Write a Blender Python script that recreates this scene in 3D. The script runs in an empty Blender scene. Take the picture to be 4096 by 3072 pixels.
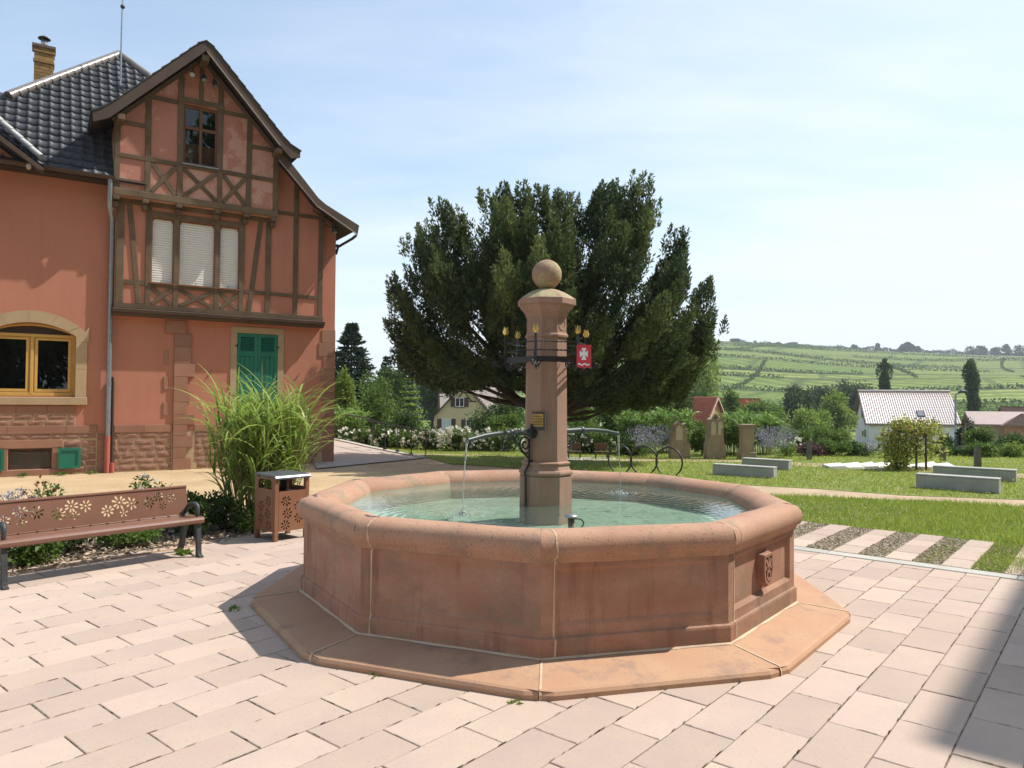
import bpy, bmesh, math, random
import numpy as np
from mathutils import Matrix, Vector
from mathutils.geometry import tessellate_polygon

# ------------------------------------------------------------------ camera, light, sky
scene = bpy.context.scene
COL = scene.collection
PI = math.pi
SUN_AZ, SUN_EL = math.radians(15.0), math.radians(53.5)      # azimuth from +X towards +Y

cam_data = bpy.data.cameras.new('camera')
cam_data.lens = 25.61
cam_data.sensor_width = 36.0
cam_data.clip_start = 0.05
cam_data.clip_end = 6000
cam = bpy.data.objects.new('camera', cam_data)
COL.objects.link(cam)
pitch, roll = 0.0225, 0.0079
fw = Vector((0, math.cos(pitch), math.sin(pitch)))
up0 = Vector((0, -math.sin(pitch), math.cos(pitch)))
rt0 = Vector((1, 0, 0))
rt = rt0 * math.cos(roll) + up0 * math.sin(roll)
up = up0 * math.cos(roll) - rt0 * math.sin(roll)
mw = Matrix((rt, up, -fw)).transposed().to_4x4()
mw.translation = Vector((0, 0, 1.65))
cam.matrix_world = mw
scene.camera = cam

world = bpy.data.worlds.new('World')
scene.world = world
world.use_nodes = True
wn, wl = world.node_tree.nodes, world.node_tree.links
wn.clear()
w_out = wn.new('ShaderNodeOutputWorld')
w_bg = wn.new('ShaderNodeBackground')
w_bg.inputs['Strength'].default_value = 0.15
w_sky = wn.new('ShaderNodeTexSky')
w_sky.sky_type = 'NISHITA'
w_sky.sun_disc = False
w_sky.sun_elevation = SUN_EL
w_sky.sun_rotation = PI / 2 - SUN_AZ
w_sky.altitude = 200
w_sky.air_density = 1.0
w_sky.dust_density = 1.2
w_sky.ozone_density = 1.0
# thin summer cloud: soft noise in the sky direction, thicker towards the horizon
w_geo = wn.new('ShaderNodeNewGeometry')
w_neg = wn.new('ShaderNodeVectorMath'); w_neg.operation = 'SCALE'; w_neg.inputs['Scale'].default_value = -1.0
wl.new(w_geo.outputs['Incoming'], w_neg.inputs[0])
w_sep = wn.new('ShaderNodeSeparateXYZ')
wl.new(w_neg.outputs[0], w_sep.inputs[0])
def wmath(op, a, b=None, clamp=False):
    n = wn.new('ShaderNodeMath'); n.operation = op; n.use_clamp = clamp
    for i, v in enumerate((a, b)):
        if v is None: continue
        if isinstance(v, (int, float)): n.inputs[i].default_value = v
        else: wl.new(v, n.inputs[i])
    return n.outputs[0]
zc = wmath('MAXIMUM', w_sep.outputs['Z'], 0.0)
den = wmath('ADD', zc, 0.13)
cx = wmath('DIVIDE', w_sep.outputs['X'], den)
cy = wmath('DIVIDE', w_sep.outputs['Y'], den)
w_comb = wn.new('ShaderNodeCombineXYZ')
wl.new(cx, w_comb.inputs[0]); wl.new(cy, w_comb.inputs[1])
def wnoise(scale, detail, rough, offs, dist=0.0, sx=1.0, sy=1.0):
    mp = wn.new('ShaderNodeMapping')
    mp.inputs['Location'].default_value = offs
    mp.inputs['Scale'].default_value = (sx, sy, 1)
    mp.inputs['Rotation'].default_value = (0, 0, 0.5)
    wl.new(w_comb.outputs[0], mp.inputs[0])
    n = wn.new('ShaderNodeTexNoise')
    n.inputs['Scale'].default_value = scale
    n.inputs['Detail'].default_value = detail
    n.inputs['Roughness'].default_value = rough
    n.inputs['Distortion'].default_value = dist
    wl.new(mp.outputs[0], n.inputs['Vector'])
    return n.outputs['Fac']
n_big = wnoise(0.55, 4, 0.55, (3.1, 1.7, 0), 0.3, 1.0, 1.5)
n_wisp = wnoise(1.7, 8, 0.62, (0.4, 5.3, 0), 0.5, 0.7, 2.2)
dens = wmath('ADD', wmath('MULTIPLY', n_big, 0.75), wmath('MULTIPLY', n_wisp, 0.42))
hz = wmath('POWER', wmath('SUBTRACT', 1.0, zc, True), 6.0)
sunward = wmath('MULTIPLY', wmath('ADD', wmath('MULTIPLY', w_sep.outputs['X'], math.cos(SUN_AZ)),
                                   wmath('MULTIPLY', w_sep.outputs['Y'], math.sin(SUN_AZ))), 0.20)
dens = wmath('ADD', wmath('ADD', dens, wmath('MULTIPLY', hz, 0.50)), sunward)
w_ramp = wn.new('ShaderNodeMapRange')
w_ramp.interpolation_type = 'SMOOTHSTEP'
w_ramp.inputs['From Min'].default_value = 0.42
w_ramp.inputs['From Max'].default_value = 1.12
w_ramp.inputs['To Min'].default_value = 0.25
w_ramp.inputs['To Max'].default_value = 0.98
wl.new(dens, w_ramp.inputs['Value'])
w_mix = wn.new('ShaderNodeMix'); w_mix.data_type = 'RGBA'
wl.new(w_ramp.outputs[0], w_mix.inputs['Factor'])
w_tint = wn.new('ShaderNodeMix'); w_tint.data_type = 'RGBA'; w_tint.blend_type = 'MULTIPLY'; w_tint.inputs['Factor'].default_value = 1.0
wl.new(w_sky.outputs[0], w_tint.inputs['A']); w_tint.inputs['B'].default_value = (0.90, 1.06, 1.08, 1)
wl.new(w_tint.outputs['Result'], w_mix.inputs['A'])
w_mix.inputs['B'].default_value = (4.95, 5.3, 5.55, 1)
wl.new(w_mix.outputs['Result'], w_bg.inputs['Color'])
wl.new(w_bg.outputs[0], w_out.inputs['Surface'])

sun_data = bpy.data.lights.new('sun', 'SUN')
sun_data.energy = 4.7
sun_data.angle = math.radians(0.55)
sun_data.color = (1.0, 0.955, 0.88)
sun = bpy.data.objects.new('sun', sun_data)
COL.objects.link(sun)
sdir = Vector((math.cos(SUN_EL) * math.cos(SUN_AZ), math.cos(SUN_EL) * math.sin(SUN_AZ), math.sin(SUN_EL)))
sun.rotation_euler = (-sdir).to_track_quat('-Z', 'Y').to_euler()
sun.location = (20, 4, 30)

scene.view_settings.view_transform = 'Standard'
scene.view_settings.look = 'None'
scene.view_settings.exposure = 0.45
scene.view_settings.gamma = 1.0
scene.view_settings.use_curve_mapping = False
scene.render.engine = 'CYCLES'
scene.cycles.max_bounces = 8
scene.cycles.transparent_max_bounces = 12
scene.cycles.caustics_reflective = False
scene.cycles.caustics_refractive = False

# ------------------------------------------------------------------ helpers
rnd = random.Random(7)
nrng = np.random.default_rng(7)

def lin(r, g, b):
    f = lambda c: (c / 255 / 12.92) if c / 255 <= 0.04045 else ((c / 255 + 0.055) / 1.055) ** 2.4
    return (f(r), f(g), f(b))

def mat(name, c1, c2=None, scale=4.0, rough=0.8, bump=0.0, bscale=40.0, metallic=0.0, spec=0.3, rand=0.0,
        c3=None, scale3=1.5, lo3=0.5, hi3=0.62, streak=None, st_amt=0.6, speck=None, stretch=(1, 1, 1), detail=6, lo=0.35, hi=0.65, bdist=0.01):
    """two-tone noise material, optional third tone in patches, optional per-object value shift, optional fine bump"""
    m = bpy.data.materials.new(name)
    m.use_nodes = True
    nt = m.node_tree; N, L = nt.nodes, nt.links
    p = N['Principled BSDF']
    p.inputs['Roughness'].default_value = rough
    p.inputs['Metallic'].default_value = metallic
    p.inputs['Specular IOR Level'].default_value = spec
    tc = N.new('ShaderNodeTexCoord')
    mp = N.new('ShaderNodeMapping'); mp.inputs['Scale'].default_value = stretch
    L.new(tc.outputs['Object'], mp.inputs[0])
    oi = N.new('ShaderNodeObjectInfo')
    vec = mp.outputs[0]
    if rand:
        add = N.new('ShaderNodeVectorMath'); add.operation = 'ADD'
        cmb = N.new('ShaderNodeCombineXYZ')
        mul = N.new('ShaderNodeMath'); mul.operation = 'MULTIPLY'; mul.inputs[1].default_value = 37.0
        L.new(oi.outputs['Random'], mul.inputs[0]); L.new(mul.outputs[0], cmb.inputs[0]); L.new(mul.outputs[0], cmb.inputs[1])
        L.new(vec, add.inputs[0]); L.new(cmb.outputs[0], add.inputs[1]); vec = add.outputs[0]
    col = None
    def noise(s, d=detail, r=0.6):
        n = N.new('ShaderNodeTexNoise'); n.inputs['Scale'].default_value = s; n.inputs['Detail'].default_value = d
        n.inputs['Roughness'].default_value = r
        L.new(vec, n.inputs['Vector']); return n.outputs['Fac']
    def rng_(v, a, b):
        r = N.new('ShaderNodeMapRange'); r.inputs['From Min'].default_value = a; r.inputs['From Max'].default_value = b
        L.new(v, r.inputs['Value']); return r.outputs[0]
    def mix(f, a, b):
        x = N.new('ShaderNodeMix'); x.data_type = 'RGBA'
        L.new(f, x.inputs['Factor'])
        for s, v in (('A', a), ('B', b)):
            if isinstance(v, tuple): x.inputs[s].default_value = (*v, 1)
            else: L.new(v, x.inputs[s])
        return x.outputs['Result']
    if c2 is None: c2 = tuple(v * 0.85 for v in c1)
    col = mix(rng_(noise(scale), lo, hi), c1, c2)
    if c3 is not None:
        col = mix(rng_(noise(scale3, 9, 0.72), lo3, hi3), col, c3)
    if streak is not None:
        m2 = N.new('ShaderNodeMapping'); m2.inputs['Scale'].default_value = (9.0, 9.0, 0.7); L.new(vec, m2.inputs[0])
        n2 = N.new('ShaderNodeTexNoise'); n2.inputs['Scale'].default_value = 1.0; n2.inputs['Detail'].default_value = 7; n2.inputs['Roughness'].default_value = 0.65; L.new(m2.outputs[0], n2.inputs['Vector'])
        r2 = N.new('ShaderNodeMapRange'); r2.inputs['From Min'].default_value = 0.52; r2.inputs['From Max'].default_value = 0.70; r2.inputs['To Max'].default_value = st_amt; L.new(n2.outputs['Fac'], r2.inputs['Value'])
        col = mix(r2.outputs[0], col, streak)
    if speck is not None:
        col = mix(rng_(noise(75, 3, 0.5), 0.60, 0.68), col, speck)
    if rand:
        hs = N.new('ShaderNodeHueSaturation')
        v = N.new('ShaderNodeMapRange'); v.inputs['To Min'].default_value = 1 - rand; v.inputs['To Max'].default_value = 1 + rand
        L.new(oi.outputs['Random'], v.inputs['Value']); L.new(v.outputs[0], hs.inputs['Value'])
        L.new(col, hs.inputs['Color']); col = hs.outputs['Color']
    L.new(col, p.inputs['Base Color'])
    if bump:
        b = N.new('ShaderNodeBump'); b.inputs['Strength'].default_value = bump; b.inputs['Distance'].default_value = bdist
        L.new(noise(bscale, 5), b.inputs['Height']); L.new(b.outputs[0], p.inputs['Normal'])
    return m

def leaf_mat(name, c_dark, c_light, trans=0.35, rough=0.55):
    """leaf: colour between two tones by a per-leaf value, partly translucent"""
    m = bpy.data.materials.new(name); m.use_nodes = True
    nt = m.node_tree; N, L = nt.nodes, nt.links
    p = N['Principled BSDF']; out = N['Material Output']
    p.inputs['Roughness'].default_value = rough
    p.inputs['Specular IOR Level'].default_value = 0.25
    at = N.new('ShaderNodeAttribute'); at.attribute_name = 'tint'
    x = N.new('ShaderNodeMix'); x.data_type = 'RGBA'
    x.inputs['A'].default_value = (*c_dark, 1); x.inputs['B'].default_value = (*c_light, 1)
    L.new(at.outputs['Fac'], x.inputs['Factor'])
    L.new(x.outputs['Result'], p.inputs['Base Color'])
    tr = N.new('ShaderNodeBsdfTranslucent')
    L.new(x.outputs['Result'], tr.inputs['Color'])
    ms = N.new('ShaderNodeMixShader'); ms.inputs[0].default_value = trans
    L.new(p.outputs[0], ms.inputs[1]); L.new(tr.outputs[0], ms.inputs[2]); L.new(ms.outputs[0], out.inputs['Surface'])
    return m

def tag(o, label=None, cat=None, group=None, kind=None):
    if label: o['label'] = label
    if cat: o['category'] = cat
    if group: o['group'] = group
    if kind: o['kind'] = kind
    return o

def thing(name, label, cat, loc=(0, 0, 0), rotz=0.0, group=None):
    o = bpy.data.objects.new(name, None)
    o.empty_display_size = 0.2
    COL.objects.link(o); o.location = loc; o.rotation_euler = (0, 0, rotz)
    return tag(o, label, cat, group)

def link(name, me, parent=None, loc=None, rot=None):
    o = bpy.data.objects.new(name, me); COL.objects.link(o)
    if parent is not None: o.parent = parent
    if loc is not None: o.location = loc
    if rot is not None: o.rotation_euler = rot
    return o

def copy_tree(o, parent=None):
    c = o.copy(); COL.objects.link(c)
    if parent is not None: c.parent = parent
    for ch in list(o.children): copy_tree(ch, c)
    return c

class MB:
    """collects vertices and faces, links them as ONE mesh object"""
    def __init__(self): self.v = []; self.f = []; self.s = []
    def add(self, vs, fs, smooth=False):
        b = len(self.v); self.v += [tuple(p) for p in vs]
        self.f += [tuple(i + b for i in f) for f in fs]; self.s += [smooth] * len(fs); return self
    def box(self, x0, x1, y0, y1, z0, z1, ch=0.0):
        if ch <= 0:
            vs = [(x0, y0, z0), (x1, y0, z0), (x1, y1, z0), (x0, y1, z0), (x0, y0, z1), (x1, y0, z1), (x1, y1, z1), (x0, y1, z1)]
            return self.add(vs, [(3, 2, 1, 0), (4, 5, 6, 7), (0, 1, 5, 4), (1, 2, 6, 5), (2, 3, 7, 6), (3, 0, 4, 7)])
        vs = []
        for X, sx in ((x0, 1), (x1, -1)):
            for Y, sy in ((y0, 1), (y1, -1)):
                for Z, sz in ((z0, 1), (z1, -1)):
                    vs += [(X + sx * ch, Y + sy * ch, Z), (X + sx * ch, Y, Z + sz * ch), (X, Y + sy * ch, Z + sz * ch)]
        bm = bmesh.new()
        for p in vs: bm.verts.new(p)
        r = bmesh.ops.convex_hull(bm, input=bm.verts)
        bm.verts.index_update()
        V = [tuple(p.co) for p in bm.verts]; Fs = [tuple(q.index for q in f.verts) for f in bm.faces]
        bm.free()
        return self.add(V, Fs)
    def prism(self, poly, y0, y1, holes=(), axes='xz'):
        """2D outline (x,z) with holes, extruded along y from y0 to y1; axes 'xy' extrudes along z"""
        loops = [list(poly)] + [list(h) for h in holes]
        flat = [p for l in loops for p in l]
        tris = tessellate_polygon([[Vector((p[0], p[1], 0)) for p in l] for l in loops])
        n = len(flat)
        if axes == 'xz': mk = lambda p, h: (p[0], h, p[1])
        elif axes == 'xy': mk = lambda p, h: (p[0], p[1], h)
        else: mk = lambda p, h: (h, p[0], p[1])
        vs = [mk(p, y0) for p in flat] + [mk(p, y1) for p in flat]
        fs = []
        for a, b, c in tris:
            fs.append((a, b, c)); fs.append((c + n, b + n, a + n))
        k = 0
        for l in loops:
            m = len(l)
            for i in range(m):
                j = (i + 1) % m
                fs.append((k + i, k + j, k + j + n, k + i + n))
            k += m
        self.add(vs, fs); return self
    def tube(self, pts, r, n=8, cap=True, smooth=True, flat=1.0):
        pts = [Vector(p) for p in pts]
        rs = r if isinstance(r, (list, tuple)) else [r] * len(pts)
        vs, fs = [], []
        ref = None
        for i, p in enumerate(pts):
            d = (pts[min(i + 1, len(pts) - 1)] - pts[max(i - 1, 0)])
            if d.length < 1e-9: d = Vector((0, 0, 1))
            d.normalize()
            if ref is None:
                ref = d.orthogonal().normalized()
            ref = (ref - d * ref.dot(d))
            if ref.length < 1e-6: ref = d.orthogonal()
            ref.normalize()
            q = d.cross(ref)
            for k in range(n):
                a = 2 * PI * k / n
                vs.append(p + (ref * math.cos(a) + q * math.sin(a) * flat) * rs[i])
        for i in range(len(pts) - 1):
            for k in range(n):
                fs.append((i * n + k, i * n + (k + 1) % n, (i + 1) * n + (k + 1) % n, (i + 1) * n + k))
        self.add(vs, fs, smooth)
        if cap:
            b = len(vs)
            self.add([vs[k] for k in range(n)], [tuple(reversed(range(n)))])
            self.add([vs[b - n + k] for k in range(n)], [tuple(range(n))])
        return self
    def lathe(self, prof, n=24, c=(0, 0, 0), a0=0.0, smooth=True, cap=True):
        """profile of (radius, z) turned about the z axis"""
        vs, fs = [], []
        for r, z in prof:
            for k in range(n):
                a = a0 + 2 * PI * k / n
                vs.append((c[0] + r * math.cos(a), c[1] + r * math.sin(a), c[2] + z))
        m = len(prof)
        for i in range(m - 1):
            for k in range(n):
                fs.append((i * n + k, i * n + (k + 1) % n, (i + 1) * n + (k + 1) % n, (i + 1) * n + k))
        if cap:
            fs.append(tuple(reversed(range(n)))); fs.append(tuple((m - 1) * n + k for k in range(n)))
        return self.add(vs, fs, smooth)
    def ball(self, c, r, n=16, m=10, sx=1, sy=1, sz=1, jit=0.0):
        vs, fs = [], []
        for i in range(m + 1):
            t = PI * i / m
            for k in range(n):
                a = 2 * PI * k / n
                q = r * (1 + jit * rnd.uniform(-1, 1))
                vs.append((c[0] + q * sx * math.sin(t) * math.cos(a), c[1] + q * sy * math.sin(t) * math.sin(a), c[2] - q * sz * math.cos(t)))
        for i in range(m):
            for k in range(n):
                fs.append((i * n + k, i * n + (k + 1) % n, (i + 1) * n + (k + 1) % n, (i + 1) * n + k))
        return self.add(vs, fs, True)
    def mesh(self, name, material):
        me = bpy.data.meshes.new(name)
        me.from_pydata(self.v, [], self.f)
        if any(self.s): me.polygons.foreach_set('use_smooth', self.s)
        if isinstance(material, (list, tuple)):
            for m in material: me.materials.append(m)
        elif material is not None: me.materials.append(material)
        me.update()
        return me
    def build(self, name, material, parent=None, loc=None, rot=None):
        return link(name, self.mesh(name, material), parent, loc, rot)

def fix_normals(o):
    bm = bmesh.new(); bm.from_mesh(o.data); bmesh.ops.recalc_face_normals(bm, faces=bm.faces); bm.to_mesh(o.data); bm.free(); return o

def quads_mesh(name, V, material, tint=None, smooth=False, k=4):
    """V: (N,k,3) array, one face per row"""
    n = len(V)
    me = bpy.data.meshes.new(name)
    me.vertices.add(n * k); me.vertices.foreach_set('co', np.ascontiguousarray(V, dtype=np.float32).ravel())
    me.loops.add(n * k); me.loops.foreach_set('vertex_index', np.arange(n * k, dtype=np.int32))
    me.polygons.add(n)
    me.polygons.foreach_set('loop_start', np.arange(0, n * k, k, dtype=np.int32))
    if tint is not None:
        a = me.attributes.new('tint', 'FLOAT', 'POINT')
        a.data.foreach_set('value', np.repeat(np.clip(tint, 0, 1).astype(np.float32), k))
    me.materials.append(material)
    me.update(calc_edges=True)
    return me

def norm(a): return a / np.maximum(np.linalg.norm(a, axis=-1, keepdims=True), 1e-9)

def leaf_quads(P, D, Lh, W, droop=0.0, rng=nrng):
    """diamond leaves: base P, direction D, length Lh, width W"""
    P = np.asarray(P); D = norm(np.asarray(D)); n = len(P)
    s = norm(np.cross(D, rng.normal(size=(n, 3))))
    Lh = np.broadcast_to(Lh, n)[:, None]; W = np.broadcast_to(W, n)[:, None]
    m = P + D * Lh * 0.45
    tip = P + D * Lh; tip[:, 2] -= (droop * Lh[:, 0])
    return np.stack([P, m + s * W / 2, tip, m - s * W / 2], 1)

def sphere_dirs(n, rng=nrng): return norm(rng.normal(size=(n, 3)))

# ------------------------------------------------------------------ materials of the setting
m_ground = mat('ground_grass', lin(86, 98, 48), lin(110, 112, 60), 0.3, 0.95)
m_gravel = mat('sand_gravel', (0.50, 0.365, 0.215), (0.41, 0.29, 0.165), 0.9, 0.95, 0.6, 160, c3=(0.33, 0.25, 0.155), scale3=0.5, lo3=0.55, hi3=0.75)
m_path = mat('sandy_path', (0.47, 0.36, 0.24), (0.38, 0.28, 0.18), 1.5, 0.95, 0.6, 120, c3=(0.20, 0.22, 0.08), scale3=2.2, lo3=0.58, hi3=0.72)
m_lawn = mat('lawn_soil', (0.15, 0.20, 0.035), (0.20, 0.21, 0.055), 1.2, 0.95, 0.6, 60, c3=(0.26, 0.21, 0.10), scale3=0.9, lo3=0.55, hi3=0.72)
m_joint = mat('joint_sand', (0.13, 0.105, 0.075), (0.20, 0.16, 0.115), 6, 0.95, 0.5, 90)
m_strip = mat('gravel_strip', (0.33, 0.265, 0.185), (0.22, 0.175, 0.115), 30, 0.95, 0.9, 120, c3=(0.15, 0.15, 0.05), scale3=3.0, lo3=0.5, hi3=0.66)
m_soil = mat('bed_soil', (0.16, 0.115, 0.08), (0.10, 0.07, 0.05), 9, 0.95, 0.8, 60)
m_paver = mat('pink_paver', (0.44, 0.325, 0.268), (0.465, 0.365, 0.285), 1.1, 0.85, 0.35, 260, rand=0.11,
              c3=(0.385, 0.305, 0.265), scale3=1.3, lo3=0.46, hi3=0.74, speck=(0.36, 0.28, 0.23), stretch=(1, 1, 1), bdist=0.004)
m_kerb = mat('pale_kerb', (0.44, 0.42, 0.375), (0.38, 0.36, 0.32), 5, 0.85, 0.3, 150, rand=0.05)

# ------------------------------------------------------------------ terrain
def sstep(a, b, x):
    t = np.clip((x - a) / (b - a), 0, 1); return t * t * (3 - 2 * t)

def ground_h(x, y):
    r = np.hypot(x, np.maximum(y, 0) * 1.0)
    return -0.06 - 1.9 * sstep(24, 62, r) - 2.2 * sstep(60, 130, r)

def hill_h(x, y):
    u = x / np.maximum(y, 1)
    Hr = np.interp(u, [-0.6, -0.25, 0.0, 0.15, 0.27, 0.34, 0.42, 0.55, 0.70, 1.0], [8, 14, 45, 68, 77, 74, 69, 65, 60, 50])
    t = np.clip((y - 118) / (900 - 118), 0, 1)
    prof = 0.72 * t + 0.28 * (t * t * (3 - 2 * t))
    wob = 2.2 * np.sin(x / 61 + y / 83) + 1.6 * np.sin(x / 37 - y / 51 + 1.0)
    return -4.6 + (Hr + 4.6) * prof + wob * np.minimum(1, t * 5) * (1 - 0.6 * t)

def grid_sheet(name, xs, ys, hf, material):
    X, Y = np.meshgrid(xs, ys)
    Z = hf(X, Y)
    nx, ny = len(xs), len(ys)
    co = np.stack([X, Y, Z], -1).reshape(-1, 3)
    i = np.arange(nx * ny).reshape(ny, nx)
    q = np.stack([i[:-1, :-1], i[:-1, 1:], i[1:, 1:], i[1:, :-1]], -1).reshape(-1, 4)
    me = bpy.data.meshes.new(name)
    me.vertices.add(len(co)); me.vertices.foreach_set('co', co.astype(np.float32).ravel())
    me.loops.add(len(q) * 4); me.loops.foreach_set('vertex_index', q.astype(np.int32).ravel())
    me.polygons.add(len(q)); me.polygons.foreach_set('loop_start', np.arange(0, len(q) * 4, 4, dtype=np.int32))
    me.polygons.foreach_set('use_smooth', np.ones(len(q), dtype=bool))
    me.materials.append(material); me.update(calc_edges=True)
    return link(name, me)

xs = np.concatenate([np.linspace(-700, -70, 22), np.linspace(-60, 120, 61), np.linspace(130, 900, 24)])
ys = np.concatenate([np.linspace(-300, -30, 10), np.linspace(-20, 135, 63)])
tag(grid_sheet('ground', xs, ys, ground_h, m_ground), kind='structure')

# vineyard hillside: fields with rows running different ways, field by field
m_hill = bpy.data.materials.new('vineyard'); m_hill.use_nodes = True
N, L = m_hill.node_tree.nodes, m_hill.node_tree.links
pb = N['Principled BSDF']; pb.inputs['Roughness'].default_value = 0.9; pb.inputs['Specular IOR Level'].default_value = 0.1
def nd(t, **kw):
    n = N.new(t)
    for k, v in kw.items(): setattr(n, k, v)
    return n
a_rows = nd('ShaderNodeAttribute', attribute_name='rows'); a_tone = nd('ShaderNodeAttribute', attribute_name='tone'); a_trk = nd('ShaderNodeAttribute', attribute_name='track')
sn = nd('ShaderNodeMath', operation='SINE'); L.new(a_rows.outputs['Fac'], sn.inputs[0])
mr = nd('ShaderNodeMapRange'); mr.inputs['From Min'].default_value = -0.6; mr.inputs['From Max'].default_value = 0.75
L.new(sn.outputs[0], mr.inputs['Value'])
tc = nd('ShaderNodeTexCoord'); nz = nd('ShaderNodeTexNoise'); nz.inputs['Scale'].default_value = 0.12; nz.inputs['Detail'].default_value = 8
L.new(tc.outputs['Object'], nz.inputs['Vector'])
nz2 = nd('ShaderNodeTexNoise'); nz2.inputs['Scale'].default_value = 0.22; nz2.inputs['Detail'].default_value = 9; nz2.inputs['Roughness'].default_value = 0.75
L.new(tc.outputs['Object'], nz2.inputs['Vector'])
mx0 = nd('ShaderNodeMix', data_type='RGBA'); mx0.inputs['A'].default_value = (0.155, 0.215, 0.040, 1); mx0.inputs['B'].default_value = (0.33, 0.345, 0.088, 1)
L.new(a_tone.outputs['Fac'], mx0.inputs['Factor'])
mx1 = nd('ShaderNodeMix', data_type='RGBA'); mx1.inputs['B'].default_value = (0.075, 0.125, 0.026, 1)
nr = nd('ShaderNodeMapRange'); nr.inputs['From Min'].default_value = 0.62; nr.inputs['From Max'].default_value = 0.36; nr.inputs['To Max'].default_value = 0.95
L.new(nz2.outputs['Fac'], nr.inputs['Value'])
L.new(nr.outputs[0], mx1.inputs['Factor']); L.new(mx0.outputs['Result'], mx1.inputs['A'])
mx2 = nd('ShaderNodeMix', data_type='RGBA'); mx2.inputs['B'].default_value = (0.055, 0.085, 0.022, 1)
ivt = nd('ShaderNodeMath', operation='MULTIPLY'); ivt.inputs[1].default_value = 0.62
iv2 = nd('ShaderNodeMath', operation='SUBTRACT'); iv2.inputs[0].default_value = 1.0
L.new(mr.outputs[0], iv2.inputs[1]); L.new(iv2.outputs[0], ivt.inputs[0])
L.new(ivt.outputs[0], mx2.inputs['Factor']); L.new(mx1.outputs['Result'], mx2.inputs['A'])
mx3 = nd('ShaderNodeMix', data_type='RGBA'); mx3.inputs['B'].default_value = (0.04, 0.062, 0.022, 1)
L.new(a_trk.outputs['Fac'], mx3.inputs['Factor']); L.new(mx2.outputs['Result'], mx3.inputs['A'])
L.new(mx3.outputs['Result'], pb.inputs['Base Color'])

hx = np.concatenate([np.linspace(-900, -160, 38), np.linspace(-140, 760, 451), np.linspace(780, 1400, 32)])
hy = np.concatenate([np.linspace(118, 620, 252), np.linspace(623, 960, 113), np.linspace(980, 1800, 20)])
hill = grid_sheet('hillside', hx, hy, hill_h, m_hill)
tag(hill, kind='structure')
HX, HY = np.meshgrid(hx, hy)
# field cells: skewed bands across the slope, each cut into plots
bw = HY + 0.20 * HX + 16 * np.sin(HX / 110) + 10 * np.sin(HX / 43)
edges = np.array([0, 150, 190, 236, 262, 318, 372, 402, 470, 545, 575, 660, 742, 800, 900, 1000, 1150, 1400, 2400])
band = np.digitize(bw, edges)
near_b = np.min(np.abs(bw[..., None] - edges[None, None, :]), -1)
cut = HX - 0.55 * HY + 9 * np.sin(HY / 60) + band * 37.0
wd = 60 + 45 * ((band * 7) % 5) / 4
plot = np.floor(cut / wd)
near_c = np.minimum(cut / wd - plot, 1 - (cut / wd - plot)) * wd
fid = (band * 131 + plot * 17).astype(int)
hsh = (np.sin(fid * 12.9898) * 43758.5453) % 1.0
hsh2 = (np.sin(fid * 78.233) * 12543.123) % 1.0
ang = np.where(hsh > 0.45, 0.35 + 0.5 * hsh2, 1.25 + 0.35 * hsh2)
rows = (HX * np.cos(ang) + HY * np.sin(ang)) * 2 * PI / 12.0
thick = 3.4 + HY / 130
track = np.clip(1.25 - near_b / thick, 0, 1) * np.where(((band * 5) % 3) > 0, 1, 0.35)
track = np.maximum(track, 0.8 * np.clip(1.1 - near_c / (thick * 0.7), 0, 1) * (hsh > 0.3))
for nm, arr in (('rows', rows), ('tone', 0.15 + 0.8 * hsh2), ('track', track)):
    at = hill.data.attributes.new(nm, 'FLOAT', 'POINT'); at.data.foreach_set('value', arr.astype(np.float32).ravel())

# ------------------------------------------------------------------ ground sheets
def sheet(name, poly, z, material, t=0.0):
    mb = MB()
    tris = tessellate_polygon([[Vector((p[0], p[1], 0)) for p in poly]])
    mb.add([(p[0], p[1], z) for p in poly], [tuple(t) for t in tris])
    o = mb.build(name, material)
    bm = bmesh.new(); bm.from_mesh(o.data)
    for f in bm.faces:
        if f.normal.z < 0: f.normal_flip()
    bm.to_mesh(o.data); bm.free()
    return tag(o, kind='structure')

TH = 0.8719
TD = np.array([math.cos(TH), math.sin(TH)]); ND = np.array([-math.sin(TH), math.cos(TH)])
def tn(t, n): p = TD * t + ND * n; return (float(p[0]), float(p[1]))
ROW = 0.27704; N0 = 4.2408
def row_n(k): return N0 - ROW * k

sheet('gravel_yard', [(-26, -2), (0, -6), tn(10.5, -6.0), tn(10.5, 5.0), (2.4, 12.8), (4.8, 12.95), (4.9, 14.7), (1.8, 17.2), (-0.5, 18.6), (-1.5, 19.0), (-2.5, 21.1), (-3.2, 23.0), (-9, 27), (-26, 12)], -0.024, m_gravel)
lawn_far = [(-2.5, 21.1), (-1.62, 19.0), (-0.7, 18.5), (1.5, 17.0), (2.6, 15.7), (4.86, 14.62), (5.94, 14.12), (7.08, 13.25), (8.93, 12.75), (14, 11.6), (30, 8), (40, 26), (10, 24.5), (-1, 24.5), (-8, 29), (-6.5, 25.0), (-3.1, 22.2)]
lawn_near = [(2.2, 11.9), tn(10.43, 3.95), tn(10.43, 3.0), tn(10.43, 0.0), tn(10.43, -6), (24, 3), (30, 7), (14, 10.6), (8.34, 11.88), (7.24, 12.42), (5.71, 12.87), (4.64, 13.03), (3.0, 12.95)]
sheet('lawn', lawn_far, -0.012, m_lawn)
sheet('lawn', lawn_near, -0.012, m_lawn)
sheet('garden_path', [(3.0, 12.95), (4.64, 13.03), (5.71, 12.87), (7.24, 12.42), (8.34, 11.88), (14, 10.6), (30, 7), (30, 8), (14, 11.6), (8.93, 12.75), (7.08, 13.25), (5.94, 14.12), (4.86, 14.62), (3.2, 15.4)], -0.018, m_path)
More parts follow.
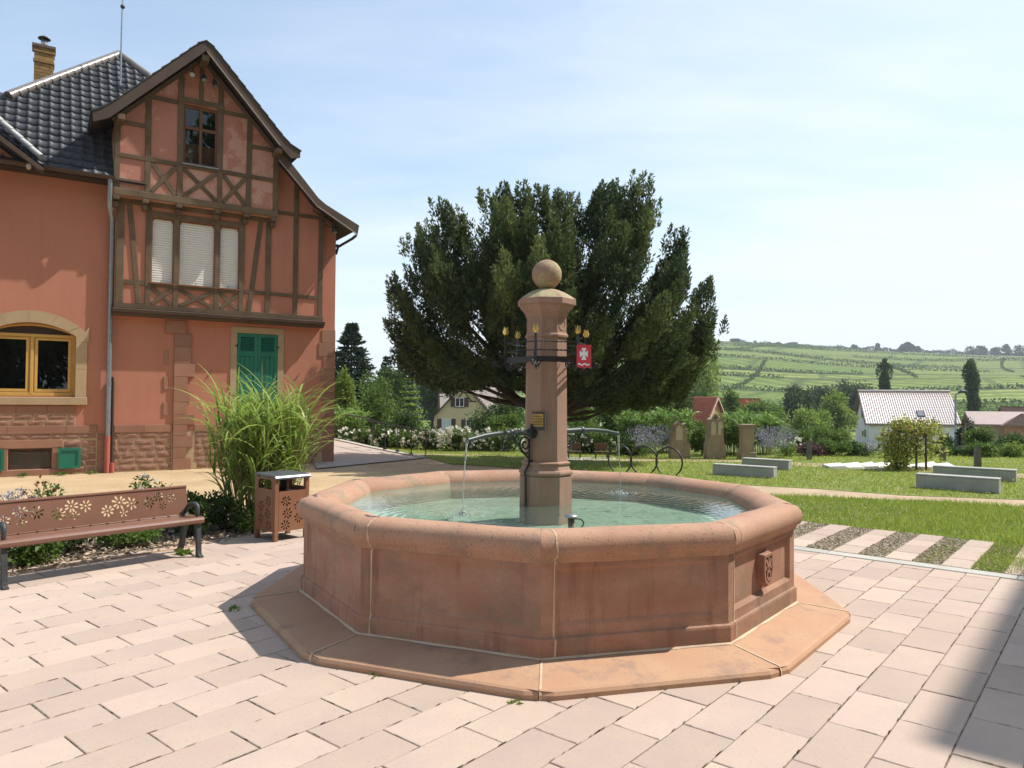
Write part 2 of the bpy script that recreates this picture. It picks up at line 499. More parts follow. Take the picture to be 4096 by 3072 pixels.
sheet('garden_path', [(1.2, 20.3), (6.4, 20.2), (7.6, 19.0), (9.5, 18.1), (11.2, 16.7), (14, 15.0), (20, 13), (20, 14.2), (14.3, 16.3), (11.8, 17.7), (9.9, 19.3), (8.4, 20.0), (6.6, 20.95), (1.2, 21.0)], -0.006, m_path)
sheet('garden_path', [(-3.4, 22.0), (-0.5, 21.7), (1.2, 20.9), (1.2, 21.3), (-0.5, 22.0), (-3.4, 22.45)], -0.005, m_path)

# ------------------------------------------------------------------ plaza: pavers one by one
FC = np.array([0.3044, 6.4992]); FANG = -1.6289; S36 = math.radians(36)
def slab_r(x, y):
    """radius of a point measured in decagon terms (corner radius)"""
    d = np.array([x, y]) - FC; a = math.atan2(d[1], d[0]) - FANG
    a = (a + S36 / 2 * 2) % S36
    a = min(a, S36 - a) if False else a
    b = a - S36 / 2
    return math.hypot(*d) * math.cos(b) / math.cos(S36 / 2)

F_PX, CX_, CY_ = 2913.6, 2048.0, 1536.0
Rm = np.array([list(rt), list(up), list(fw)])
def to_px(x, y, z):
    c = Rm @ np.array([x, y, z - 1.65])
    if c[2] <= 0.05: return None
    return CX_ + F_PX * c[0] / c[2], CY_ - F_PX * c[1] / c[2]
def in_view(x, y, z=0.0, mg=150):
    p = to_px(x, y, z)
    return p is not None and -mg < p[0] < 4096 + mg and -mg < p[1] < 3072 + mg

plaza = sheet('plaza_paving', [tn(-8, 8.0), tn(8.55, 7.92), tn(8.55, -7), tn(-8, -7)], -0.0045, m_joint)
GAP = 0.0055
PL_ = 0.5275
pavers = []     # (t0, t1, n0, n1)
for k in range(-14, 40):
    n1, n0 = row_n(k), row_n(k + 1)
    off = 3.9975 + (k - 11) * 0.2638 + rnd.uniform(-0.02, 0.02)
    off = off % PL_
    j = -16
    while True:
        t0, t1 = off + j * PL_, off + (j + 1) * PL_
        j += 1
        if t1 < -7: continue
        if t0 > 8.32: break
        t1c = min(t1, 8.335)
        if t1c - t0 < 0.06: continue
        c = tn((t0 + t1c) / 2, (n0 + n1) / 2)
        d = np.hypot(*(np.array(c) - FC))
        if slab_r(*c) < 2.05: continue
        pavers.append((t0, t1c, n0, n1, c))
# paved strips beyond the kerb
for k0 in (2.2, 4.2, 6.2, 8.13, 10.05, 12.0):
    n1, n0 = row_n(k0), row_n(k0 + 0.95)
    t = 8.585
    for q in range(4):
        w = 0.46
        pavers.append((t, t + w, n0, n1, tn(t + w / 2, (n0 + n1) / 2))); t += w
def occl(c):
    # behind the basin as seen from the camera
    p = to_px(c[0], c[1], 0.0)
    return p is None or (c[1] > 6.6 and abs(c[0] - FC[0] * c[1] / FC[1]) < 1.9 * c[1] / 6.5 * 0.98)
vis = [p for p in pavers if in_view(*p[4]) and not occl(p[4])]
oth = [p for p in pavers if p not in vis]
vis.sort(key=lambda p: p[4][0] ** 2 + p[4][1] ** 2)
def paver_mesh(mb, L_, W_, cx=0, cy=0, z=0.0, rot=None):
    a, b = (L_ - GAP) / 2, (W_ - GAP) / 2; e = 0.004
    vs = []
    for (x, y, zz) in ((-a, -b, -0.05), (a, -b, -0.05), (a, b, -0.05), (-a, b, -0.05), (-a, -b, -e * 0.8), (a, -b, -e * 0.8), (a, b, -e * 0.8), (-a, b, -e * 0.8),
                       (-a + e, -b + e, 0), (a - e, -b + e, 0), (a - e, b - e, 0), (-a + e, b - e, 0)):
        q = TD * (cx + x) + ND * (cy + y) if rot else np.array([x, y])
        vs.append((q[0], q[1], zz + z))
    mb.add(vs, [(0, 1, 5, 4), (1, 2, 6, 5), (2, 3, 7, 6), (3, 0, 4, 7), (4, 5, 9, 8), (5, 6, 10, 9), (6, 7, 11, 10), (7, 4, 8, 11), (8, 9, 10, 11)])
cache = {}
for (t0, t1, n0, n1, c) in vis[:300]:
    key = (round(t1 - t0, 3), round(n1 - n0, 4))
    if key not in cache:
        mb = MB(); paver_mesh(mb, *key); cache[key] = mb.mesh('paver', m_paver)
    link('paver', cache[key], plaza, (c[0], c[1], rnd.uniform(-0.0015, 0.002)), (rnd.gauss(0, 0.0022), rnd.gauss(0, 0.0022), TH + rnd.gauss(0, 0.0015)))
mb = MB()
for (t0, t1, n0, n1, c) in vis[300:] + oth:
    paver_mesh(mb, t1 - t0, n1 - n0, (t0 + t1) / 2, (n0 + n1) / 2, rnd.uniform(-0.001, 0.0015), True)
tag(mb.build('more_pavers', m_paver, plaza), kind='stuff')
# dark irregular fillings and tufts along the joints
q_, tq = [], []
for (t0, t1, n0, n1, c) in pavers:
    if not in_view(*c): continue
    for s_ in range(9):
        if rnd.random() < 0.5: continue
        a = rnd.uniform(t0, t1); w_ = rnd.uniform(0.001, 0.0034) * (1.8 if rnd.random() < 0.12 else 1); l_ = rnd.uniform(0.01, 0.07)
        q_.append([(*tn(a, n0 - w_), 0.0028), (*tn(a + l_, n0 - w_ * .6), 0.0028), (*tn(a + l_, n0 + w_), 0.0028), (*tn(a, n0 + w_ * .7), 0.0028)]); tq.append(rnd.random())
    for s_ in range(3):
        a = rnd.uniform(n0, n1 - 0.05); w_ = rnd.uniform(0.0015, 0.005); l_ = rnd.uniform(0.01, 0.05)
        q_.append([(*tn(t0 - w_, a), 0.0028), (*tn(t0 + w_, a), 0.0028), (*tn(t0 + w_ * .6, a + l_), 0.0028), (*tn(t0 - w_ * .6, a + l_), 0.0028)]); tq.append(rnd.random())
m_moss = leaf_mat('joint_moss', (0.05, 0.04, 0.025), (0.15, 0.13, 0.06), 0.0, 0.95)
tag(link('joint_moss', quads_mesh('joint_moss', np.array(q_), m_moss, np.array(tq))), kind='stuff')
kl = 1.73
for i in range(-1, 7):
    t = 0.6 + kl * i
    n0 = -4.4 + i * kl
    mb = MB(); mb.box(8.345, 8.53, n0 + 0.004, n0 + kl - 0.004, -0.08, 0.006, 0.006)
    o = mb.build('kerb_stone', m_kerb, plaza, (0, 0, 0), (0, 0, TH))
for k0 in (1.1, 3.15, 5.15, 7.15, 9.1, 11.0, 13.0):
    n1, n0 = row_n(k0), row_n(k0 + (1.05 if k0 < 7 else 0.98))
    sheet('gravel_strip', [tn(8.575, n0), tn(10.44, n0), tn(10.44, n1), tn(8.575, n1)], -0.014, m_strip)

# ------------------------------------------------------------------ fountain basin
m_sand = mat('red_sandstone', (0.41, 0.235, 0.155), (0.34, 0.165, 0.105), 2.6, 0.85, 0.4, 70, rand=0.06,
             c3=(0.24, 0.16, 0.11), scale3=1.2, lo3=0.47, hi3=0.64, stretch=(1, 1, 1.7), streak=(0.22, 0.085, 0.06), st_amt=0.7, speck=(0.27, 0.15, 0.10), bdist=0.006)
m_rim = mat('rim_sandstone', (0.42, 0.25, 0.165), (0.365, 0.20, 0.13), 3.0, 0.8, 0.5, 90, rand=0.08,
            c3=(0.29, 0.20, 0.135), scale3=4.2, lo3=0.52, hi3=0.62, speck=(0.20, 0.13, 0.09), bdist=0.006)
m_slab = mat('base_sandstone', (0.46, 0.29, 0.175), (0.42, 0.235, 0.145), 2.0, 0.85, 0.3, 70, rand=0.05,
             c3=(0.32, 0.205, 0.15), scale3=2.2, lo3=0.56, hi3=0.64, bdist=0.005, speck=(0.36, 0.21, 0.14))
m_pillar = mat('pillar_sandstone', (0.355, 0.215, 0.155), (0.305, 0.175, 0.125), 3, 0.85, 0.35, 110,
               c3=(0.27, 0.19, 0.14), scale3=3.5, lo3=0.52, hi3=0.64, bdist=0.005, streak=(0.43, 0.33, 0.26), st_amt=0.35, speck=(0.27, 0.16, 0.115))
m_lichen = mat('lichened_sandstone', (0.355, 0.22, 0.16), (0.31, 0.19, 0.135), 3, 0.9, 0.5, 90, c3=(0.36, 0.31, 0.17), scale3=6, lo3=0.47, hi3=0.56, bdist=0.006, speck=(0.20, 0.16, 0.11))
m_mortar = mat('lime_mortar', (0.60, 0.47, 0.33), (0.50, 0.37, 0.25), 14, 0.95, 0.5, 90)
m_floor = mat('basin_floor', (0.33, 0.39, 0.30), (0.43, 0.48, 0.37), 2.2, 0.9, 0.4, 40, c3=(0.15, 0.23, 0.17), scale3=7.0, lo3=0.52, hi3=0.66)
m_render_in = mat('basin_render', (0.42, 0.40, 0.34), (0.34, 0.32, 0.27), 3, 0.9, 0.2, 50)

fountain = thing('fountain_basin', 'large ten sided red sandstone fountain basin full of water on a low stone step', 'fountain', (FC[0], FC[1], 0), FANG)
T18 = math.tan(S36 / 2)
AP = 2.062 * math.cos(S36 / 2)
def edge_pt(i, u, d, z):
    """side i (outward normal at angle (i+.5)*36deg in the basin's frame), u along the side, d outward from the wall line"""
    a = (i + 0.5) * S36
    nx, ny = math.cos(a), math.sin(a); tx, ty = -math.sin(a), math.cos(a)
    return (nx * (AP + d) + tx * u, ny * (AP + d) + ty * u, z)
def half(d): return (AP + d) * T18
def sweep(mb, i, prof, smooth=False, gap=0.0, sub=1):
    vs = []
    for d, z in prof:
        h = half(d) - gap
        for q in range(sub + 1):
            vs.append(edge_pt(i, -h + 2 * h * q / sub, d, z))
    fs = []
    w = sub + 1
    for r in range(len(prof) - 1):
        for q in range(sub): fs.append((r * w + q, r * w + q + 1, (r + 1) * w + q + 1, (r + 1) * w + q))
    mb.add(vs, fs, smooth)
SLAB_D = 0.40
rimprof = [(-0.002, 0.655), (0.012, 0.662), (0.014, 0.678), (0.024, 0.690), (0.042, 0.704), (0.054, 0.728), (0.060, 0.758), (0.058, 0.785), (0.046, 0.812),
           (0.024, 0.834), (-0.01, 0.848), (-0.055, 0.855), (-0.105, 0.853), (-0.155, 0.842), (-0.20, 0.818), (-0.23, 0.785), (-0.247, 0.745), (-0.253, 0.70), (-0.253, 0.55)]
for i in range(10):
    # base step stone
    mb = MB()
    vs = []
    for d, z in ((SLAB_D, -0.05), (SLAB_D + 0.003, 0.026), (SLAB_D - 0.008, 0.044), (SLAB_D - 0.026, 0.053)):
        vs += [edge_pt(i, u, d, z) for u in (-half(SLAB_D - 0.026) + 0.002, -half(d) + 0.09, half(d) - 0.09, half(SLAB_D - 0.026) - 0.002)] if d > SLAB_D - 0.02 else [edge_pt(i, u, d, z) for u in (-half(d) + 0.002, -half(d) + 0.085, half(d) - 0.085, half(d) - 0.002)]
        if d > SLAB_D - 0.02:      # cut corner of the stone
            for q, s_ in ((-4, -1), (-1, 1)): vs[q] = edge_pt(i, s_ * (half(SLAB_D - 0.026) - 0.002), SLAB_D - 0.026 + (d - SLAB_D) + 0.0, z)
    vs += [edge_pt(i, -half(-0.02) + 0.002, -0.02, 0.092), edge_pt(i, half(-0.02) - 0.002, -0.02, 0.092)]
    mb.add(vs, [(4 * r + q, 4 * r + q + 1, 4 * r + q + 5, 4 * r + q + 4) for r in range(3) for q in range(3)] + [(12, 13, 14, 15, 17, 16)])
    mb.build('base_stone', m_slab, fountain)
    # wall stone with a plinth and a sunk panel
    mb = MB()
    sweep(mb, i, [(0.019, 0.05), (0.019, 0.192), (0.016, 0.206), (0.002, 0.214), (0.0, 0.245)])
    zs = [0.245, 0.275, 0.292, 0.30, 0.60, 0.612, 0.628, 0.66]
    uf = [None, -0.54, -0.518, -0.505, 0.505, 0.518, 0.54, None]
    dep = -0.028 if i == 1 else -0.013
    def dd(a, b):
        ra = min(a, 7 - a); rb = min(b, 7 - b); r = min(ra, rb)
        return 0.0 if r <= 1 else (dep * 0.6 if r == 2 else dep)
    vs = []
    for bz, z in enumerate(zs):
        for au, u in enumerate(uf):
            d = dd(au, bz)
            uu = (-half(0) if au == 0 else half(0)) if u is None else u
            vs.append(edge_pt(i, uu, d, z))
    fs = [(b * 8 + a, b * 8 + a + 1, (b + 1) * 8 + a + 1, (b + 1) * 8 + a) for b in range(7) for a in range(7)]
    mb.add(vs, fs)
    wall = mb.build('wall_stone', m_sand, fountain)
    # rim stone
    mb = MB(); sweep(mb, i, rimprof, True, 0.0, 6)
    # slightly worn edge
    mb.v = [(x + rnd.gauss(0, 0.0013), y + rnd.gauss(0, 0.0013), z + rnd.gauss(0, 0.0013)) for x, y, z in mb.v]
    mb.build('rim_stone', m_rim, fountain)
    # inner face below the rim
    mb = MB(); sweep(mb, i, [(-0.2535, 0.74), (-0.255, 0.68), (-0.258, 0.55)])
    mb.build('inner_wall', m_render_in, fountain)
    # mortar joint a hand's breadth past the corner
    mb = MB()
    u0 = -half(0) + 0.085
    pr = [(0.020, 0.09)] + [(0.020, 0.192), (0.017, 0.207), (0.003, 0.215), (0.001, 0.245), (0.001, 0.64)] + [(d + 0.0018, z + 0.001) for d, z in rimprof[:-2]]
    vs, fs = [], []
    for r, (d, z) in enumerate(pr):
        w = 0.005 + 0.0025 * math.sin(r * 2.1 + i); s_ = 0.004 * math.sin(r * 1.3 + i * 2)
        uu = u0 if d > -0.1 else u0 + (-0.1 - d) * 0.3
        vs += [edge_pt(i, uu - w + s_, d + 0.0012, z), edge_pt(i, uu + w + s_, d + 0.0012, z)]
    fs = [(2 * r, 2 * r + 1, 2 * r + 3, 2 * r + 2) for r in range(len(pr) - 1)]
    mb.add(vs, fs)
    # joint along the foot of the wall and across the step
    h = half(0.019)
    for q in range(8):
        ua, ub = -h + 2 * h * q / 8, -h + 2 * h * (q + 1) / 8
        mb.add([edge_pt(i, ua, 0.0195, 0.099), edge_pt(i, ub, 0.0195, 0.099), edge_pt(i, ub, 0.032 + 0.007 * math.sin(q * 2 + i), 0.0895), edge_pt(i, ua, 0.032 + 0.007 * math.sin(q * 2 + i - 2), 0.0895)], [(0, 1, 2, 3)])
    vs = []
    for d, z in ((0.05, 0.0875), (0.2, 0.0735), (0.368, 0.0580), (0.3745, 0.0475), (0.382, 0.030), (0.382, 0.0)):
        hh = half(d)
        vs += [edge_pt(i, -hh + 0.001, d, z), edge_pt(i, -hh + 0.016, d, z + 0.0005)]
    mb.add(vs, [(2 * r, 2 * r + 1, 2 * r + 3, 2 * r + 2) for r in range(5)])
    mb.build('mortar_joint', m_mortar, fountain)
# carved crest on the sunlit side: side between corners +1 and +2 (frame of the basin)
crest_side = 1
mb = MB()
def crest_poly(poly, d0, d1):
    n = len(poly)
    vs = [edge_pt(crest_side, u, d0, z) for u, z in poly] + [edge_pt(crest_side, u * 0.97, d1, 0.455 + (z - 0.455) * 0.97) for u, z in poly]
    c = edge_pt(crest_side, sum(p[0] for p in poly) / n, d1, sum(p[1] for p in poly) / n)
    fs = [(k, (k + 1) % n, n + (k + 1) % n, n + k) for k in range(n)] + [(n + k, n + (k + 1) % n, 2 * n) for k in range(n)]
    mb.add(vs + [c], fs)
sh = [(-0.088, 0.575), (-0.03, 0.568), (0.03, 0.568), (0.088, 0.575), (0.094, 0.48), (0.086, 0.40), (0.05, 0.352), (0.0, 0.325), (-0.05, 0.352), (-0.086, 0.40), (-0.094, 0.48)]
crest_poly(sh, -0.03, 0.012)
# raised scrollwork on the shield
def ribbon(pts, w, d0, d1):
    for (a, b) in zip(pts[:-1], pts[1:]):
        t_ = np.array(b) - np.array(a); l_ = np.hypot(*t_); q_ = np.array([-t_[1], t_[0]]) / l_ * w
        crest_poly([tuple(np.array(a) - q_), tuple(np.array(b) - q_), tuple(np.array(b) + q_), tuple(np.array(a) + q_)], d0, d1)
ribbon([(-0.075, 0.56), (-0.078, 0.45), (-0.06, 0.385), (0.0, 0.345), (0.06, 0.385), (0.078, 0.45), (0.075, 0.56), (-0.075, 0.56)], 0.009, 0.008, 0.034)
ribbon([(0.0 + 0.034 * math.cos(a), 0.415 + 0.034 * math.sin(a)) for a in np.linspace(0, 2 * PI, 9)], 0.009, 0.008, 0.036)
ribbon([(-0.05, 0.53), (0.0, 0.47), (0.05, 0.53)], 0.010, 0.008, 0.036)
ribbon([(0.0, 0.545), (0.0, 0.45)], 0.009, 0.008, 0.036)
ribbon([(-0.055, 0.46), (-0.03, 0.49)], 0.010, 0.008, 0.032); ribbon([(0.055, 0.46), (0.03, 0.49)], 0.010, 0.008, 0.032)
fix_normals(mb.build('carved_crest', m_sand, fountain))
# basin floor
mb = MB(); mb.lathe([(1.84, 0.565), (0.0005, 0.58)], 10, cap=False)
mb.build('basin_floor', m_floor, fountain)
# dark iron clamps let into the rim corners
m_iron = mat('black_iron', (0.012, 0.012, 0.013), (0.02, 0.019, 0.018), 30, 0.45, 0.2, 200, spec=0.5)
m_lead = mat('lead_clamp', (0.10, 0.10, 0.115), (0.06, 0.06, 0.07), 20, 0.6)
for i in (7, 8, 9):
    mb = MB()
    a = i * S36; r = 1.99
    for s_ in (-1, 1):
        dv = np.array([-math.sin(a + s_ * S36 / 2), math.cos(a + s_ * S36 / 2)]) * s_
        p0 = np.array([math.cos(a), math.sin(a)]) * r; p1 = p0 + dv * 0.075
        q = np.array([-dv[1], dv[0]]) * 0.012
        mb.add([(*(p0 - q), 0.8575), (*(p1 - q), 0.8575), (*(p1 + q), 0.8575), (*(p0 + q), 0.8575)], [(0, 1, 2, 3)])
    fix_normals(mb.build('rim_clamp', m_lead, fountain))

# water: clear green sheet with ripples round the falling jets
WZ = 0.745
m_water = bpy.data.materials.new('water'); m_water.use_nodes = True
N, L = m_water.node_tree.nodes, m_water.node_tree.links
N.remove(N['Principled BSDF'])
tcw = nd('ShaderNodeTexCoord')
wav = []
for (cx_, cy_, sc) in ((-0.39, 5.60, 16.0), (1.034, 7.22, 13.0)):
    mp = nd('ShaderNodeMapping'); mp.inputs['Location'].default_value = (-cx_, -cy_, 0)
    L.new(tcw.outputs['Object'], mp.inputs[0])
    w_ = nd('ShaderNodeTexWave', wave_type='RINGS', rings_direction='Z'); w_.inputs['Scale'].default_value = sc / 4; w_.inputs['Distortion'].default_value = 2.6
    w_.inputs['Detail'].default_value = 3; w_.inputs['Detail Scale'].default_value = 2.5
    L.new(mp.outputs[0], w_.inputs['Vector'])
    ln = nd('ShaderNodeVectorMath', operation='LENGTH'); L.new(mp.outputs[0], ln.inputs[0])
    fo = nd('ShaderNodeMapRange'); fo.inputs['From Min'].default_value = 0.05; fo.inputs['From Max'].default_value = 1.9; fo.inputs['To Min'].default_value = 1.0; fo.inputs['To Max'].default_value = 0.12
    L.new(ln.outputs['Value'], fo.inputs['Value'])
    mu = nd('ShaderNodeMath', operation='MULTIPLY'); L.new(w_.outputs['Fac'], mu.inputs[0]); L.new(fo.outputs[0], mu.inputs[1]); wav.append(mu)
nzw = nd('ShaderNodeTexNoise'); nzw.inputs['Scale'].default_value = 9.0; nzw.inputs['Detail'].default_value = 4; nzw.inputs['Distortion'].default_value = 0.6
L.new(tcw.outputs['Object'], nzw.inputs['Vector'])
ad = nd('ShaderNodeMath', operation='ADD'); L.new(wav[0].outputs[0], ad.inputs[0]); L.new(wav[1].outputs[0], ad.inputs[1])
ad2 = nd('ShaderNodeMath', operation='MULTIPLY_ADD'); ad2.inputs[1].default_value = 0.40; L.new(nzw.outputs['Fac'], ad2.inputs[0]); L.new(ad.outputs[0], ad2.inputs[2])
bpw = nd('ShaderNodeBump'); bpw.inputs['Strength'].default_value = 0.17; bpw.inputs['Distance'].default_value = 0.02
L.new(ad2.outputs[0], bpw.inputs['Height'])
gl = nd('ShaderNodeBsdfGlossy'); gl.inputs['Roughness'].default_value = 0.02; gl.inputs['Color'].default_value = (0.95, 0.97, 0.97, 1); L.new(bpw.outputs[0], gl.inputs['Normal'])
tp = nd('ShaderNodeBsdfTransparent'); tp.inputs['Color'].default_value = (0.84, 0.95, 0.91, 1)
fr = nd('ShaderNodeFresnel'); fr.inputs['IOR'].default_value = 1.33; L.new(bpw.outputs[0], fr.inputs['Normal'])
df = nd('ShaderNodeBsdfDiffuse'); df.inputs['Color'].default_value = (0.38, 0.52, 0.45, 1)
mv = nd('ShaderNodeMixShader'); mv.inputs[0].default_value = 0.10; L.new(tp.outputs[0], mv.inputs[1]); L.new(df.outputs[0], mv.inputs[2])
msw = nd('ShaderNodeMixShader'); L.new(fr.outputs[0], msw.inputs[0]); L.new(mv.outputs[0], msw.inputs[1]); L.new(gl.outputs[0], msw.inputs[2])
L.new(msw.outputs[0], N['Material Output'].inputs['Surface'])
mb = MB()
pts = [(FC[0] + 1.803 * math.cos(FANG + S36 * k), FC[1] + 1.803 * math.sin(FANG + S36 * k), WZ) for k in range(10)]
mb.add(pts, [tuple(range(10))])
tag(mb.build('water', m_water), kind='structure')

# ------------------------------------------------------------------ fountain pillar
PA = math.radians(-61.7)
pillar = thing('fountain_pillar', 'octagonal red sandstone pillar topped by a stone ball, standing in the basin water', 'pillar', (FC[0], FC[1], 0))
def octa(name, prof, parent=pillar, material=m_pillar, smooth=False):
    mb = MB(); mb.lathe(prof, 8, a0=PA, smooth=smooth)
    # push the profile's radius out to corner radius already given
    return mb.build(name, material, parent)
octa('base_block', [(0.238, 0.30), (0.238, 0.985), (0.225, 0.998)])
octa('base_moulding', [(0.232, 0.998), (0.246, 1.006), (0.248, 1.022), (0.240, 1.036), (0.226, 1.044), (0.212, 1.075), (0.214, 1.09), (0.222, 1.094), (0.224, 1.106), (0.214, 1.114), (0.200, 1.118)])
octa('shaft', [(0.196, 1.118), (0.184, 2.205)])
octa('ring_moulding', [(0.186, 2.205), (0.198, 2.212), (0.200, 2.228), (0.190, 2.24), (0.186, 2.25)])
octa('neck', [(0.183, 2.25), (0.181, 2.385)])
octa('capital', [(0.183, 2.385), (0.190, 2.40), (0.202, 2.43), (0.224, 2.455), (0.243, 2.475), (0.246, 2.49), (0.256, 2.494), (0.267, 2.498), (0.267, 2.545)])
octa('cap_top', [(0.266, 2.545), (0.225, 2.575), (0.165, 2.612), (0.10, 2.638), (0.06, 2.648)], material=m_lichen)
mb = MB(); mb.ball((0, 0, 2.778), 0.133, 40, 26)
mb.build('ball', m_lichen, pillar)
# sunk roundels on the neck: a thin raised ring on each face
for k in range(8):
    a = PA + (k + 0.5) * PI / 4
    nn = Vector((math.cos(a), math.sin(a), 0)); tt = Vector((-math.sin(a), math.cos(a), 0))
    ap = 0.182 * math.cos(PI / 8)
    mb = MB()
    mb.tube([nn * (ap - 0.001) + tt * 0.048 * math.cos(q) + Vector((0, 0, 2.322 + 0.05 * math.sin(q))) for q in np.linspace(0, 2 * PI, 21)], 0.006, 5, cap=False)
    mb.build('roundel', m_pillar, pillar)
# inscription plate
m_brass = mat('aged_brass', (0.42, 0.27, 0.08), (0.28, 0.17, 0.05), 20, 0.45, 0.3, 60, metallic=0.6)
m_letter = mat('dark_inscription', (0.10, 0.065, 0.02), (0.08, 0.05, 0.02), 20, 0.7)
m_darkplate = mat('plate_backing', (0.06, 0.05, 0.045), (0.09, 0.075, 0.065), 20, 0.7)
a = PA - PI / 4 * 0.5 - PI / 4 * 1.0 + 0.0
a = math.radians(-84.2) - math.radians(45) + math.radians(22.5) * 0
plate = thing('inscription_plate', 'small dark framed brass plate fixed to the pillar above the spout', 'plaque', (FC[0], FC[1], 0), a + PI / 2)
ap = 0.1915 * math.cos(PI / 8) + 0.001
mb = MB(); mb.box(-0.012, 0.128, -ap - 0.014, -ap + 0.01, 1.395, 1.552, 0.003); mb.build('backing', m_darkplate, plate)
mb = MB(); mb.box(-0.004, 0.118, -ap - 0.020, -ap - 0.013, 1.425, 1.535, 0.002); mb.build('brass_face', m_brass, plate)
mb = MB()
for r in range(4):
    x = 0.006
    while x < 0.104:
        w = rnd.uniform(0.004, 0.010)
        mb.box(x, x + w, -ap - 0.0206, -ap - 0.0195, 1.519 - r * 0.023 - 0.011, 1.519 - r * 0.023); x += w + 0.004
mb.build('inscription', m_letter, plate)

# wrought iron crown with gilt tulips
m_gilt = mat('gilt', (0.80, 0.62, 0.22), (0.62, 0.42, 0.10), 12, 0.35, 0.1, 80, metallic=0.85)
crown = thing('iron_crown', 'black wrought iron crown with gilded tulips around the pillar below its capital', 'ironwork', (FC[0], FC[1], 0))
CR = 0.365
cang = [math.radians(-92.7 - 14 + 60 * k) for k in range(6)]
def cpt(k, r, z): return Vector((r * math.cos(cang[k % 6]), r * math.sin(cang[k % 6]), z))
mb = MB()
hp = [cpt(k, CR, 2.005) for k in range(6)]
for k in range(6):
    p, q = hp[k], hp[(k + 1) % 6]
    d = (q - p).normalized(); n_ = Vector((d.y, -d.x, 0)) * 0.005
    b = [p + n_, q + n_, q - n_, p - n_]
    mb.add([x + Vector((0, 0, -0.024)) for x in b] + [x + Vector((0, 0, 0.024)) for x in b], [(3, 2, 1, 0), (4, 5, 6, 7), (0, 1, 5, 4), (1, 2, 6, 5), (2, 3, 7, 6), (3, 0, 4, 7)])
mb.build('hoop', m_iron, crown)
for z, nm in ((2.155, 'twisted_bar'), (2.082, 'twisted_bar')):
    for k in range(6):
        p, q = cpt(k, CR + 0.004, z), cpt(k + 1, CR + 0.004, z)
        m_ = 36; pts = [p.lerp(q, i / m_) for i in range(m_ + 1)]
        d = (q - p).normalized(); a_ = d.orthogonal().normalized(); b_ = d.cross(a_)
        mb = MB()
        for ph in (0, PI):
            mb.tube([pt + (a_ * math.cos(i * 0.9 + ph) + b_ * math.sin(i * 0.9 + ph)) * 0.0035 for i, pt in enumerate(pts)], 0.0042, 4, cap=False)
        mb.build(nm, m_iron, crown)
def scroll(c, r0, r1, a0, turns, ax, ay, n=22):
    return [c + ax * ((r0 + (r1 - r0) * i / n) * math.cos(a0 + turns * 2 * PI * i / n)) + ay * ((r0 + (r1 - r0) * i / n) * math.sin(a0 + turns * 2 * PI * i / n)) for i in range(n + 1)]
Z = Vector((0, 0, 1))
for k in range(6):
    er = Vector((math.cos(cang[k]), math.sin(cang[k]), 0))
    mb = MB(); mb.box(-0.009, 0.009, -0.009, 0.009, 1.97, 2.225)
    mb.build('post', m_iron, crown, er * (CR + 0.008), (0, 0, cang[k]))
    tul = MB()
    for j in range(4):
        a_ = cang[k] + j * PI / 2 + PI / 4
        ev = Vector((math.cos(a_), math.sin(a_), 0)); sv = Vector((-ev.y, ev.x, 0))
        b0 = er * (CR + 0.008) + Z * 2.222
        prof = [(0.006, 0.0, 0.007), (0.020, 0.014, 0.016), (0.023, 0.034, 0.016), (0.016, 0.055, 0.010), (0.022, 0.075, 0.001)]
        vs = []
        for (r_, z_, w_) in prof: vs += [b0 + ev * r_ + sv * w_ + Z * z_, b0 + ev * (r_ + 0.003) + Z * z_, b0 + ev * r_ - sv * w_ + Z * z_]
        tul.add(vs, [f for i in range(4) for f in ((3 * i, 3 * i + 1, 3 * i + 4, 3 * i + 3), (3 * i + 1, 3 * i + 2, 3 * i + 5, 3 * i + 4))], True)
    tul.ball(tuple(er * (CR + 0.008) + Z * 2.236), 0.012, 8, 6)
    tul.build('tulip', m_gilt, crown)
    mb = MB()
    mb.tube(scroll(er * (CR - 0.03) + Z * 1.945, 0.035, 0.008, PI / 2, -1.6, er, Z), 0.0065, 5)
    mb.tube(scroll(er * (CR - 0.105) + Z * 1.965, 0.036, 0.008, 0.2, 1.5, er, Z), 0.0065, 5)
    mb.tube([er * (CR + 0.01) + Z * 1.985, er * (CR + 0.05) + Z * 1.945, er * (CR + 0.09) + Z * 1.955] + scroll(er * (CR + 0.10) + Z * 1.975, 0.022, 0.006, -1.2, 1.4, er, Z, 14), 0.006, 5)
    mb.tube([er * (CR + 0.01) + Z * 2.0, er * (CR + 0.06) + Z * 2.04, er * (CR + 0.085) + Z * 2.075], [0.006, 0.005, 0.002], 5)
    mb.tube([er * 0.18 + Z * 1.99, er * CR + Z * 1.99], 0.006, 5)
    mb.build('scroll', m_iron, crown)
# red shield
m_red = mat('red_enamel', (0.62, 0.035, 0.065), (0.55, 0.03, 0.055), 6, 0.35, spec=0.5)
m_white = mat('white_enamel', (0.80, 0.80, 0.78), (0.75, 0.75, 0.73), 6, 0.4)
sp = Vector((0.308 + 0.296, 6.13, 0))
shield = thing('coat_of_arms', 'red metal shield with a white cross pattee and wave hanging on the iron crown', 'shield', sp, math.radians(-9))
w, zt, zb = 0.0600, 2.122, 1.918
out = [(-w, zt), (-w * 0.4, zt + 0.004), (w * 0.4, zt - 0.004), (w, zt - 0.002), (w * 1.02, zb + 0.05), (w * 1.0, zb + 0.022), (w * 0.72, zb + 0.013), (w * 0.28, zb + 0.012), (0, zb), (-w * 0.28, zb + 0.012), (-w * 0.72, zb + 0.013), (-w, zb + 0.022), (-w * 1.02, zb + 0.05)]
mb = MB(); mb.prism(out, -0.004, 0.004); fix_normals(mb.build('shield_plate', m_red, shield))
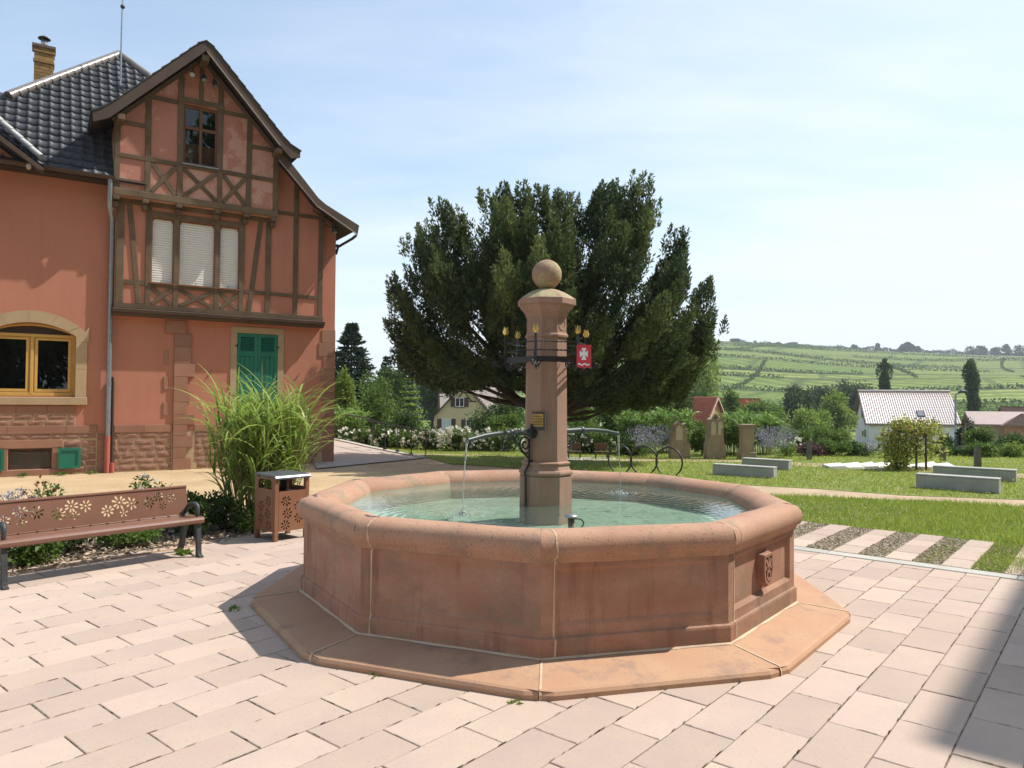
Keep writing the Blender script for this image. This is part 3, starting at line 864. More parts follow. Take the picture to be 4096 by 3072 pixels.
mb = MB(); mb.prism([(-w, zt), (w, zt - 0.002), (w * 0.98, zt - 0.016), (-w * 0.98, zt - 0.014)], -0.012, -0.004); fix_normals(mb.build('top_fold', m_red, shield))
c0 = (0.0, 2.046)
arm = []
cross = []
for q in range(4):
    ca, sa = math.cos(q * PI / 2), math.sin(q * PI / 2)
    lx, lz = (0.034, 0.050)
    for (px, pz) in ((-0.024, 1.0), (0.024, 1.0), (0.006, 0.16)):
        ln = lz if q % 2 == 0 else lx
        wd_ = px * (0.9 if q % 2 == 0 else 1.25)
        x_, z_ = wd_, pz * ln
        cross.append((c0[0] + x_ * ca + z_ * sa, c0[1] - x_ * sa + z_ * ca))
mb = MB(); mb.prism(cross, -0.0065, -0.0035); fix_normals(mb.build('cross', m_white, shield))
xs_ = np.linspace(-0.048, 0.048, 17)
wave_u = [(x, 1.958 + 0.006 * math.sin((x + 0.048) / 0.096 * 4 * PI + 0.6) + 0.006) for x in xs_]
wave_l = [(x, z - 0.013) for x, z in reversed(wave_u)]
mb = MB(); mb.prism(wave_u + wave_l, -0.0065, -0.0035); fix_normals(mb.build('wave', m_white, shield))
mb = MB(); mb.tube([(0.0, 0.0, zt - 0.02), (0.0, 0.10, zt - 0.03), (-0.02, 0.2, 2.02)], 0.005, 5); mb.build('hook', m_iron, shield)

# water spouts
m_pipe = mat('grey_green_pipe', (0.055, 0.07, 0.065), (0.035, 0.045, 0.042), 12, 0.42, 0.1, 80, metallic=0.0, spec=0.5)
m_jet = bpy.data.materials.new('falling_water'); m_jet.use_nodes = True
pj = m_jet.node_tree.nodes['Principled BSDF']; pj.inputs['Base Color'].default_value = (0.92, 0.95, 0.96, 1); pj.inputs['Roughness'].default_value = 0.08
pj.inputs['Transmission Weight'].default_value = 0.65; pj.inputs['IOR'].default_value = 1.2
def make_spout(label, dirxy, hit):
    d = Vector((dirxy[0], dirxy[1], 0)).normalized()
    th_ = math.atan2(d.y, d.x)
    root = thing('water_spout', label, 'spout', (FC[0], FC[1], 0), th_, 'water spouts on the pillar')
    X = Vector((1, 0, 0))
    mb = MB(); mb.tube([(0.17, 0, 1.372), (0.45, 0, 1.377)], 0.026, 10); mb.tube([(0.45, 0, 1.377), (0.62, 0, 1.376), (0.80, 0, 1.362), (0.985, 0, 1.332)], [0.021, 0.020, 0.019, 0.018], 10)
    mb.build('pipe', m_pipe, root)
    mb = MB(); mb.ball((0.47, 0, 1.377), 0.036, 12, 8); mb.build('collar', m_pipe, root)
    mb = MB(); mb.tube([(0.165, 0, 1.37), (0.215, 0, 1.37)], [0.055, 0.045], 8); mb.ball((0.19, 0, 1.43), 0.02, 8, 6); mb.build('wall_boss', m_iron, root)
    mb = MB()
    mb.tube([(0.19, 0, 1.12), (0.22, 0, 1.135), (0.30, 0, 1.20), (0.38, 0, 1.28), (0.45, 0, 1.34)], 0.009, 6)
    mb.tube(scroll(Vector((0.53, 0, 1.275)), 0.066, 0.012, PI * 0.75, -1.6, X, Z), 0.009, 6)
    mb.tube(scroll(Vector((0.285, 0, 1.275)), 0.085, 0.014, -PI * 0.62, 1.7, X, Z), 0.009, 6)
    mb.tube(scroll(Vector((0.40, 0, 1.325)), 0.04, 0.01, PI * 0.2, -1.3, X, Z), 0.007, 6)
    mb.build('scroll_bracket', m_iron, root)
    return root, d
s1, d1 = make_spout('iron spout pipe and scroll bracket reaching forward left from the pillar', (-0.66, -0.75), None)
s2, d2 = make_spout('iron spout pipe with scrolls on the far right side of the pillar', (0.70, 0.62), None)
mb = MB(); mb.tube([(0.203, -0.02, 1.32), (0.207, -0.02, 1.10), (0.262, -0.02, 1.03), (0.25, -0.02, 0.99), (0.246, -0.02, 0.40)], 0.011, 6)
mb.build('drain_rod', m_iron, s1)
def make_jet(label, d, reach):
    p0 = Vector((FC[0], FC[1], 0)) + d * 0.985
    pts, rs = [], []
    n = 40
    for i in range(n + 1):
        s = i / n
        z = 1.320 - s * s * (1.320 - WZ) * 1.0
        pos = p0 + d * (reach * s) + Vector((rnd.gauss(0, 0.0022), rnd.gauss(0, 0.0022), 0)) * (0.3 + s * 1.6)
        pts.append((pos.x, pos.y, z)); rs.append((0.012 - 0.0075 * min(1, s * 1.5)) * (1 + 0.45 * rnd.uniform(-1, 1) * s))
    mb = MB(); mb.tube(pts, rs, 7)
    o = mb.build('water_jet', m_jet); tag(o, label, 'water jet', 'water jets falling into the basin')
    e = pts[-1]
    mb = MB()
    for _ in range(70):
        a_ = rnd.uniform(0, 2 * PI); r_ = abs(rnd.gauss(0, 0.075))
        mb.ball((e[0] + r_ * math.cos(a_), e[1] + r_ * math.sin(a_), WZ + abs(rnd.gauss(0, 0.012)) * (1.4 if r_ < 0.06 else 0.7)), rnd.uniform(0.003, 0.009), 6, 4, sz=0.8)
    for _ in range(16):
        a_ = rnd.uniform(0, 2 * PI); r_ = rnd.uniform(0.08, 0.32)
        mb.ball((e[0] + r_ * math.cos(a_), e[1] + r_ * math.sin(a_), WZ + rnd.uniform(0.002, 0.05)), rnd.uniform(0.002, 0.005), 6, 4)
    sp_ = mb.build('splash', m_jet, None); tag(sp_, kind='stuff')
make_jet('thin water jet falling from the front spout into the basin', d1, 0.05)
make_jet('thin water jet falling from the spout behind the pillar', d2, 0.04)

# submerged lamp and its cable
lamp = thing('basin_lamp', 'small mushroom shaped lamp standing in the basin water near the front rim', 'lamp', (0.44, 5.34, 0))
m_steel = mat('dull_steel', (0.42, 0.42, 0.42), (0.34, 0.34, 0.34), 20, 0.35, metallic=0.8)
m_rust = mat('rusty_stem', (0.20, 0.15, 0.12), (0.14, 0.10, 0.08), 20, 0.8)
mb = MB(); mb.lathe([(0.012, 0.33), (0.02, 0.70), (0.026, 0.80)], 12); mb.build('stem', m_rust, lamp)
mb = MB(); mb.lathe([(0.030, 0.795), (0.052, 0.805), (0.052, 0.812), (0.03, 0.822), (0.004, 0.825)], 18); mb.build('lamp_head', m_steel, lamp)
mb = MB(); mb.tube([(0.02, 0.01, 0.79), (0.07, 0.02, 0.785), (0.095, 0.03, 0.76), (0.09, 0.04, 0.735), (0.03, 0.05, 0.66), (0, 0.05, 0.5)], 0.006, 6); mb.build('cable', m_iron, lamp)

# ------------------------------------------------------------------ half-timbered house
HA = math.radians(33)
house = thing('timber_framed_house', 'salmon red half timbered house with steep dark roof and green shutters', 'house', (-8.92, 16.23, 0), HA)
m_plaster = mat('salmon_plaster', (0.455, 0.195, 0.128), (0.425, 0.178, 0.114), 1.3, 0.92, 0.25, 90, c3=(0.40, 0.168, 0.11), scale3=0.7, lo3=0.5, hi3=0.8, streak=(0.36, 0.135, 0.085), st_amt=0.30, speck=(0.38, 0.15, 0.095))
m_plaster_up = mat('patchy_plaster', (0.44, 0.195, 0.14), (0.41, 0.178, 0.125), 2.0, 0.92, 0.25, 90, c3=(0.51, 0.28, 0.215), scale3=0.95, lo3=0.50, hi3=0.52, streak=(0.38, 0.15, 0.10), st_amt=0.25)
m_timber = mat('old_timber', (0.15, 0.105, 0.062), (0.10, 0.068, 0.042), 2.5, 0.85, 0.5, 45, c3=(0.15, 0.105, 0.06), scale3=4, lo3=0.52, hi3=0.7, rand=0.12)
m_barge = mat('brown_painted_board', (0.088, 0.058, 0.040), (0.07, 0.045, 0.032), 2.0, 0.7, 0.2, 60)
m_soffit = mat('dark_soffit', (0.05, 0.034, 0.024), (0.035, 0.024, 0.018), 3, 0.85)
m_stone = mat('rock_faced_sandstone', (0.30, 0.165, 0.115), (0.25, 0.13, 0.09), 5, 0.92, 0.5, 40, rand=0.14, c3=(0.31, 0.185, 0.13), scale3=4, lo3=0.5, hi3=0.7, bdist=0.02)
m_ashlar = mat('dressed_red_sandstone', (0.315, 0.165, 0.105), (0.27, 0.135, 0.088), 2, 0.9, 0.2, 70, rand=0.09)
m_surround = mat('ochre_sandstone', (0.42, 0.31, 0.185), (0.37, 0.265, 0.155), 2.5, 0.9, 0.2, 70, rand=0.05)
m_mort = mat('wall_mortar', (0.46, 0.335, 0.21), (0.40, 0.285, 0.175), 8, 0.95, 0.4, 60)
m_green = mat('green_shutter_paint', (0.022, 0.175, 0.115), (0.014, 0.135, 0.088), 6, 0.6, 0.25, 90, stretch=(1, 1, 0.15), c3=(0.05, 0.11, 0.07), scale3=7, lo3=0.58, hi3=0.72)
m_yellow = mat('ochre_window_paint', (0.56, 0.345, 0.095), (0.50, 0.30, 0.08), 4, 0.5)
m_brownwin = mat('brown_window_paint', (0.17, 0.075, 0.032), (0.13, 0.055, 0.025), 6, 0.55)
m_slat = mat('white_blind_slat', (0.72, 0.71, 0.66), (0.68, 0.67, 0.62), 3, 0.55)
m_zinc = mat('zinc', (0.30, 0.33, 0.35), (0.24, 0.27, 0.29), 8, 0.42, 0.1, 60, metallic=0.6, spec=0.5)
m_redpipe = mat('red_painted_pipe', (0.44, 0.12, 0.085), (0.38, 0.10, 0.07), 8, 0.6)
m_tile = mat('dark_glazed_tile', (0.035, 0.038, 0.045), (0.05, 0.052, 0.058), 6, 0.55, 0.15, 60, spec=0.35, rand=0.22)
m_ridge = mat('ridge_tile', (0.20, 0.165, 0.14), (0.15, 0.125, 0.11), 8, 0.3, 0.2, 60, spec=0.6, rand=0.1)
m_glass = bpy.data.materials.new('window_glass'); m_glass.use_nodes = True
N, L = m_glass.node_tree.nodes, m_glass.node_tree.links
N.remove(N['Principled BSDF'])
g1 = nd('ShaderNodeBsdfGlossy'); g1.inputs['Roughness'].default_value = 0.01
t1 = nd('ShaderNodeBsdfTransparent'); t1.inputs['Color'].default_value = (0.80, 0.85, 0.83, 1)
f1 = nd('ShaderNodeFresnel'); f1.inputs['IOR'].default_value = 1.5
ms1 = nd('ShaderNodeMixShader'); L.new(f1.outputs[0], ms1.inputs[0]); L.new(t1.outputs[0], ms1.inputs[1]); L.new(g1.outputs[0], ms1.inputs[2])
L.new(ms1.outputs[0], N['Material Output'].inputs['Surface'])
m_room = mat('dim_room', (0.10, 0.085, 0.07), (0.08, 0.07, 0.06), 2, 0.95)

def hp_(name, mb, material, parent=house): return fix_normals(mb.build(name, material, parent))
def rect(x0, x1, z0, z1): return [(x0, z0), (x1, z0), (x1, z1), (x0, z1)]
def arch(x0, x1, z0, zs_, zt_, n=14):
    """outline with flat sill and segmental head: springs at zs_, crown at zt_"""
    c = (x0 + x1) / 2; h = (x1 - x0) / 2; rise = zt_ - zs_
    R_ = (h * h + rise * rise) / (2 * rise); zc_ = zt_ - R_
    a_ = math.asin(h / R_)
    return [(x0, z0), (x1, z0)] + [(c + R_ * math.sin(t), zc_ + R_ * math.cos(t)) for t in np.linspace(a_, -a_, n)]
ARI = arch(-2.30, -0.70, 1.655, 2.965, 3.225)
# ground floor front wall with the openings cut through
mb = MB()
mb.prism(rect(-8, 5.10, -0.3, 6.46), 0.0, 0.30, [ARI, rect(-1.87, -1.10, 0.115, 0.555), rect(2.66, 3.63, 0.30, 3.24)])
hp_('wall', mb, m_plaster)
mb = MB()
mb.box(4.80, 5.10, 0.301, 9.0, -0.3, 6.2); mb.box(-8, 5.10, 8.7, 9.0, -0.3, 6.2); mb.box(-8, -7.7, 0.301, 8.7, -0.3, 6.2)
hp_('wall', mb, m_plaster)
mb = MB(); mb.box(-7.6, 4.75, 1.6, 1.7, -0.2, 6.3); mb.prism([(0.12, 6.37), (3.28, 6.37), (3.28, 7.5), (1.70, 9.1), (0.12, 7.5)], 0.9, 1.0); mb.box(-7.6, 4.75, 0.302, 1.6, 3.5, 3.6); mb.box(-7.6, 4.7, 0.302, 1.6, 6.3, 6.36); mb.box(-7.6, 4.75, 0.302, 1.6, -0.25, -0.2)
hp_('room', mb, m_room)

# gallery storey (front at y=-.15) and gable storey (front at y=-.35)
GW = [(0.735, 1.185), (1.31, 2.08), (2.20, 2.635)]
mb = MB()
mb.prism([(0.0, 3.46), (4.715, 3.46), (4.715, 6.50), (4.40, 6.62), (3.44, 7.60), (0.0, 7.60)], -0.15, -0.002, [rect(a, b, 4.27, 5.76) for a, b in GW])
hp_('gallery_wall', mb, m_plaster)
mb = MB()
mb.prism([(-0.06, 6.10), (3.46, 6.10), (3.46, 7.72), (1.70, 9.56), (-0.06, 7.76)], -0.35, -0.152, [rect(1.325, 2.07, 7.055, 8.45)])
hp_('gable_wall', mb, m_plaster_up)
mb = MB(); mb.box(-0.06, 0.10, -0.151, 5.0, 6.10, 7.74); mb.box(3.30, 3.46, -0.151, 5.0, 6.3, 7.72); mb.box(-0.06, 3.46, -0.1515, 0.6, 6.10, 6.2)
hp_('cheek_wall', mb, m_plaster_up)

# timbers: every beam is its own piece
def beam(x0, z0, x1, z1, w, y, dep=0.03, name='timber'):
    d = Vector((x1 - x0, 0, z1 - z0)); l = d.length; d.normalize(); q = Vector((-d.z, 0, d.x)) * (w * 0.46)
    a, b = Vector((x0, 0, z0)), Vector((x1, 0, z1))
    vs = []
    for yy, s_ in ((y + 0.02, 1.0), (y - dep + 0.006, 1.0), (y - dep, 0.9)):
        for p, sg in ((a, -1), (a, 1), (b, 1), (b, -1)):
            jx = rnd.uniform(-0.004, 0.004)
            e = p + q * sg * s_
            vs.append((e.x + jx, yy, e.z + rnd.uniform(-0.004, 0.004)))
    fs = [(0, 1, 2, 3), (11, 10, 9, 8)]
    for k in (0, 4):
        for i in range(4):
            j = (i + 1) % 4; fs.append((k + i, k + j, k + j + 4, k + i + 4))
    mb = MB(); mb.add(vs, fs); return hp_(name, mb, m_timber)
YG, YU = -0.15, -0.35
# gallery storey
for x, w in ((0.095, 0.17), (0.665, 0.125), (1.248, 0.12), (2.14, 0.12), (2.70, 0.13), (3.325, 0.13), (4.005, 0.12), (4.645, 0.13)):
    top = 6.04 if x < 3.4 else (7.05 if x < 4.3 else 6.42)
    beam(x, 3.66, x, top, w, YG, 0.032)
beam(0.265, 6.02, 0.49, 3.76, 0.115, YG, 0.028); beam(3.14, 6.0, 2.885, 3.76, 0.115, YG, 0.028)
beam(0.0, 6.06, 3.42, 6.06, 0.15, YG, 0.036)
beam(0.72, 5.83, 2.72, 5.83, 0.13, YG, 0.034)
beam(0.18, 4.235, 0.60, 4.235, 0.11, YG, 0.027); beam(2.765, 4.235, 3.26, 4.235, 0.09, YG, 0.027); beam(3.39, 4.235, 3.945, 4.235, 0.09, YG, 0.027); beam(4.065, 4.235, 4.58, 4.235, 0.09, YG, 0.027)
beam(0.72, 4.215, 2.65, 4.215, 0.10, YG, 0.040)
beam(3.40, 6.285, 3.945, 6.285, 0.09, YG, 0.027); beam(4.065, 6.285, 4.58, 6.285, 0.09, YG, 0.027)
beam(0.0, 3.70, 4.72, 3.70, 0.12, YG, 0.036)
for a, b in ((0.73, 1.19), (1.31, 2.08), (2.20, 2.635)):
    beam(a + 0.02, 4.15, b - 0.02, 3.78, 0.095, YG, 0.024); beam(a + 0.02, 3.78, b - 0.02, 4.15, 0.095, YG, 0.029)
# gable storey
for x, zt_ in ((-0.01, 7.82), (0.60, 8.42), (1.265, 9.06), (2.13, 9.06), (2.79, 8.42), (3.425, 7.74)):
    beam(x, 6.24, x, zt_, 0.125, YU, 0.030)
beam(1.695, 8.55, 1.695, 9.50, 0.10, YU, 0.026)
beam(-0.06, 6.18, 3.48, 6.18, 0.16, YU, 0.045)
beam(-0.05, 7.0, 3.46, 7.0, 0.10, YU, 0.034)
beam(0.05, 7.735, 0.54, 7.735, 0.10, YU, 0.026); beam(2.85, 7.735, 3.37, 7.735, 0.10, YU, 0.026)
beam(0.66, 8.43, 1.20, 8.43, 0.10, YU, 0.026); beam(2.19, 8.43, 2.73, 8.43, 0.10, YU, 0.026)
beam(1.20, 8.53, 2.20, 8.53, 0.13, YU, 0.036)
for a, b in ((0.66, 1.20), (1.33, 2.07), (2.19, 2.73)):
    beam(a + 0.02, 6.93, b - 0.02, 6.29, 0.10, YU, 0.024); beam(a + 0.02, 6.29, b - 0.02, 6.93, 0.10, YU, 0.029)
# raking timbers under the verge
beam(-0.10, 7.73, 1.66, 9.52, 0.10, YU, 0.034); beam(3.50, 7.66, 1.74, 9.52, 0.10, YU, 0.034)
# beam ends carrying the upper storey
for x in (-0.02, 0.565, 1.255, 2.10, 2.755, 3.40):
    mb = MB(); mb.box(x - 0.065, x + 0.065, -0.40, -0.13, 6.0, 6.10, 0.015); mb.box(x - 0.055, x + 0.055, -0.31, -0.12, 5.86, 5.999, 0.02)
    hp_('beam_end', mb, m_timber)
# moulded sill beam
mb = MB(); mb.prism([(-0.14, 3.46), (-0.20, 3.47), (-0.225, 3.50), (-0.235, 3.535), (-0.30, 3.55), (-0.31, 3.615), (-0.29, 3.63), (-0.14, 3.64)], -0.03, 4.735, axes='yz')
hp_('sill_beam', mb, m_barge)
# gallery windows with roller blinds
sl = MB(); sl.prism([(-0.012, 0.0), (-0.018, 0.012), (-0.018, 0.040), (-0.012, 0.0495), (0.0, 0.0495), (0.0, 0.0)], -0.5, 0.5, axes='yz')
slat_me = sl.mesh('slat', m_slat)
bm = bmesh.new(); bm.from_mesh(slat_me); bmesh.ops.recalc_face_normals(bm, faces=bm.faces); bm.to_mesh(slat_me); bm.free()
for a, b in GW:
    fr_ = MB(); e = 0.035
    fr_.prism(rect(a - 0.005, b + 0.005, 4.262, 5.765), -0.140, -0.115, [[(a + 0.012, 4.285), (b - 0.012, 4.285), (b - 0.012, 5.66), (b - 0.05, 5.73), (a + 0.05, 5.73), (a + 0.012, 5.66)]])
    wdw = hp_('gallery_window', fr_, m_brownwin)
    mb = MB(); mb.box(a - 0.04, b + 0.04, -0.215, -0.13, 4.232, 4.268, 0.006); hp_('sill', mb, m_brownwin, wdw)
    z = 4.275; k = 0
    while z < 5.74:
        o = link('slat', slat_me, wdw, ((a + b) / 2, -0.088 + rnd.gauss(0, 0.0008), z)); o.scale = (b - a - 0.012, 1, 1); z += 0.0545
    mb = MB(); mb.box(a - 0.01, b + 0.01, -0.078, -0.070, 4.26, 5.77); hp_('blind_backing', mb, m_soffit, wdw)
    mb = MB(); mb.tube([((a + b) / 2 - 0.05, -0.2, 4.262), ((a + b) / 2 - 0.01, -0.2, 4.33)], 0.006, 5); mb.build('stay_hook', m_iron, wdw)
# gable window
mb = MB()
mb.prism(rect(1.325, 2.07, 7.055, 8.45), -0.315, -0.27, [rect(1.375, 1.665, 7.11, 7.88), rect(1.735, 2.02, 7.11, 7.88), rect(1.375, 1.665, 7.95, 8.37), rect(1.735, 2.02, 7.95, 8.37)])
gwin = hp_('gable_window', mb, m_brownwin)
mb = MB(); mb.box(1.672, 1.728, -0.33, -0.314, 7.07, 8.40, 0.004); hp_('meeting_stile', mb, m_brownwin, gwin)
for a, b, c, d in ((1.37, 1.67, 7.10, 7.89), (1.73, 2.03, 7.10, 7.89), (1.37, 1.67, 7.94, 8.38), (1.73, 2.03, 7.94, 8.38)):
    mb = MB(); mb.box(a, b, -0.293, -0.287, c, d); hp_('pane', m_glass and mb, m_glass, gwin)
mb = MB(); mb.box(1.30, 2.10, -0.42, -0.30, 7.022, 7.056, 0.006); hp_('sill', mb, m_zinc, gwin)

# arched ground floor window
aw = MB()
aw.prism(arch(-2.34, -0.66, 1.655, 2.955, 3.213), 0.125, 0.160, [rect(-2.19, -1.565, 1.775, 2.89), rect(-1.425, -0.80, 1.775, 2.89), arch(-2.19, -0.80, 2.995, 3.02, 3.16, 9)])
awin = hp_('arched_window', aw, m_yellow)
for a, b in ((-2.205, -1.55), (-1.44, -0.785)):
    mb = MB(); mb.prism(rect(a, b, 1.755, 2.905), 0.105, 0.126, [rect(a + 0.05, b - 0.05, 1.815, 2.86)]); hp_('casement', mb, m_yellow, awin)
    mb = MB(); mb.box(a + 0.03, b - 0.03, 0.138, 0.143, 1.78, 2.89); hp_('pane', mb, m_glass, awin)
mb = MB(); mb.box(-1.525, -1.465, 0.09, 0.124, 1.70, 2.93, 0.006); hp_('mullion', mb, m_yellow, awin)
mb = MB(); mb.box(-2.32, -0.68, 0.095, 0.124, 1.66, 1.735, 0.006); hp_('bottom_rail', mb, m_yellow, awin)
mb = MB(); mb.box(-2.32, -0.68, 0.098, 0.124, 2.925, 2.985, 0.006); hp_('transom', mb, m_yellow, awin)
mb = MB(); mb.prism(arch(-2.32, -0.68, 2.99, 3.0, 3.205), 0.128, 0.135); hp_('arch_panel', mb, m_soffit, awin)
# ochre stone surround, cut in voussoirs and jamb stones
m_s = m_surround
def arc_pts(c, hw, zs_, zt_, t0, t1, n=5):
    rise = zt_ - zs_; R_ = (hw * hw + rise * rise) / (2 * rise); zc_ = zt_ - R_; A_ = math.asin(hw / R_)
    return [(c + R_ * math.sin(A_ * (2 * t - 1)), zc_ + R_ * math.cos(A_ * (2 * t - 1))) for t in np.linspace(t0, t1, n)]
cA = -1.50
for t0, t1 in ((0.0, 0.24), (0.24, 0.47), (0.47, 0.70), (0.70, 0.90)):
    g = 0.001
    o_ = arc_pts(cA, 1.02, 3.02, 3.475, t0 + g, t1 - g); i_ = arc_pts(cA, 0.80, 2.965, 3.225, t0 + g, t1 - g)
    mb = MB(); mb.prism(o_ + list(reversed(i_)), -0.03, 0.12); hp_('arch_stone', mb, m_s)
mb = MB(); mb.prism(arc_pts(cA, 1.02, 3.02, 3.475, 0.904, 0.97, 4) + [(-0.455, 3.20), (-0.455, 2.845), (-0.698, 2.845), (-0.698, 2.965)] + list(reversed(arc_pts(cA, 0.80, 2.965, 3.225, 0.904, 0.995, 3))), -0.03, 0.12); hp_('arch_stone', mb, m_s)
for z0, z1, x1 in ((1.645, 2.25, -0.49), (2.254, 2.841, -0.485)):
    mb = MB(); mb.box(-0.698, x1, -0.03, 0.12, z0, z1, 0.004); hp_('jamb_stone', mb, m_s)
    mb = MB(); mb.box(-2.51, -2.302, -0.03, 0.12, z0, z1, 0.004); hp_('jamb_stone', mb, m_s)
mb = MB(); mb.box(-2.56, -0.47, -0.075, 0.20, 1.475, 1.642, 0.01); hp_('window_sill', mb, m_s)

# door-height green shutters in a stone frame
for p in ([(2.51, 0.2), (2.655, 0.2), (2.655, 1.7), (2.51, 1.7)], [(2.51, 1.704), (2.655, 1.704), (2.655, 3.24), (2.51, 3.24)], [(3.635, 0.2), (3.78, 0.2), (3.78, 1.9), (3.635, 1.9)], [(3.635, 1.904), (3.78, 1.904), (3.78, 3.24), (3.635, 3.24)], [(2.51, 3.244), (3.78, 3.244), (3.78, 3.395), (2.51, 3.395)]):
    mb = MB(); mb.prism(p, -0.025, 0.20); hp_('door_frame_stone', mb, m_s)
lou = MB(); lou.add([(-0.5, -0.006, 0.0), (0.5, -0.006, 0.0), (0.5, 0.030, 0.034), (-0.5, 0.030, 0.034), (-0.5, -0.012, 0.006), (0.5, -0.012, 0.006), (0.5, 0.024, 0.040), (-0.5, 0.024, 0.040)], [(0, 1, 2, 3), (7, 6, 5, 4), (0, 4, 5, 1), (1, 5, 6, 2), (2, 6, 7, 3), (3, 7, 4, 0)])
lou_me = lou.mesh('louvre', m_green)
for a, b in ((2.662, 3.142), (3.148, 3.628)):
    mb = MB()
    f = 0.075
    mb.prism(rect(a, b, 0.32, 3.235), -0.012, 0.030, [rect(a + f, b - f, 2.80, 3.15), rect(a + f, b - f, 1.72, 2.68), rect(a + f, b - f, 0.42, 1.62)])
    sht = hp_('door_shutter', mb, m_green)
    for z0, z1 in ((1.72, 2.68), (0.42, 1.62)):
        n_ = 3; wv = (b - a - 2 * f)
        for q in range(n_):
            mb = MB(); mb.box(a + f + wv * q / n_ + 0.003, a + f + wv * (q + 1) / n_ - 0.003, 0.002, 0.02, z0 + 0.004, z1 - 0.004, 0.004); hp_('board', mb, m_green, sht)
    mb = MB(); mb.box(a + 0.01, b - 0.01, 0.034, 0.04, 0.33, 3.22); hp_('shutter_back', mb, m_soffit, sht)
    z = 2.805
    while z < 3.13:
        o = link('louvre', lou_me, sht, ((a + b) / 2, -0.004, z)); o.scale = (b - a - 2 * f - 0.004, 1, 1); z += 0.042
    for z in (2.93, 1.75):
        x = a if a < 3 else b; s_ = -1 if a < 3 else 1
        mb = MB(); mb.box(x - 0.02, x + 0.02, -0.03, -0.012, z - 0.03, z + 0.03, 0.004); mb.tube([(x, -0.03, z), (x + s_ * 0.05, -0.035, z), (x + s_ * 0.055, -0.03, z - 0.04)], 0.006, 5); mb.build('hinge', m_iron, sht)
for x, z in ((2.02, 2.20), (4.12, 2.20)):
    mb = MB(); mb.tube([(x - 0.06, -0.03, z - 0.11), (x + 0.07, -0.035, z + 0.11), (x + 0.075, -0.01, z + 0.115)], 0.006, 5); mb.build('shutter_stay', m_iron, house)

# quoins: pilaster between the bays and the corner
def block(x0, x1, z0, z1, y=-0.022, m=None, name='quoin', y1=0.02):
    mb = MB(); g = 0.003; mb.box(x0 + g, x1 - g, y, y1, z0 + g, z1 - g, 0.005); return hp_(name, mb, m or m_ashlar)
for x0, x1, z0, z1 in ((1.065, 1.50, 3.14, 3.45), (1.26, 1.63, 2.84, 3.14), (1.26, 1.62, 2.45, 2.84), (1.26, 1.715, 2.14, 2.45), (1.26, 1.56, 1.83, 2.14), (1.26, 1.615, 1.55, 1.83), (1.26, 1.55, 1.27, 1.55), (1.26, 1.72, 1.02, 1.27),
                       (1.26, 1.57, 0.77, 1.02), (1.26, 1.70, 0.50, 0.77), (1.26, 1.55, 0.25, 0.50), (1.26, 1.66, -0.05, 0.25)):
    block(x0, x1, z0, z1, -0.055)
for z0, z1 in ((2.43, 2.75), (1.83, 2.14), (1.24, 1.55)): block(1.045, 1.14, z0, z1)
for x0, z0, z1 in ((4.75, 3.10, 3.45), (4.67, 2.74, 3.10), (4.80, 2.42, 2.74), (4.72, 2.12, 2.42), (4.83, 1.82, 2.12), (4.76, 1.50, 1.82), (4.86, 1.20, 1.50), (4.72, 0.90, 1.20), (4.82, 0.60, 0.90), (4.70, 0.30, 0.60), (4.80, 0.0, 0.30)):
    block(x0, 5.115, z0, z1)
# smooth band course over the plinth
for x0, x1 in ((-7.9, -6.6), (-6.6, -5.4), (-5.4, -4.3), (-4.3, -3.2), (-3.2, -1.9), (-1.9, -0.85), (-0.85, -0.27), (0.06, 0.66), (0.66, 1.255), (1.72, 2.50), (3.79, 4.30), (4.30, 4.72)): block(x0, x1, 0.86, 1.03, -0.035, name='band_stone')
for x0, x1 in ((-3.2, -2.35), (-2.35, -1.75), (-1.75, -1.20), (-1.20, -0.68)): block(x0, x1, 1.285, 1.47, -0.02, name='band_stone')
# cellar window surround
block(-2.20, -0.90, 0.56, 0.735, -0.045, name='cellar_lintel'); block(-2.20, -0.72, -0.06, 0.11, -0.05, name='cellar_sill')
block(-2.02, -1.875, 0.11, 0.56, -0.04, name='cellar_jamb'); block(-1.095, -0.975, 0.11, 0.56, -0.04, name='cellar_jamb')
mb = MB(); mb.prism(rect(-1.87, -1.10, 0.115, 0.555), 0.07, 0.10, [rect(-1.83, -1.50, 0.15, 0.52), rect(-1.465, -1.14, 0.15, 0.52)])
cw = hp_('cellar_window', mb, m_brownwin)
mb = MB(); mb.box(-1.84, -1.13, 0.083, 0.088, 0.14, 0.53); hp_('pane', mb, m_glass, cw)
gr = MB()
for x in np.linspace(-1.83, -1.14, 24): gr.box(x - 0.002, x + 0.002, 0.03, 0.034, 0.118, 0.552)
for z in np.linspace(0.14, 0.54, 14): gr.box(-1.868, -1.102, 0.0345, 0.038, z - 0.002, z + 0.002)
hp_('wire_grille', gr, m_rust, cw)
for a, b in ((-0.985, -0.57), (-2.38, -1.935)):
    mb = MB(); mb.prism(rect(a, b, 0.11, 0.55), -0.10, -0.062, [rect(a + 0.055, b - 0.055, 0.165, 0.495)])
    cs = hp_('cellar_shutter', mb, m_green)
    mb = MB(); mb.box(a + 0.05, b - 0.05, -0.083, -0.07, 0.16, 0.50); hp_('panel', mb, m_green, cs)
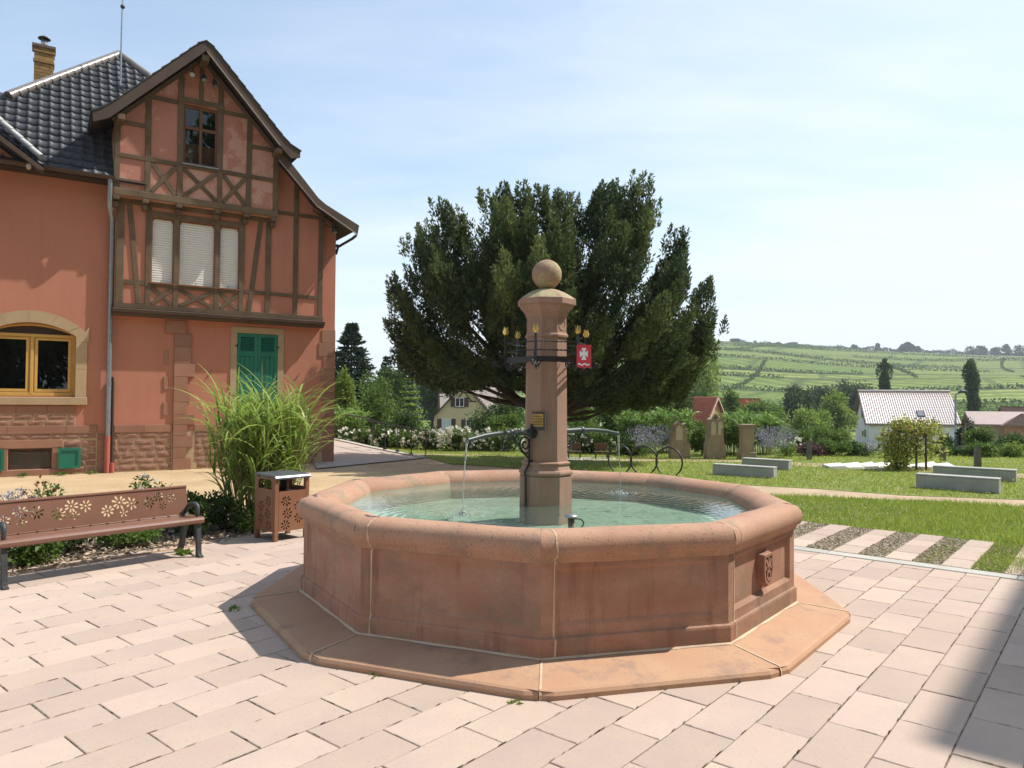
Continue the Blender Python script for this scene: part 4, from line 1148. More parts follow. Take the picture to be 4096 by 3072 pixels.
# rock-faced plinth stones, each its own piece
def rock(x0, x1, z0, z1, y=-0.012):
    nx, nz = max(2, int((x1 - x0) / 0.07)), 3
    vs, fs = [], []
    for j in range(nz + 1):
        for i in range(nx + 1):
            edge_ = i in (0, nx) or j in (0, nz)
            x = x0 + (x1 - x0) * i / nx; z = z0 + (z1 - z0) * j / nz
            jx, jz = (rnd.uniform(-0.006, 0.006), rnd.uniform(-0.005, 0.005))
            yy = y - 0.004 if edge_ else y - rnd.uniform(0.010, 0.022)
            vs.append((x + jx, yy, z + jz))
    for j in range(nz):
        for i in range(nx):
            k = j * (nx + 1) + i
            fs.append((k, k + 1, k + nx + 2, k + nx + 1))
    b = len(vs)
    ring = [i for i in range(nx + 1)] + [(j + 1) * (nx + 1) - 1 for j in range(1, nz + 1)] + [nz * (nx + 1) + i for i in range(nx - 1, -1, -1)] + [j * (nx + 1) for j in range(nz - 1, 0, -1)]
    for k in ring: vs.append((vs[k][0], 0.02, vs[k][2]))
    m_ = len(ring)
    for q in range(m_): fs.append((ring[q], b + q, b + (q + 1) % m_, ring[(q + 1) % m_]))
    mb = MB(); mb.add(vs, fs); return hp_('plinth_stone', mb, m_stone)
mb = MB(); 
for x0, x1, z1 in ((-3.3, -0.02, 1.29), (0.04, 1.26, 0.87), (1.55, 2.51, 0.87), (3.78, 4.80, 0.87)):
    if z1 > 1: mb = MB(); mb.prism([(-7.98, -0.25), (-0.02, -0.25), (-0.02, 0.87), (-0.675, 0.87), (-0.675, 1.29), (-3.2, 1.29), (-3.2, 0.87), (-7.98, 0.87)], -0.010, -0.0005, [rect(-1.87, -1.10, 0.115, 0.555)])
    else: mb = MB(); mb.box(x0, x1, -0.010, -0.0005, -0.25, z1)
    hp_('mortar_bed', mb, m_mort)
def course(x0, x1, z0, z1, skip=None):
    x = x0 - rnd.uniform(0, 0.2)
    while x < x1:
        w = rnd.uniform(0.20, 0.42); a, b = max(x, x0), min(x + w, x1); x += w
        if b - a < 0.07: continue
        c = (a + b) / 2
        if skip and skip(a, b, (z0 + z1) / 2): continue
        rock(a + 0.013, b - 0.013, z0 + 0.013, z1 - 0.013)
zc = [0.0, 0.145, 0.27, 0.43, 0.565, 0.715, 0.86]
for q in range(6):
    z0, z1 = zc[q], zc[q + 1]
    xl = -0.89 if q in (4,) else (-0.88 if q == 5 else (-0.56 if q >= 1 and q <= 3 else -0.71))
    if q == 4: course(-0.88, -0.27, z0, z1)
    elif q == 5: course(-7.9, -0.27, 0.74, z1)
    else: course(xl if q else -0.71, -0.27, z0, z1)
    course(0.05, 1.245, z0, z1); course(1.73, 2.50, z0, z1); course(3.79, 4.68, z0, z1)
    if q in (0, 1, 2, 3, 4): course(-7.9, -2.40, z0, z1)
for z0, z1 in ((1.035, 1.155), (1.155, 1.28)): course(-3.2, -0.685, z0, z1)
for z0, z1 in zip(zc[:-1], zc[1:]): block(-0.265, -0.02, z0, z1, -0.02)

# gutter and downpipe
mb = MB()
def halfpipe(mb, x0, x1, y, z, r, n=8):
    vs = []
    for x in (x0, x1):
        for q in (r, r - 0.008):
            for k in range(n + 1):
                a_ = PI + PI * k / n
                vs.append((x, y + q * math.cos(a_), z + q * math.sin(a_)))
    w = n + 1; fs = []
    for k in range(n):
        fs += [(k, k + 1, 2 * w + k + 1, 2 * w + k), (w + k + 1, w + k, 3 * w + k, 3 * w + k + 1), (k, w + k, w + k + 1, k + 1), (2 * w + k + 1, 3 * w + k + 1, 3 * w + k, 2 * w + k)]
    fs += [(0, 2 * w, 3 * w, w), (n, w + n, 3 * w + n, 2 * w + n)]
    mb.add(vs, fs)
halfpipe(mb, -8, -0.06, -0.47, 6.46, 0.075)
hp_('gutter', mb, m_barge)
mb = MB(); mb.tube([(-0.14, -0.46, 6.40), (-0.14, -0.45, 6.30), (-0.145, -0.40, 5.88), (-0.135, -0.36, 5.80), (-0.07, -0.12, 5.62), (-0.06, -0.10, 5.54), (-0.065, -0.10, 0.78)], 0.048, 10)
for z in (5.2, 4.15, 3.1, 1.95, 1.15): mb.tube([(-0.064, -0.10, z - 0.02), (-0.064, -0.10, z + 0.02)], 0.056, 10)
dp = mb.build('downpipe', m_zinc, house)
mb = MB(); mb.tube([(-0.065, -0.10, 0.80), (-0.068, -0.10, 0.72), (-0.07, -0.10, -0.02)], 0.056, 10); mb.build('pipe_foot', m_redpipe, dp)
mb = MB(); mb.tube([(0.03, -0.10, -0.02), (0.03, -0.10, 0.20)], 0.05, 8); mb.build('pipe_foot', m_redpipe, dp)
mb = MB(); mb.tube([(0.022, -0.055, 0.18), (0.02, -0.055, 1.95), (0.01, -0.045, 2.10)], 0.03, 8); mb.build('cable_duct', m_soffit, house)

# ------------------------------------------------------------------ roofs
AL = math.radians(50)
P_ = Vector((0.24, 3.14, 10.66)); Q_ = Vector((-1.93, 1.23, 8.39))
mb = MB()
def roofz(y): return 6.43 + (y + 0.40) * math.tan(AL)
pl = [(-8, -0.40), (0.60, -0.40), (1.35, 2.0), (1.0, 2.60), (0.24, 3.14), (-1.93, 1.23), (-8, 1.23)]
mb.add([(x, y, roofz(y)) for x, y in pl], [tuple(range(7))])
mb.add([(x, y, roofz(y) - 0.06) for x, y in pl], [tuple(reversed(range(7)))])
b = [P_, Q_, Vector((-8, 1.23, 8.39)), Vector((-8, 4.5, 6.3)), Vector((0.24, 7.5, 6.3)), Vector((1.0, 2.6, roofz(2.6)))]
b.append(Vector((-1.93, 5.0, 6.3)))
mb.add([tuple(p) for p in b], [(0, 1, 6), (0, 6, 4), (0, 4, 5), (1, 2, 3, 6)])
mb.add([(-8, -0.40, 6.37), (0.0, -0.40, 6.37), (0.0, 0.001, 6.37), (-8, 0.001, 6.37)], [(0, 1, 2, 3)])
mb.add([(-8, -0.401, 6.37), (0.0, -0.401, 6.37), (0.0, -0.401, 6.43), (-8, -0.401, 6.43)], [(0, 1, 2, 3)])
roof = mb.build('main_roof', m_soffit, house)
# interlocking tile with a roll
TW, TLn = 0.205, 0.262
tl = MB()
prof = [(0.0, 0.030), (0.03, 0.036), (0.055, 0.020), (0.09, 0.012), (0.15, 0.012), (0.185, 0.018), (TW - 0.004, 0.030)]
vs = []
ca_, sa_ = math.cos(AL), math.sin(AL)
for vpos, lift in ((-0.03, 0.020), (TLn, -0.004)):
    for x, h in prof:
        h2 = h + lift
        vs.append((x, vpos * ca_ - h2 * sa_, vpos * sa_ + h2 * ca_))
for x, h in prof:
    h2 = h + 0.0; vs.append((x, -0.03 * ca_ - h2 * sa_, -0.03 * sa_ + h2 * ca_))
k = len(prof)
tl.add(vs, [(i, i + 1, k + i + 1, k + i) for i in range(k - 1)] + [(2 * k + i, 2 * k + i + 1, i + 1, i) for i in range(k - 1)], True)
tile_me = tl.mesh('roof_tile', m_tile)
def in_poly(x, y, poly):
    r_ = False; j = len(poly) - 1
    for i in range(len(poly)):
        if (poly[i][1] > y) != (poly[j][1] > y) and x < (poly[j][0] - poly[i][0]) * (y - poly[i][1]) / (poly[j][1] - poly[i][1]) + poly[i][0]: r_ = not r_
        j = i
    return r_
tiles = []
DV = [(-2.6, 6.84 + 0.36), (-1.30, 6.28)]
for r in range(24):
    sl_ = r * TLn
    y, z = -0.42 + sl_ * ca_, 6.415 + sl_ * sa_
    for c in range(-37, 9):
        x = -2.9 + (c + 10) * TW + 0.6
        if not in_poly(x + TW / 2, y + 0.08, pl): continue
        if x + TW > -0.02 and y < 0.25: continue
        hide = (x > -0.08 and z < 7.5 and y > 0.1) or (x + TW > 0.1 and z < 9.0 and x > (z - 7.9))
        tiles.append((x, y, z, hide))
A0 = Vector((-8.92, 16.23, 0))
def h2w(x, y, z): return A0 + Vector((math.cos(HA) * x - math.sin(HA) * y, math.sin(HA) * x + math.cos(HA) * y, z))
def tvis(t):
    w = h2w(*t[:3]); p = to_px(*w)
    if p is None or t[3]: return False
    if t[0] < -1.6 and t[2] < 6.8 + (-1.4 - t[0]) * 1.9 and t[2] > 6.95 : return False
    return -60 < p[0] < 4200 and -60 < p[1] < 3100
tv = [t for t in tiles if tvis(t)]; th_ = [t for t in tiles if not tvis(t)]
for x, y, z, _ in tv[:300]:
    link('roof_tile', tile_me, roof, (x, y + rnd.gauss(0, 0.002), z + rnd.gauss(0, 0.003)), (rnd.gauss(0, 0.006), rnd.gauss(0, 0.006), rnd.gauss(0, 0.006)))
mb = MB()
for x, y, z, _ in tv[300:] + th_: mb.add([(x + v[0], y + v[1], z + v[2]) for v in tl.v], tl.f, True)
tag(mb.build('more_roof_tiles', m_tile, roof), kind='stuff')
# hip tiles from Q up to P and down the far side
def hip_tiles(a, b, n, r=0.10):
    d = (b - a) / n
    for i in range(n):
        mb = MB(); p = a + d * i; q = a + d * (i + 1.12)
        mb.tube([p + Vector((0, 0, -0.01)), q + Vector((0, 0, 0.01))], [r * 1.08, r * 0.92], 10)
        mb.build('hip_tile', m_ridge, roof)
hip_tiles(Q_ + Vector((-0.12, -0.1, -0.05)), P_ + Vector((0, 0, 0.02)), 15)
hip_tiles(P_ + Vector((0, 0, 0.02)), Vector((1.6, 2.1, 9.45)), 8)

# gable roof with deep verge
def slab(name, prof_top, prof_bot, y0, y1, material, parent=house):
    mb = MB(); mb.prism(prof_top + list(reversed(prof_bot)), y0, y1); return hp_(name, mb, material, parent)
Lt = [(-0.52, 7.69), (-0.36, 7.775), (-0.10, 8.00), (1.55, 9.70), (1.70, 9.80)]
Rt = [(1.70, 9.80), (1.85, 9.70), (3.42, 8.0), (3.60, 7.83), (3.88, 7.68)]
gr_top = Lt[:-1] + Rt
def off(p, d): return [(x, z - d) for x, z in p]
groof = slab('gable_roof', gr_top, off(gr_top, 0.10), -0.79, 4.6, m_soffit)
# verge boards (left and right), proud at the front
Lb = [(-0.50, 7.47), (-0.20, 7.62), (1.70, 9.575)]
hp_('verge_board', MB().prism(Lt + list(reversed(Lb)), -0.84, -0.791), m_barge)
Rb = [(1.702, 9.575), (3.38, 7.75), (3.66, 7.47), (3.88, 7.53)]
hp_('verge_board', MB().prism([(1.702, 9.80)] + Rt[1:] + list(reversed(Rb)), -0.84, -0.791), m_barge)
m_lead_edge = mat('pale_verge_strip', (0.42, 0.38, 0.33), (0.36, 0.33, 0.28), 6, 0.4, metallic=0.3)
def strip(pts, y0, y1, h, name='verge_strip', material=None):
    mb = MB(); mb.prism(pts + [(x, z - h) for x, z in reversed(pts)], y0, y1); return hp_(name, mb, material or m_lead_edge)
strip([(1.72, 9.575), (3.40, 7.745)], -0.852, -0.80, 0.022)
# verge tiles seen edge on along the slopes
for side, pts in ((0, Lt), (1, Rt)):
    pth = [Vector((x, 0, z)) for x, z in pts]
    acc = []
    for a, b in zip(pth[:-1], pth[1:]):
        n_ = max(1, round((b - a).length / 0.26))
        for i in range(n_): acc.append((a.lerp(b, i / n_), a.lerp(b, (i + 1) / n_)))
    for a, b in acc:
        d = (b - a).normalized(); up_ = Vector((-d.z, 0, d.x)); up_ = up_ if up_.z > 0 else -up_
        mb = MB(); c0_, c1_ = a - d * 0.02, b + d * 0.02
        lo_, hi_ = (0.012, 0.034) if side == 0 else (0.034, 0.012)
        vs = []
        for y in (-0.86, 0.6):
            vs += [tuple(c0_ + up_ * 0.004 + Vector((0, y, 0))), tuple(c1_ + up_ * 0.004 + Vector((0, y, 0))), tuple(c1_ + up_ * lo_ + Vector((0, y, 0))), tuple(c0_ + up_ * hi_ + Vector((0, y, 0)))]
        mb.add(vs, [(0, 1, 2, 3), (7, 6, 5, 4), (0, 4, 5, 1), (1, 5, 6, 2), (2, 6, 7, 3), (3, 7, 4, 0)])
        hp_('verge_tile', mb, m_tile, groof)
mb = MB(); mb.box(1.62, 1.78, -0.80, -0.351, 9.36, 9.50, 0.01); hp_('ridge_beam_end', mb, m_timber)
for x, z in ((0.02, 7.70), (3.40, 7.62)):
    mb = MB(); mb.box(x - 0.07, x + 0.07, -0.79, -0.351, z - 0.05, z + 0.07, 0.01); hp_('purlin_end', mb, m_timber)
# lower roof over the corner
T2 = [(3.44, 7.72), (4.41, 6.66), (4.60, 6.53), (5.48, 6.12)]
B2 = [(3.40, 7.43), (4.36, 6.46), (5.44, 5.89)]
slab('corner_roof', T2, off(T2, 0.09), -0.61, 5.0, m_soffit)
hp_('verge_board', MB().prism(T2 + list(reversed(B2)), -0.66, -0.611), m_barge)
strip([(3.42, 7.44), (4.37, 6.47), (5.44, 5.90)], -0.672, -0.62, 0.02)
strip([(4.35, 6.44), (5.0, 6.08)], -0.40, -0.36, 0.05, 'inner_rafter', m_barge)
mb = MB(); mb.tube([(5.44, -0.56, 5.88), (5.40, -0.4, 5.82), (5.14, -0.05, 5.63), (5.12, 0.05, 5.45)], 0.035, 8); mb.ball((5.13, -0.02, 5.66), 0.05, 8, 6); mb.build('eaves_pipe', m_soffit, house)
# spotlights under the gable peak and the corner eaves
def spot(x, y, z, aim):
    d = Vector(aim).normalized()
    mb = MB(); p = Vector((x, y, z)); mb.tube([p, p + d * 0.05, p + d * 0.17], [0.035, 0.055, 0.065], 12); mb.tube([p + Vector((0, 0.02, 0.12)), p + Vector((0, 0, 0.02))], 0.012, 6)
    o = mb.build('spotlight', m_iron, house)
    mb = MB(); mb.tube([p + d * 0.1705, p + d * 0.172], 0.055, 12); mb.build('lens', m_zinc, o)
spot(1.47, -0.55, 9.12, (-0.15, -0.6, -0.5)); spot(1.70, -0.60, 9.10, (0.0, -0.45, -0.8)); spot(1.93, -0.55, 9.06, (0.15, -0.3, -0.9)); spot(4.88, -0.42, 6.06, (0.15, -0.25, -0.9))
mb = MB(); mb.tube([(4.68, -0.2, 6.28), (4.70, -0.34, 6.10), (4.78, -0.40, 6.02), (4.88, -0.42, 6.08)], 0.014, 6); mb.build('lamp_arm', m_iron, house)

# projecting roof at the left end: its low corner, soffit and white valley
DF = [(-4.60, 8.65), (-3.6, 7.93), (-2.10, 6.85), (-1.36, 6.32)]
hp_('wing_verge', MB().prism(DF + [(-1.34, 6.28), (-1.45, 6.28), (-2.10, 6.74), (-3.6, 7.82), (-4.60, 8.54)], -0.86, -0.80), m_barge)
hp_('wing_verge', MB().prism([(-9.2 - x, z) for x, z in DF + [(-1.34, 6.28), (-1.45, 6.28), (-2.10, 6.74), (-3.6, 7.82), (-4.60, 8.54)]], -0.86, -0.80), m_barge)
hp_('wing_gable', MB().prism([(-7.6, 6.38), (-1.6, 6.38), (-4.6, 8.50)], -0.30, -0.12), m_plaster)
mb = MB()
def rz(x): return float(np.interp(x, [-4.6, -3.6, -2.10, -1.36], [8.65, 7.93, 6.85, 6.32]))
vs = []
for x in (-4.6, -3.6, -2.10, -1.36):
    z = rz(x); yb = (z - 6.43) / math.tan(AL) - 0.40
    vs += [(x, -0.86, z), (x, max(yb, -0.5), z)]
fq = [(0, 1, 3, 2), (2, 3, 5, 4), (4, 5, 7, 6)]
mb.add(vs, fq); mb.add([(x, y, z - 0.05) for x, y, z in vs], [tuple(reversed(f)) for f in fq])
vm = [(-9.2 - x, y, z) for x, y, z in vs]; mb.add(vm, fq); mb.add([(x, y, z - 0.05) for x, y, z in vm], fq)
wr = hp_('wing_roof', mb, m_tile)
for q in range(7):
    t0, t1 = q / 7, (q + 1) / 7
    for s_ in range(3):
        x0_, x1_ = -2.75 + 1.35 * t0, -2.75 + 1.35 * t1
        yb0 = -0.84 + s_ * 0.30
        if yb0 > (rz(x1_) - 6.43) / math.tan(AL) - 0.5: continue
        mb = MB(); h = 0.03
        mb.add([(x0_, yb0, rz(x0_) + 0.012), (x1_ + 0.03, yb0, rz(x1_) + 0.035), (x1_ + 0.03, yb0 + 0.29, rz(x1_) + 0.035), (x0_, yb0 + 0.29, rz(x0_) + 0.012),
                (x1_ + 0.03, yb0, rz(x1_) + 0.008), (x1_ + 0.03, yb0 + 0.29, rz(x1_) + 0.008)], [(0, 1, 2, 3), (1, 4, 5, 2)]); hp_('wing_tile', mb, m_tile, wr)
m_valley = mat('white_valley_tile', (0.55, 0.53, 0.50), (0.48, 0.46, 0.43), 8, 0.4)
va, vb = Vector((-3.35, 0.93 + 0.35, 8.75)), Vector((-1.42, -0.27, 6.66))
d = (vb - va) / 11
for i in range(11):
    p, q = va + d * i, va + d * (i + 1.08)
    mb = MB(); mb.tube([p + Vector((0, -0.03, 0.03)), q + Vector((0, -0.03, 0.045))], [0.062, 0.07], 8); mb.build('valley_tile', m_valley, wr)
mb = MB(); mb.tube([(-1.62, -0.70, 6.36), (-1.62, -0.55, 6.36)], 0.045, 8); mb.build('pipe_end', m_valley, wr)
mb = MB(); mb.box(-7.4, -1.80, -0.36, -0.305, 6.44, 6.56); hp_('wing_beam', mb, m_barge)

# chimney of yellow brick, brick by brick
chim = thing('brick_chimney', 'yellow brick chimney with a metal cowl behind the dark roof ridge', 'chimney', h2w(-1.41, 3.0, 7.24), HA); chim.scale = (0.80, 0.80, 1.0)
m_brick = mat('yellow_brick', (0.36, 0.22, 0.085), (0.28, 0.16, 0.06), 6, 0.9, 0.4, 60, rand=0.2, c3=(0.20, 0.11, 0.055), scale3=5, lo3=0.55, hi3=0.7)
m_cap = mat('chimney_cap_stone', (0.18, 0.13, 0.10), (0.13, 0.095, 0.08), 8, 0.9)
mb = MB(); mb.box(-0.245, 0.245, -0.20, 0.20, 0.0, 3.10); mb.build('core', m_mort, chim)
bk = {}
def brick(x, y, z, lx, ly):
    key = (round(lx, 3), round(ly, 3))
    if key not in bk:
        mbk = MB(); mbk.box(-lx / 2, lx / 2, -ly / 2, ly / 2, 0, 0.073, 0.004); bk[key] = mbk.mesh('brick', m_brick)
    link('brick', bk[key], chim, (x, y, z))
z = 1.25; r = 0
while z < 3.02:
    ex = 0.025 if (2.62 < z < 2.72 or z > 2.9) else 0.0
    hw, hd = 0.255 + ex, 0.21 + ex
    for q in range(2 if r % 2 == 0 else 3):
        if r % 2 == 0: cx0, lx = (-hw / 2 + q * hw), hw - 0.010
        else: cx0, lx = ((-hw + hw * 0.25, hw * 0.5 - 0.010), (0.0, hw - 0.010), (hw - hw * 0.25, hw * 0.5 - 0.010))[q]
        brick(cx0, -hd + 0.045, z, lx, 0.10)
    for q in range(2): brick(hw - 0.045, -hd + 0.10 + 0.005 + (q + 0.5) * (2 * hd - 0.10) / 2, z, 0.10, (2 * hd - 0.10) / 2 - 0.010)
    z += 0.083; r += 1
mb = MB(); mb.box(-0.31, 0.31, -0.265, 0.265, 3.03, 3.11, 0.01); mb.build('cap_stone', m_cap, chim)
mb = MB(); mb.lathe([(0.09, 3.11), (0.09, 3.30)], 14); mb.build('flue', m_steel, chim)
mb = MB(); mb.lathe([(0.17, 3.32), (0.175, 3.335), (0.09, 3.385), (0.01, 3.40)], 16); mb.build('cowl', m_soffit, chim)
mb = MB()
for k in range(3): a_ = 2 * PI * k / 3; mb.tube([(0.085 * math.cos(a_), 0.085 * math.sin(a_), 3.28), (0.12 * math.cos(a_), 0.12 * math.sin(a_), 3.335)], 0.008, 4)
mb.build('cowl_stay', m_steel, chim)
# lightning rod
rod = thing('lightning_rod', 'thin metal rod with a ball rising from the dark tiled roof', 'rod', h2w(0.207, 2.02, 9.37), HA)
mb = MB(); mb.tube([(0, 0, -0.05), (0.0, -0.02, 1.5), (0.02, -0.02, 3.0)], [0.022, 0.018, 0.012], 8); mb.build('pole', m_zinc, rod)
mb = MB(); mb.ball((0.014, -0.02, 2.06), 0.055, 12, 8); mb.build('ball', m_lead, rod)
mb = MB(); mb.box(-0.06, 0.06, -0.06, 0.03, -0.06, 0.06, 0.01); mb.tube([(0, -0.02, 0.05), (0.12, -0.06, -0.10)], 0.012, 5); mb.tube([(0, -0.02, 0.05), (-0.08, -0.06, -0.12)], 0.012, 5); mb.build('foot_clamp', m_iron, rod)

# ------------------------------------------------------------------ street furniture near the basin
m_bench = mat('rust_brown_powder_coat', (0.20, 0.098, 0.064), (0.178, 0.085, 0.056), 5, 0.30, 0.08, 200, spec=0.5)
m_binm = mat('rust_brown_sheet', (0.245, 0.115, 0.06), (0.22, 0.10, 0.052), 5, 0.42, 0.08, 200, spec=0.4)
m_cast = mat('charcoal_cast_metal', (0.035, 0.038, 0.042), (0.05, 0.052, 0.056), 12, 0.5, 0.2, 100, spec=0.4)
m_greytop = mat('grey_metal_lid', (0.13, 0.14, 0.16), (0.11, 0.12, 0.14), 10, 0.35, spec=0.5, metallic=0.4)
m_black = mat('black_liner', (0.012, 0.012, 0.012), (0.018, 0.018, 0.018), 8, 0.7)

def flower_holes(cx, cz, r, n, a0, w=0.42, rc=0.16, sq=1.0):
    hs = []
    for k in range(n):
        a = a0 + 2 * PI * k / n + rnd.uniform(-0.1, 0.1)
        l0, l1 = r * 0.27, r * rnd.uniform(0.85, 1.08)
        ux, uz = math.cos(a), math.sin(a); wx, wz = -uz, ux
        hw = r * w * 0.36
        hs.append([(cx + ux * l + wx * q, cz + (uz * l + wz * q) * sq) for l, q in ((l0, 0), (l0 + (l1 - l0) * .45, -hw * 0.8), (l0 + (l1 - l0) * .8, -hw), (l1, -hw * 0.35), (l1, hw * 0.35), (l0 + (l1 - l0) * .8, hw), (l0 + (l1 - l0) * .45, hw * 0.8))])
    hs.append([(cx + r * rc * math.cos(t), cz + r * rc * math.sin(t) * sq) for t in np.linspace(0, 2 * PI, 9)[:-1]])
    return hs

bench = thing('park_bench', 'rust brown metal bench with flower cutouts in its backrest beside the planting bed', 'bench', (-3.23, 7.62, 0), TH)
BX0, BX1 = -1.80, 0.03
mb = MB()
prof = [(-0.005, 0.345), (-0.02, 0.36), (-0.022, 0.385), (-0.012, 0.403), (0.012, 0.411), (0.10, 0.408), (0.20, 0.402), (0.27, 0.405), (0.27, 0.398), (0.20, 0.395), (0.10, 0.400), (0.012, 0.402), (-0.006, 0.396), (-0.013, 0.383), (-0.012, 0.364), (0.0, 0.351)]
mb.prism(prof, BX0, BX1, axes='yz'); fix_normals(mb.build('seat', m_bench, bench))
holes = []
pl_h = 0.285
for cx, cz, r, n, a in ((-0.79, 0.115, 0.068, 8, 0.2), (-0.675, 0.185, 0.074, 8, 0.5), (-0.56, 0.165, 0.066, 7, 0.1), (-0.64, 0.075, 0.045, 5, 0.3),
                        (-0.385, 0.155, 0.062, 8, 0.3), (-0.285, 0.205, 0.055, 8, 0.0), (-0.165, 0.185, 0.055, 7, 0.6), (-0.25, 0.105, 0.040, 6, 0.3),
                        (-1.22, 0.135, 0.066, 8, 0.2), (-1.11, 0.195, 0.062, 8, 0.5), (-0.985, 0.185, 0.060, 7, 0.1), (-1.08, 0.10, 0.042, 6, 0.3),
                        (-1.66, 0.125, 0.060, 8, 0.2), (-1.53, 0.185, 0.064, 8, 0.1), (-1.40, 0.165, 0.062, 8, 0.4), (-1.52, 0.085, 0.045, 6, 0.2)):
    holes += flower_holes(cx, cz, r, n, a)
mb = MB(); mb.prism(rect(BX0 + 0.03, BX1 - 0.02, 0.0, pl_h - 0.01), -0.002, 0.002, holes)
mb.prism([(-0.002, pl_h - 0.0095), (-0.012, pl_h - 0.004), (-0.012, pl_h + 0.010), (0.0, pl_h + 0.018), (0.020, pl_h + 0.012), (0.024, pl_h - 0.008), (0.002, pl_h - 0.0095)], BX0 + 0.03, BX1 - 0.02, axes='yz')
mb.prism([(-0.002, -0.0005), (-0.014, -0.008), (0.01, -0.016), (0.016, -0.004), (0.002, -0.0005)], BX0 + 0.03, BX1 - 0.02, axes='yz')
o = fix_normals(mb.build('backrest', m_bench, bench)); o.location = (0, 0.300, 0.415); o.rotation_euler = (-0.20, 0, 0)
for i in range(12):
    x = BX0 + 0.08 + i * 0.15
    mb = MB(); mb.box(x, x + 0.02, 0.262, 0.282, 0.396, 0.416, 0.003); mb.build('clip', m_black, bench)
for x in (-0.015, -1.735):
    def plate_poly(pts, name):
        mb = MB(); mb.prism(pts, x - 0.022, x + 0.022, axes='yz'); return fix_normals(mb.build(name, m_cast, bench))
    plate_poly([(0.015, 0.345), (-0.005, 0.20), (-0.012, 0.06), (-0.02, 0.03), (-0.06, 0.012), (-0.06, 0.0), (0.03, 0.0), (0.033, 0.05), (0.038, 0.20), (0.07, 0.345)], 'leg')
    plate_poly([(0.30, 0.395), (0.36, 0.25), (0.40, 0.10), (0.445, 0.025), (0.50, 0.012), (0.50, 0.0), (0.40, 0.0), (0.36, 0.06), (0.31, 0.22), (0.24, 0.38)], 'leg')
    plate_poly([(0.02, 0.345), (0.02, 0.385), (0.25, 0.392), (0.315, 0.44), (0.35, 0.60), (0.37, 0.62), (0.35, 0.45), (0.33, 0.36), (0.28, 0.345)], 'seat_support')
    mb = MB(); mb.tube([(x, 0.05, 0.40), (x, 0.045, 0.46), (x, 0.05, 0.515), (x, 0.09, 0.535), (x, 0.17, 0.53), (x, 0.25, 0.50), (x, 0.31, 0.44), (x, 0.33, 0.40)], [0.020, 0.022, 0.026, 0.030, 0.026, 0.024, 0.022, 0.02], 8); mb.build('armrest', m_cast, bench)

# litter bin with flower cutouts
bin_ = thing('litter_bin', 'rust brown metal litter bin with flower cutouts and grey lid by the tall grass', 'litter bin', (-2.71, 8.39, 0), TH)
BW, BD = 0.46, 0.43
fl = lambda: [h for a in ((0.145, 0.46, 0.066, 8, .2), (0.315, 0.39, 0.064, 8, .5), (0.165, 0.315, 0.066, 8, .1), (0.315, 0.245, 0.062, 8, .4), (0.14, 0.18, 0.064, 8, .3)) for h in flower_holes(*a)]
mb = MB(); mb.prism(rect(0.052, BW - 0.052, 0.11, 0.575), 0.0, 0.004, fl()); fix_normals(mb.build('front_panel', m_binm, bin_))
def side_panel(x):
    mb = MB()
    win = [(0.075, 0.60), (BD - 0.075, 0.60), (BD - 0.075, 0.68), (BD - 0.105, 0.71), (0.105, 0.71), (0.075, 0.68)]
    out = [(0.052, 0.11), (BD - 0.052, 0.11), (BD - 0.052, 0.73), (0.052, 0.73)]
    mb.prism(out, x, x + 0.004, [win] + [[(p[0] * 0.92, p[1]) for p in h] for h in fl()], axes='yz'); fix_normals(mb.build('side_panel', m_binm, bin_))
side_panel(0.0); side_panel(BW - 0.004)
mb = MB(); mb.prism(rect(0.052, BW - 0.052, 0.11, 0.575), BD - 0.004, BD, fl()); fix_normals(mb.build('rear_panel', m_binm, bin_))
for x in (0, BW - 0.05):
    for y in (0, BD - 0.05):
        mb = MB(); mb.box(x, x + 0.05, y, y + 0.05, 0.0, 0.735, 0.003); mb.build('post', m_binm, bin_)
mb = MB(); mb.prism([(-0.02, 0.715), (-0.022, 0.735), (-0.008, 0.752), (0.03, 0.760), (BD + 0.0, 0.772), (BD + 0.02, 0.765), (BD + 0.02, 0.745), (0.03, 0.738)], -0.004, BW + 0.004, axes='yz'); fix_normals(mb.build('lid', m_greytop, bin_))
mb = MB(); mb.box(0.03, BW - 0.03, 0.03, BD - 0.03, 0.125, 0.545); mb.build('liner', m_black, bin_)
mb = MB(); mb.box(0.30, 0.37, BD - 0.09, BD - 0.05, 0.50, 0.74); mb.build('lid_bracket', m_black, bin_)

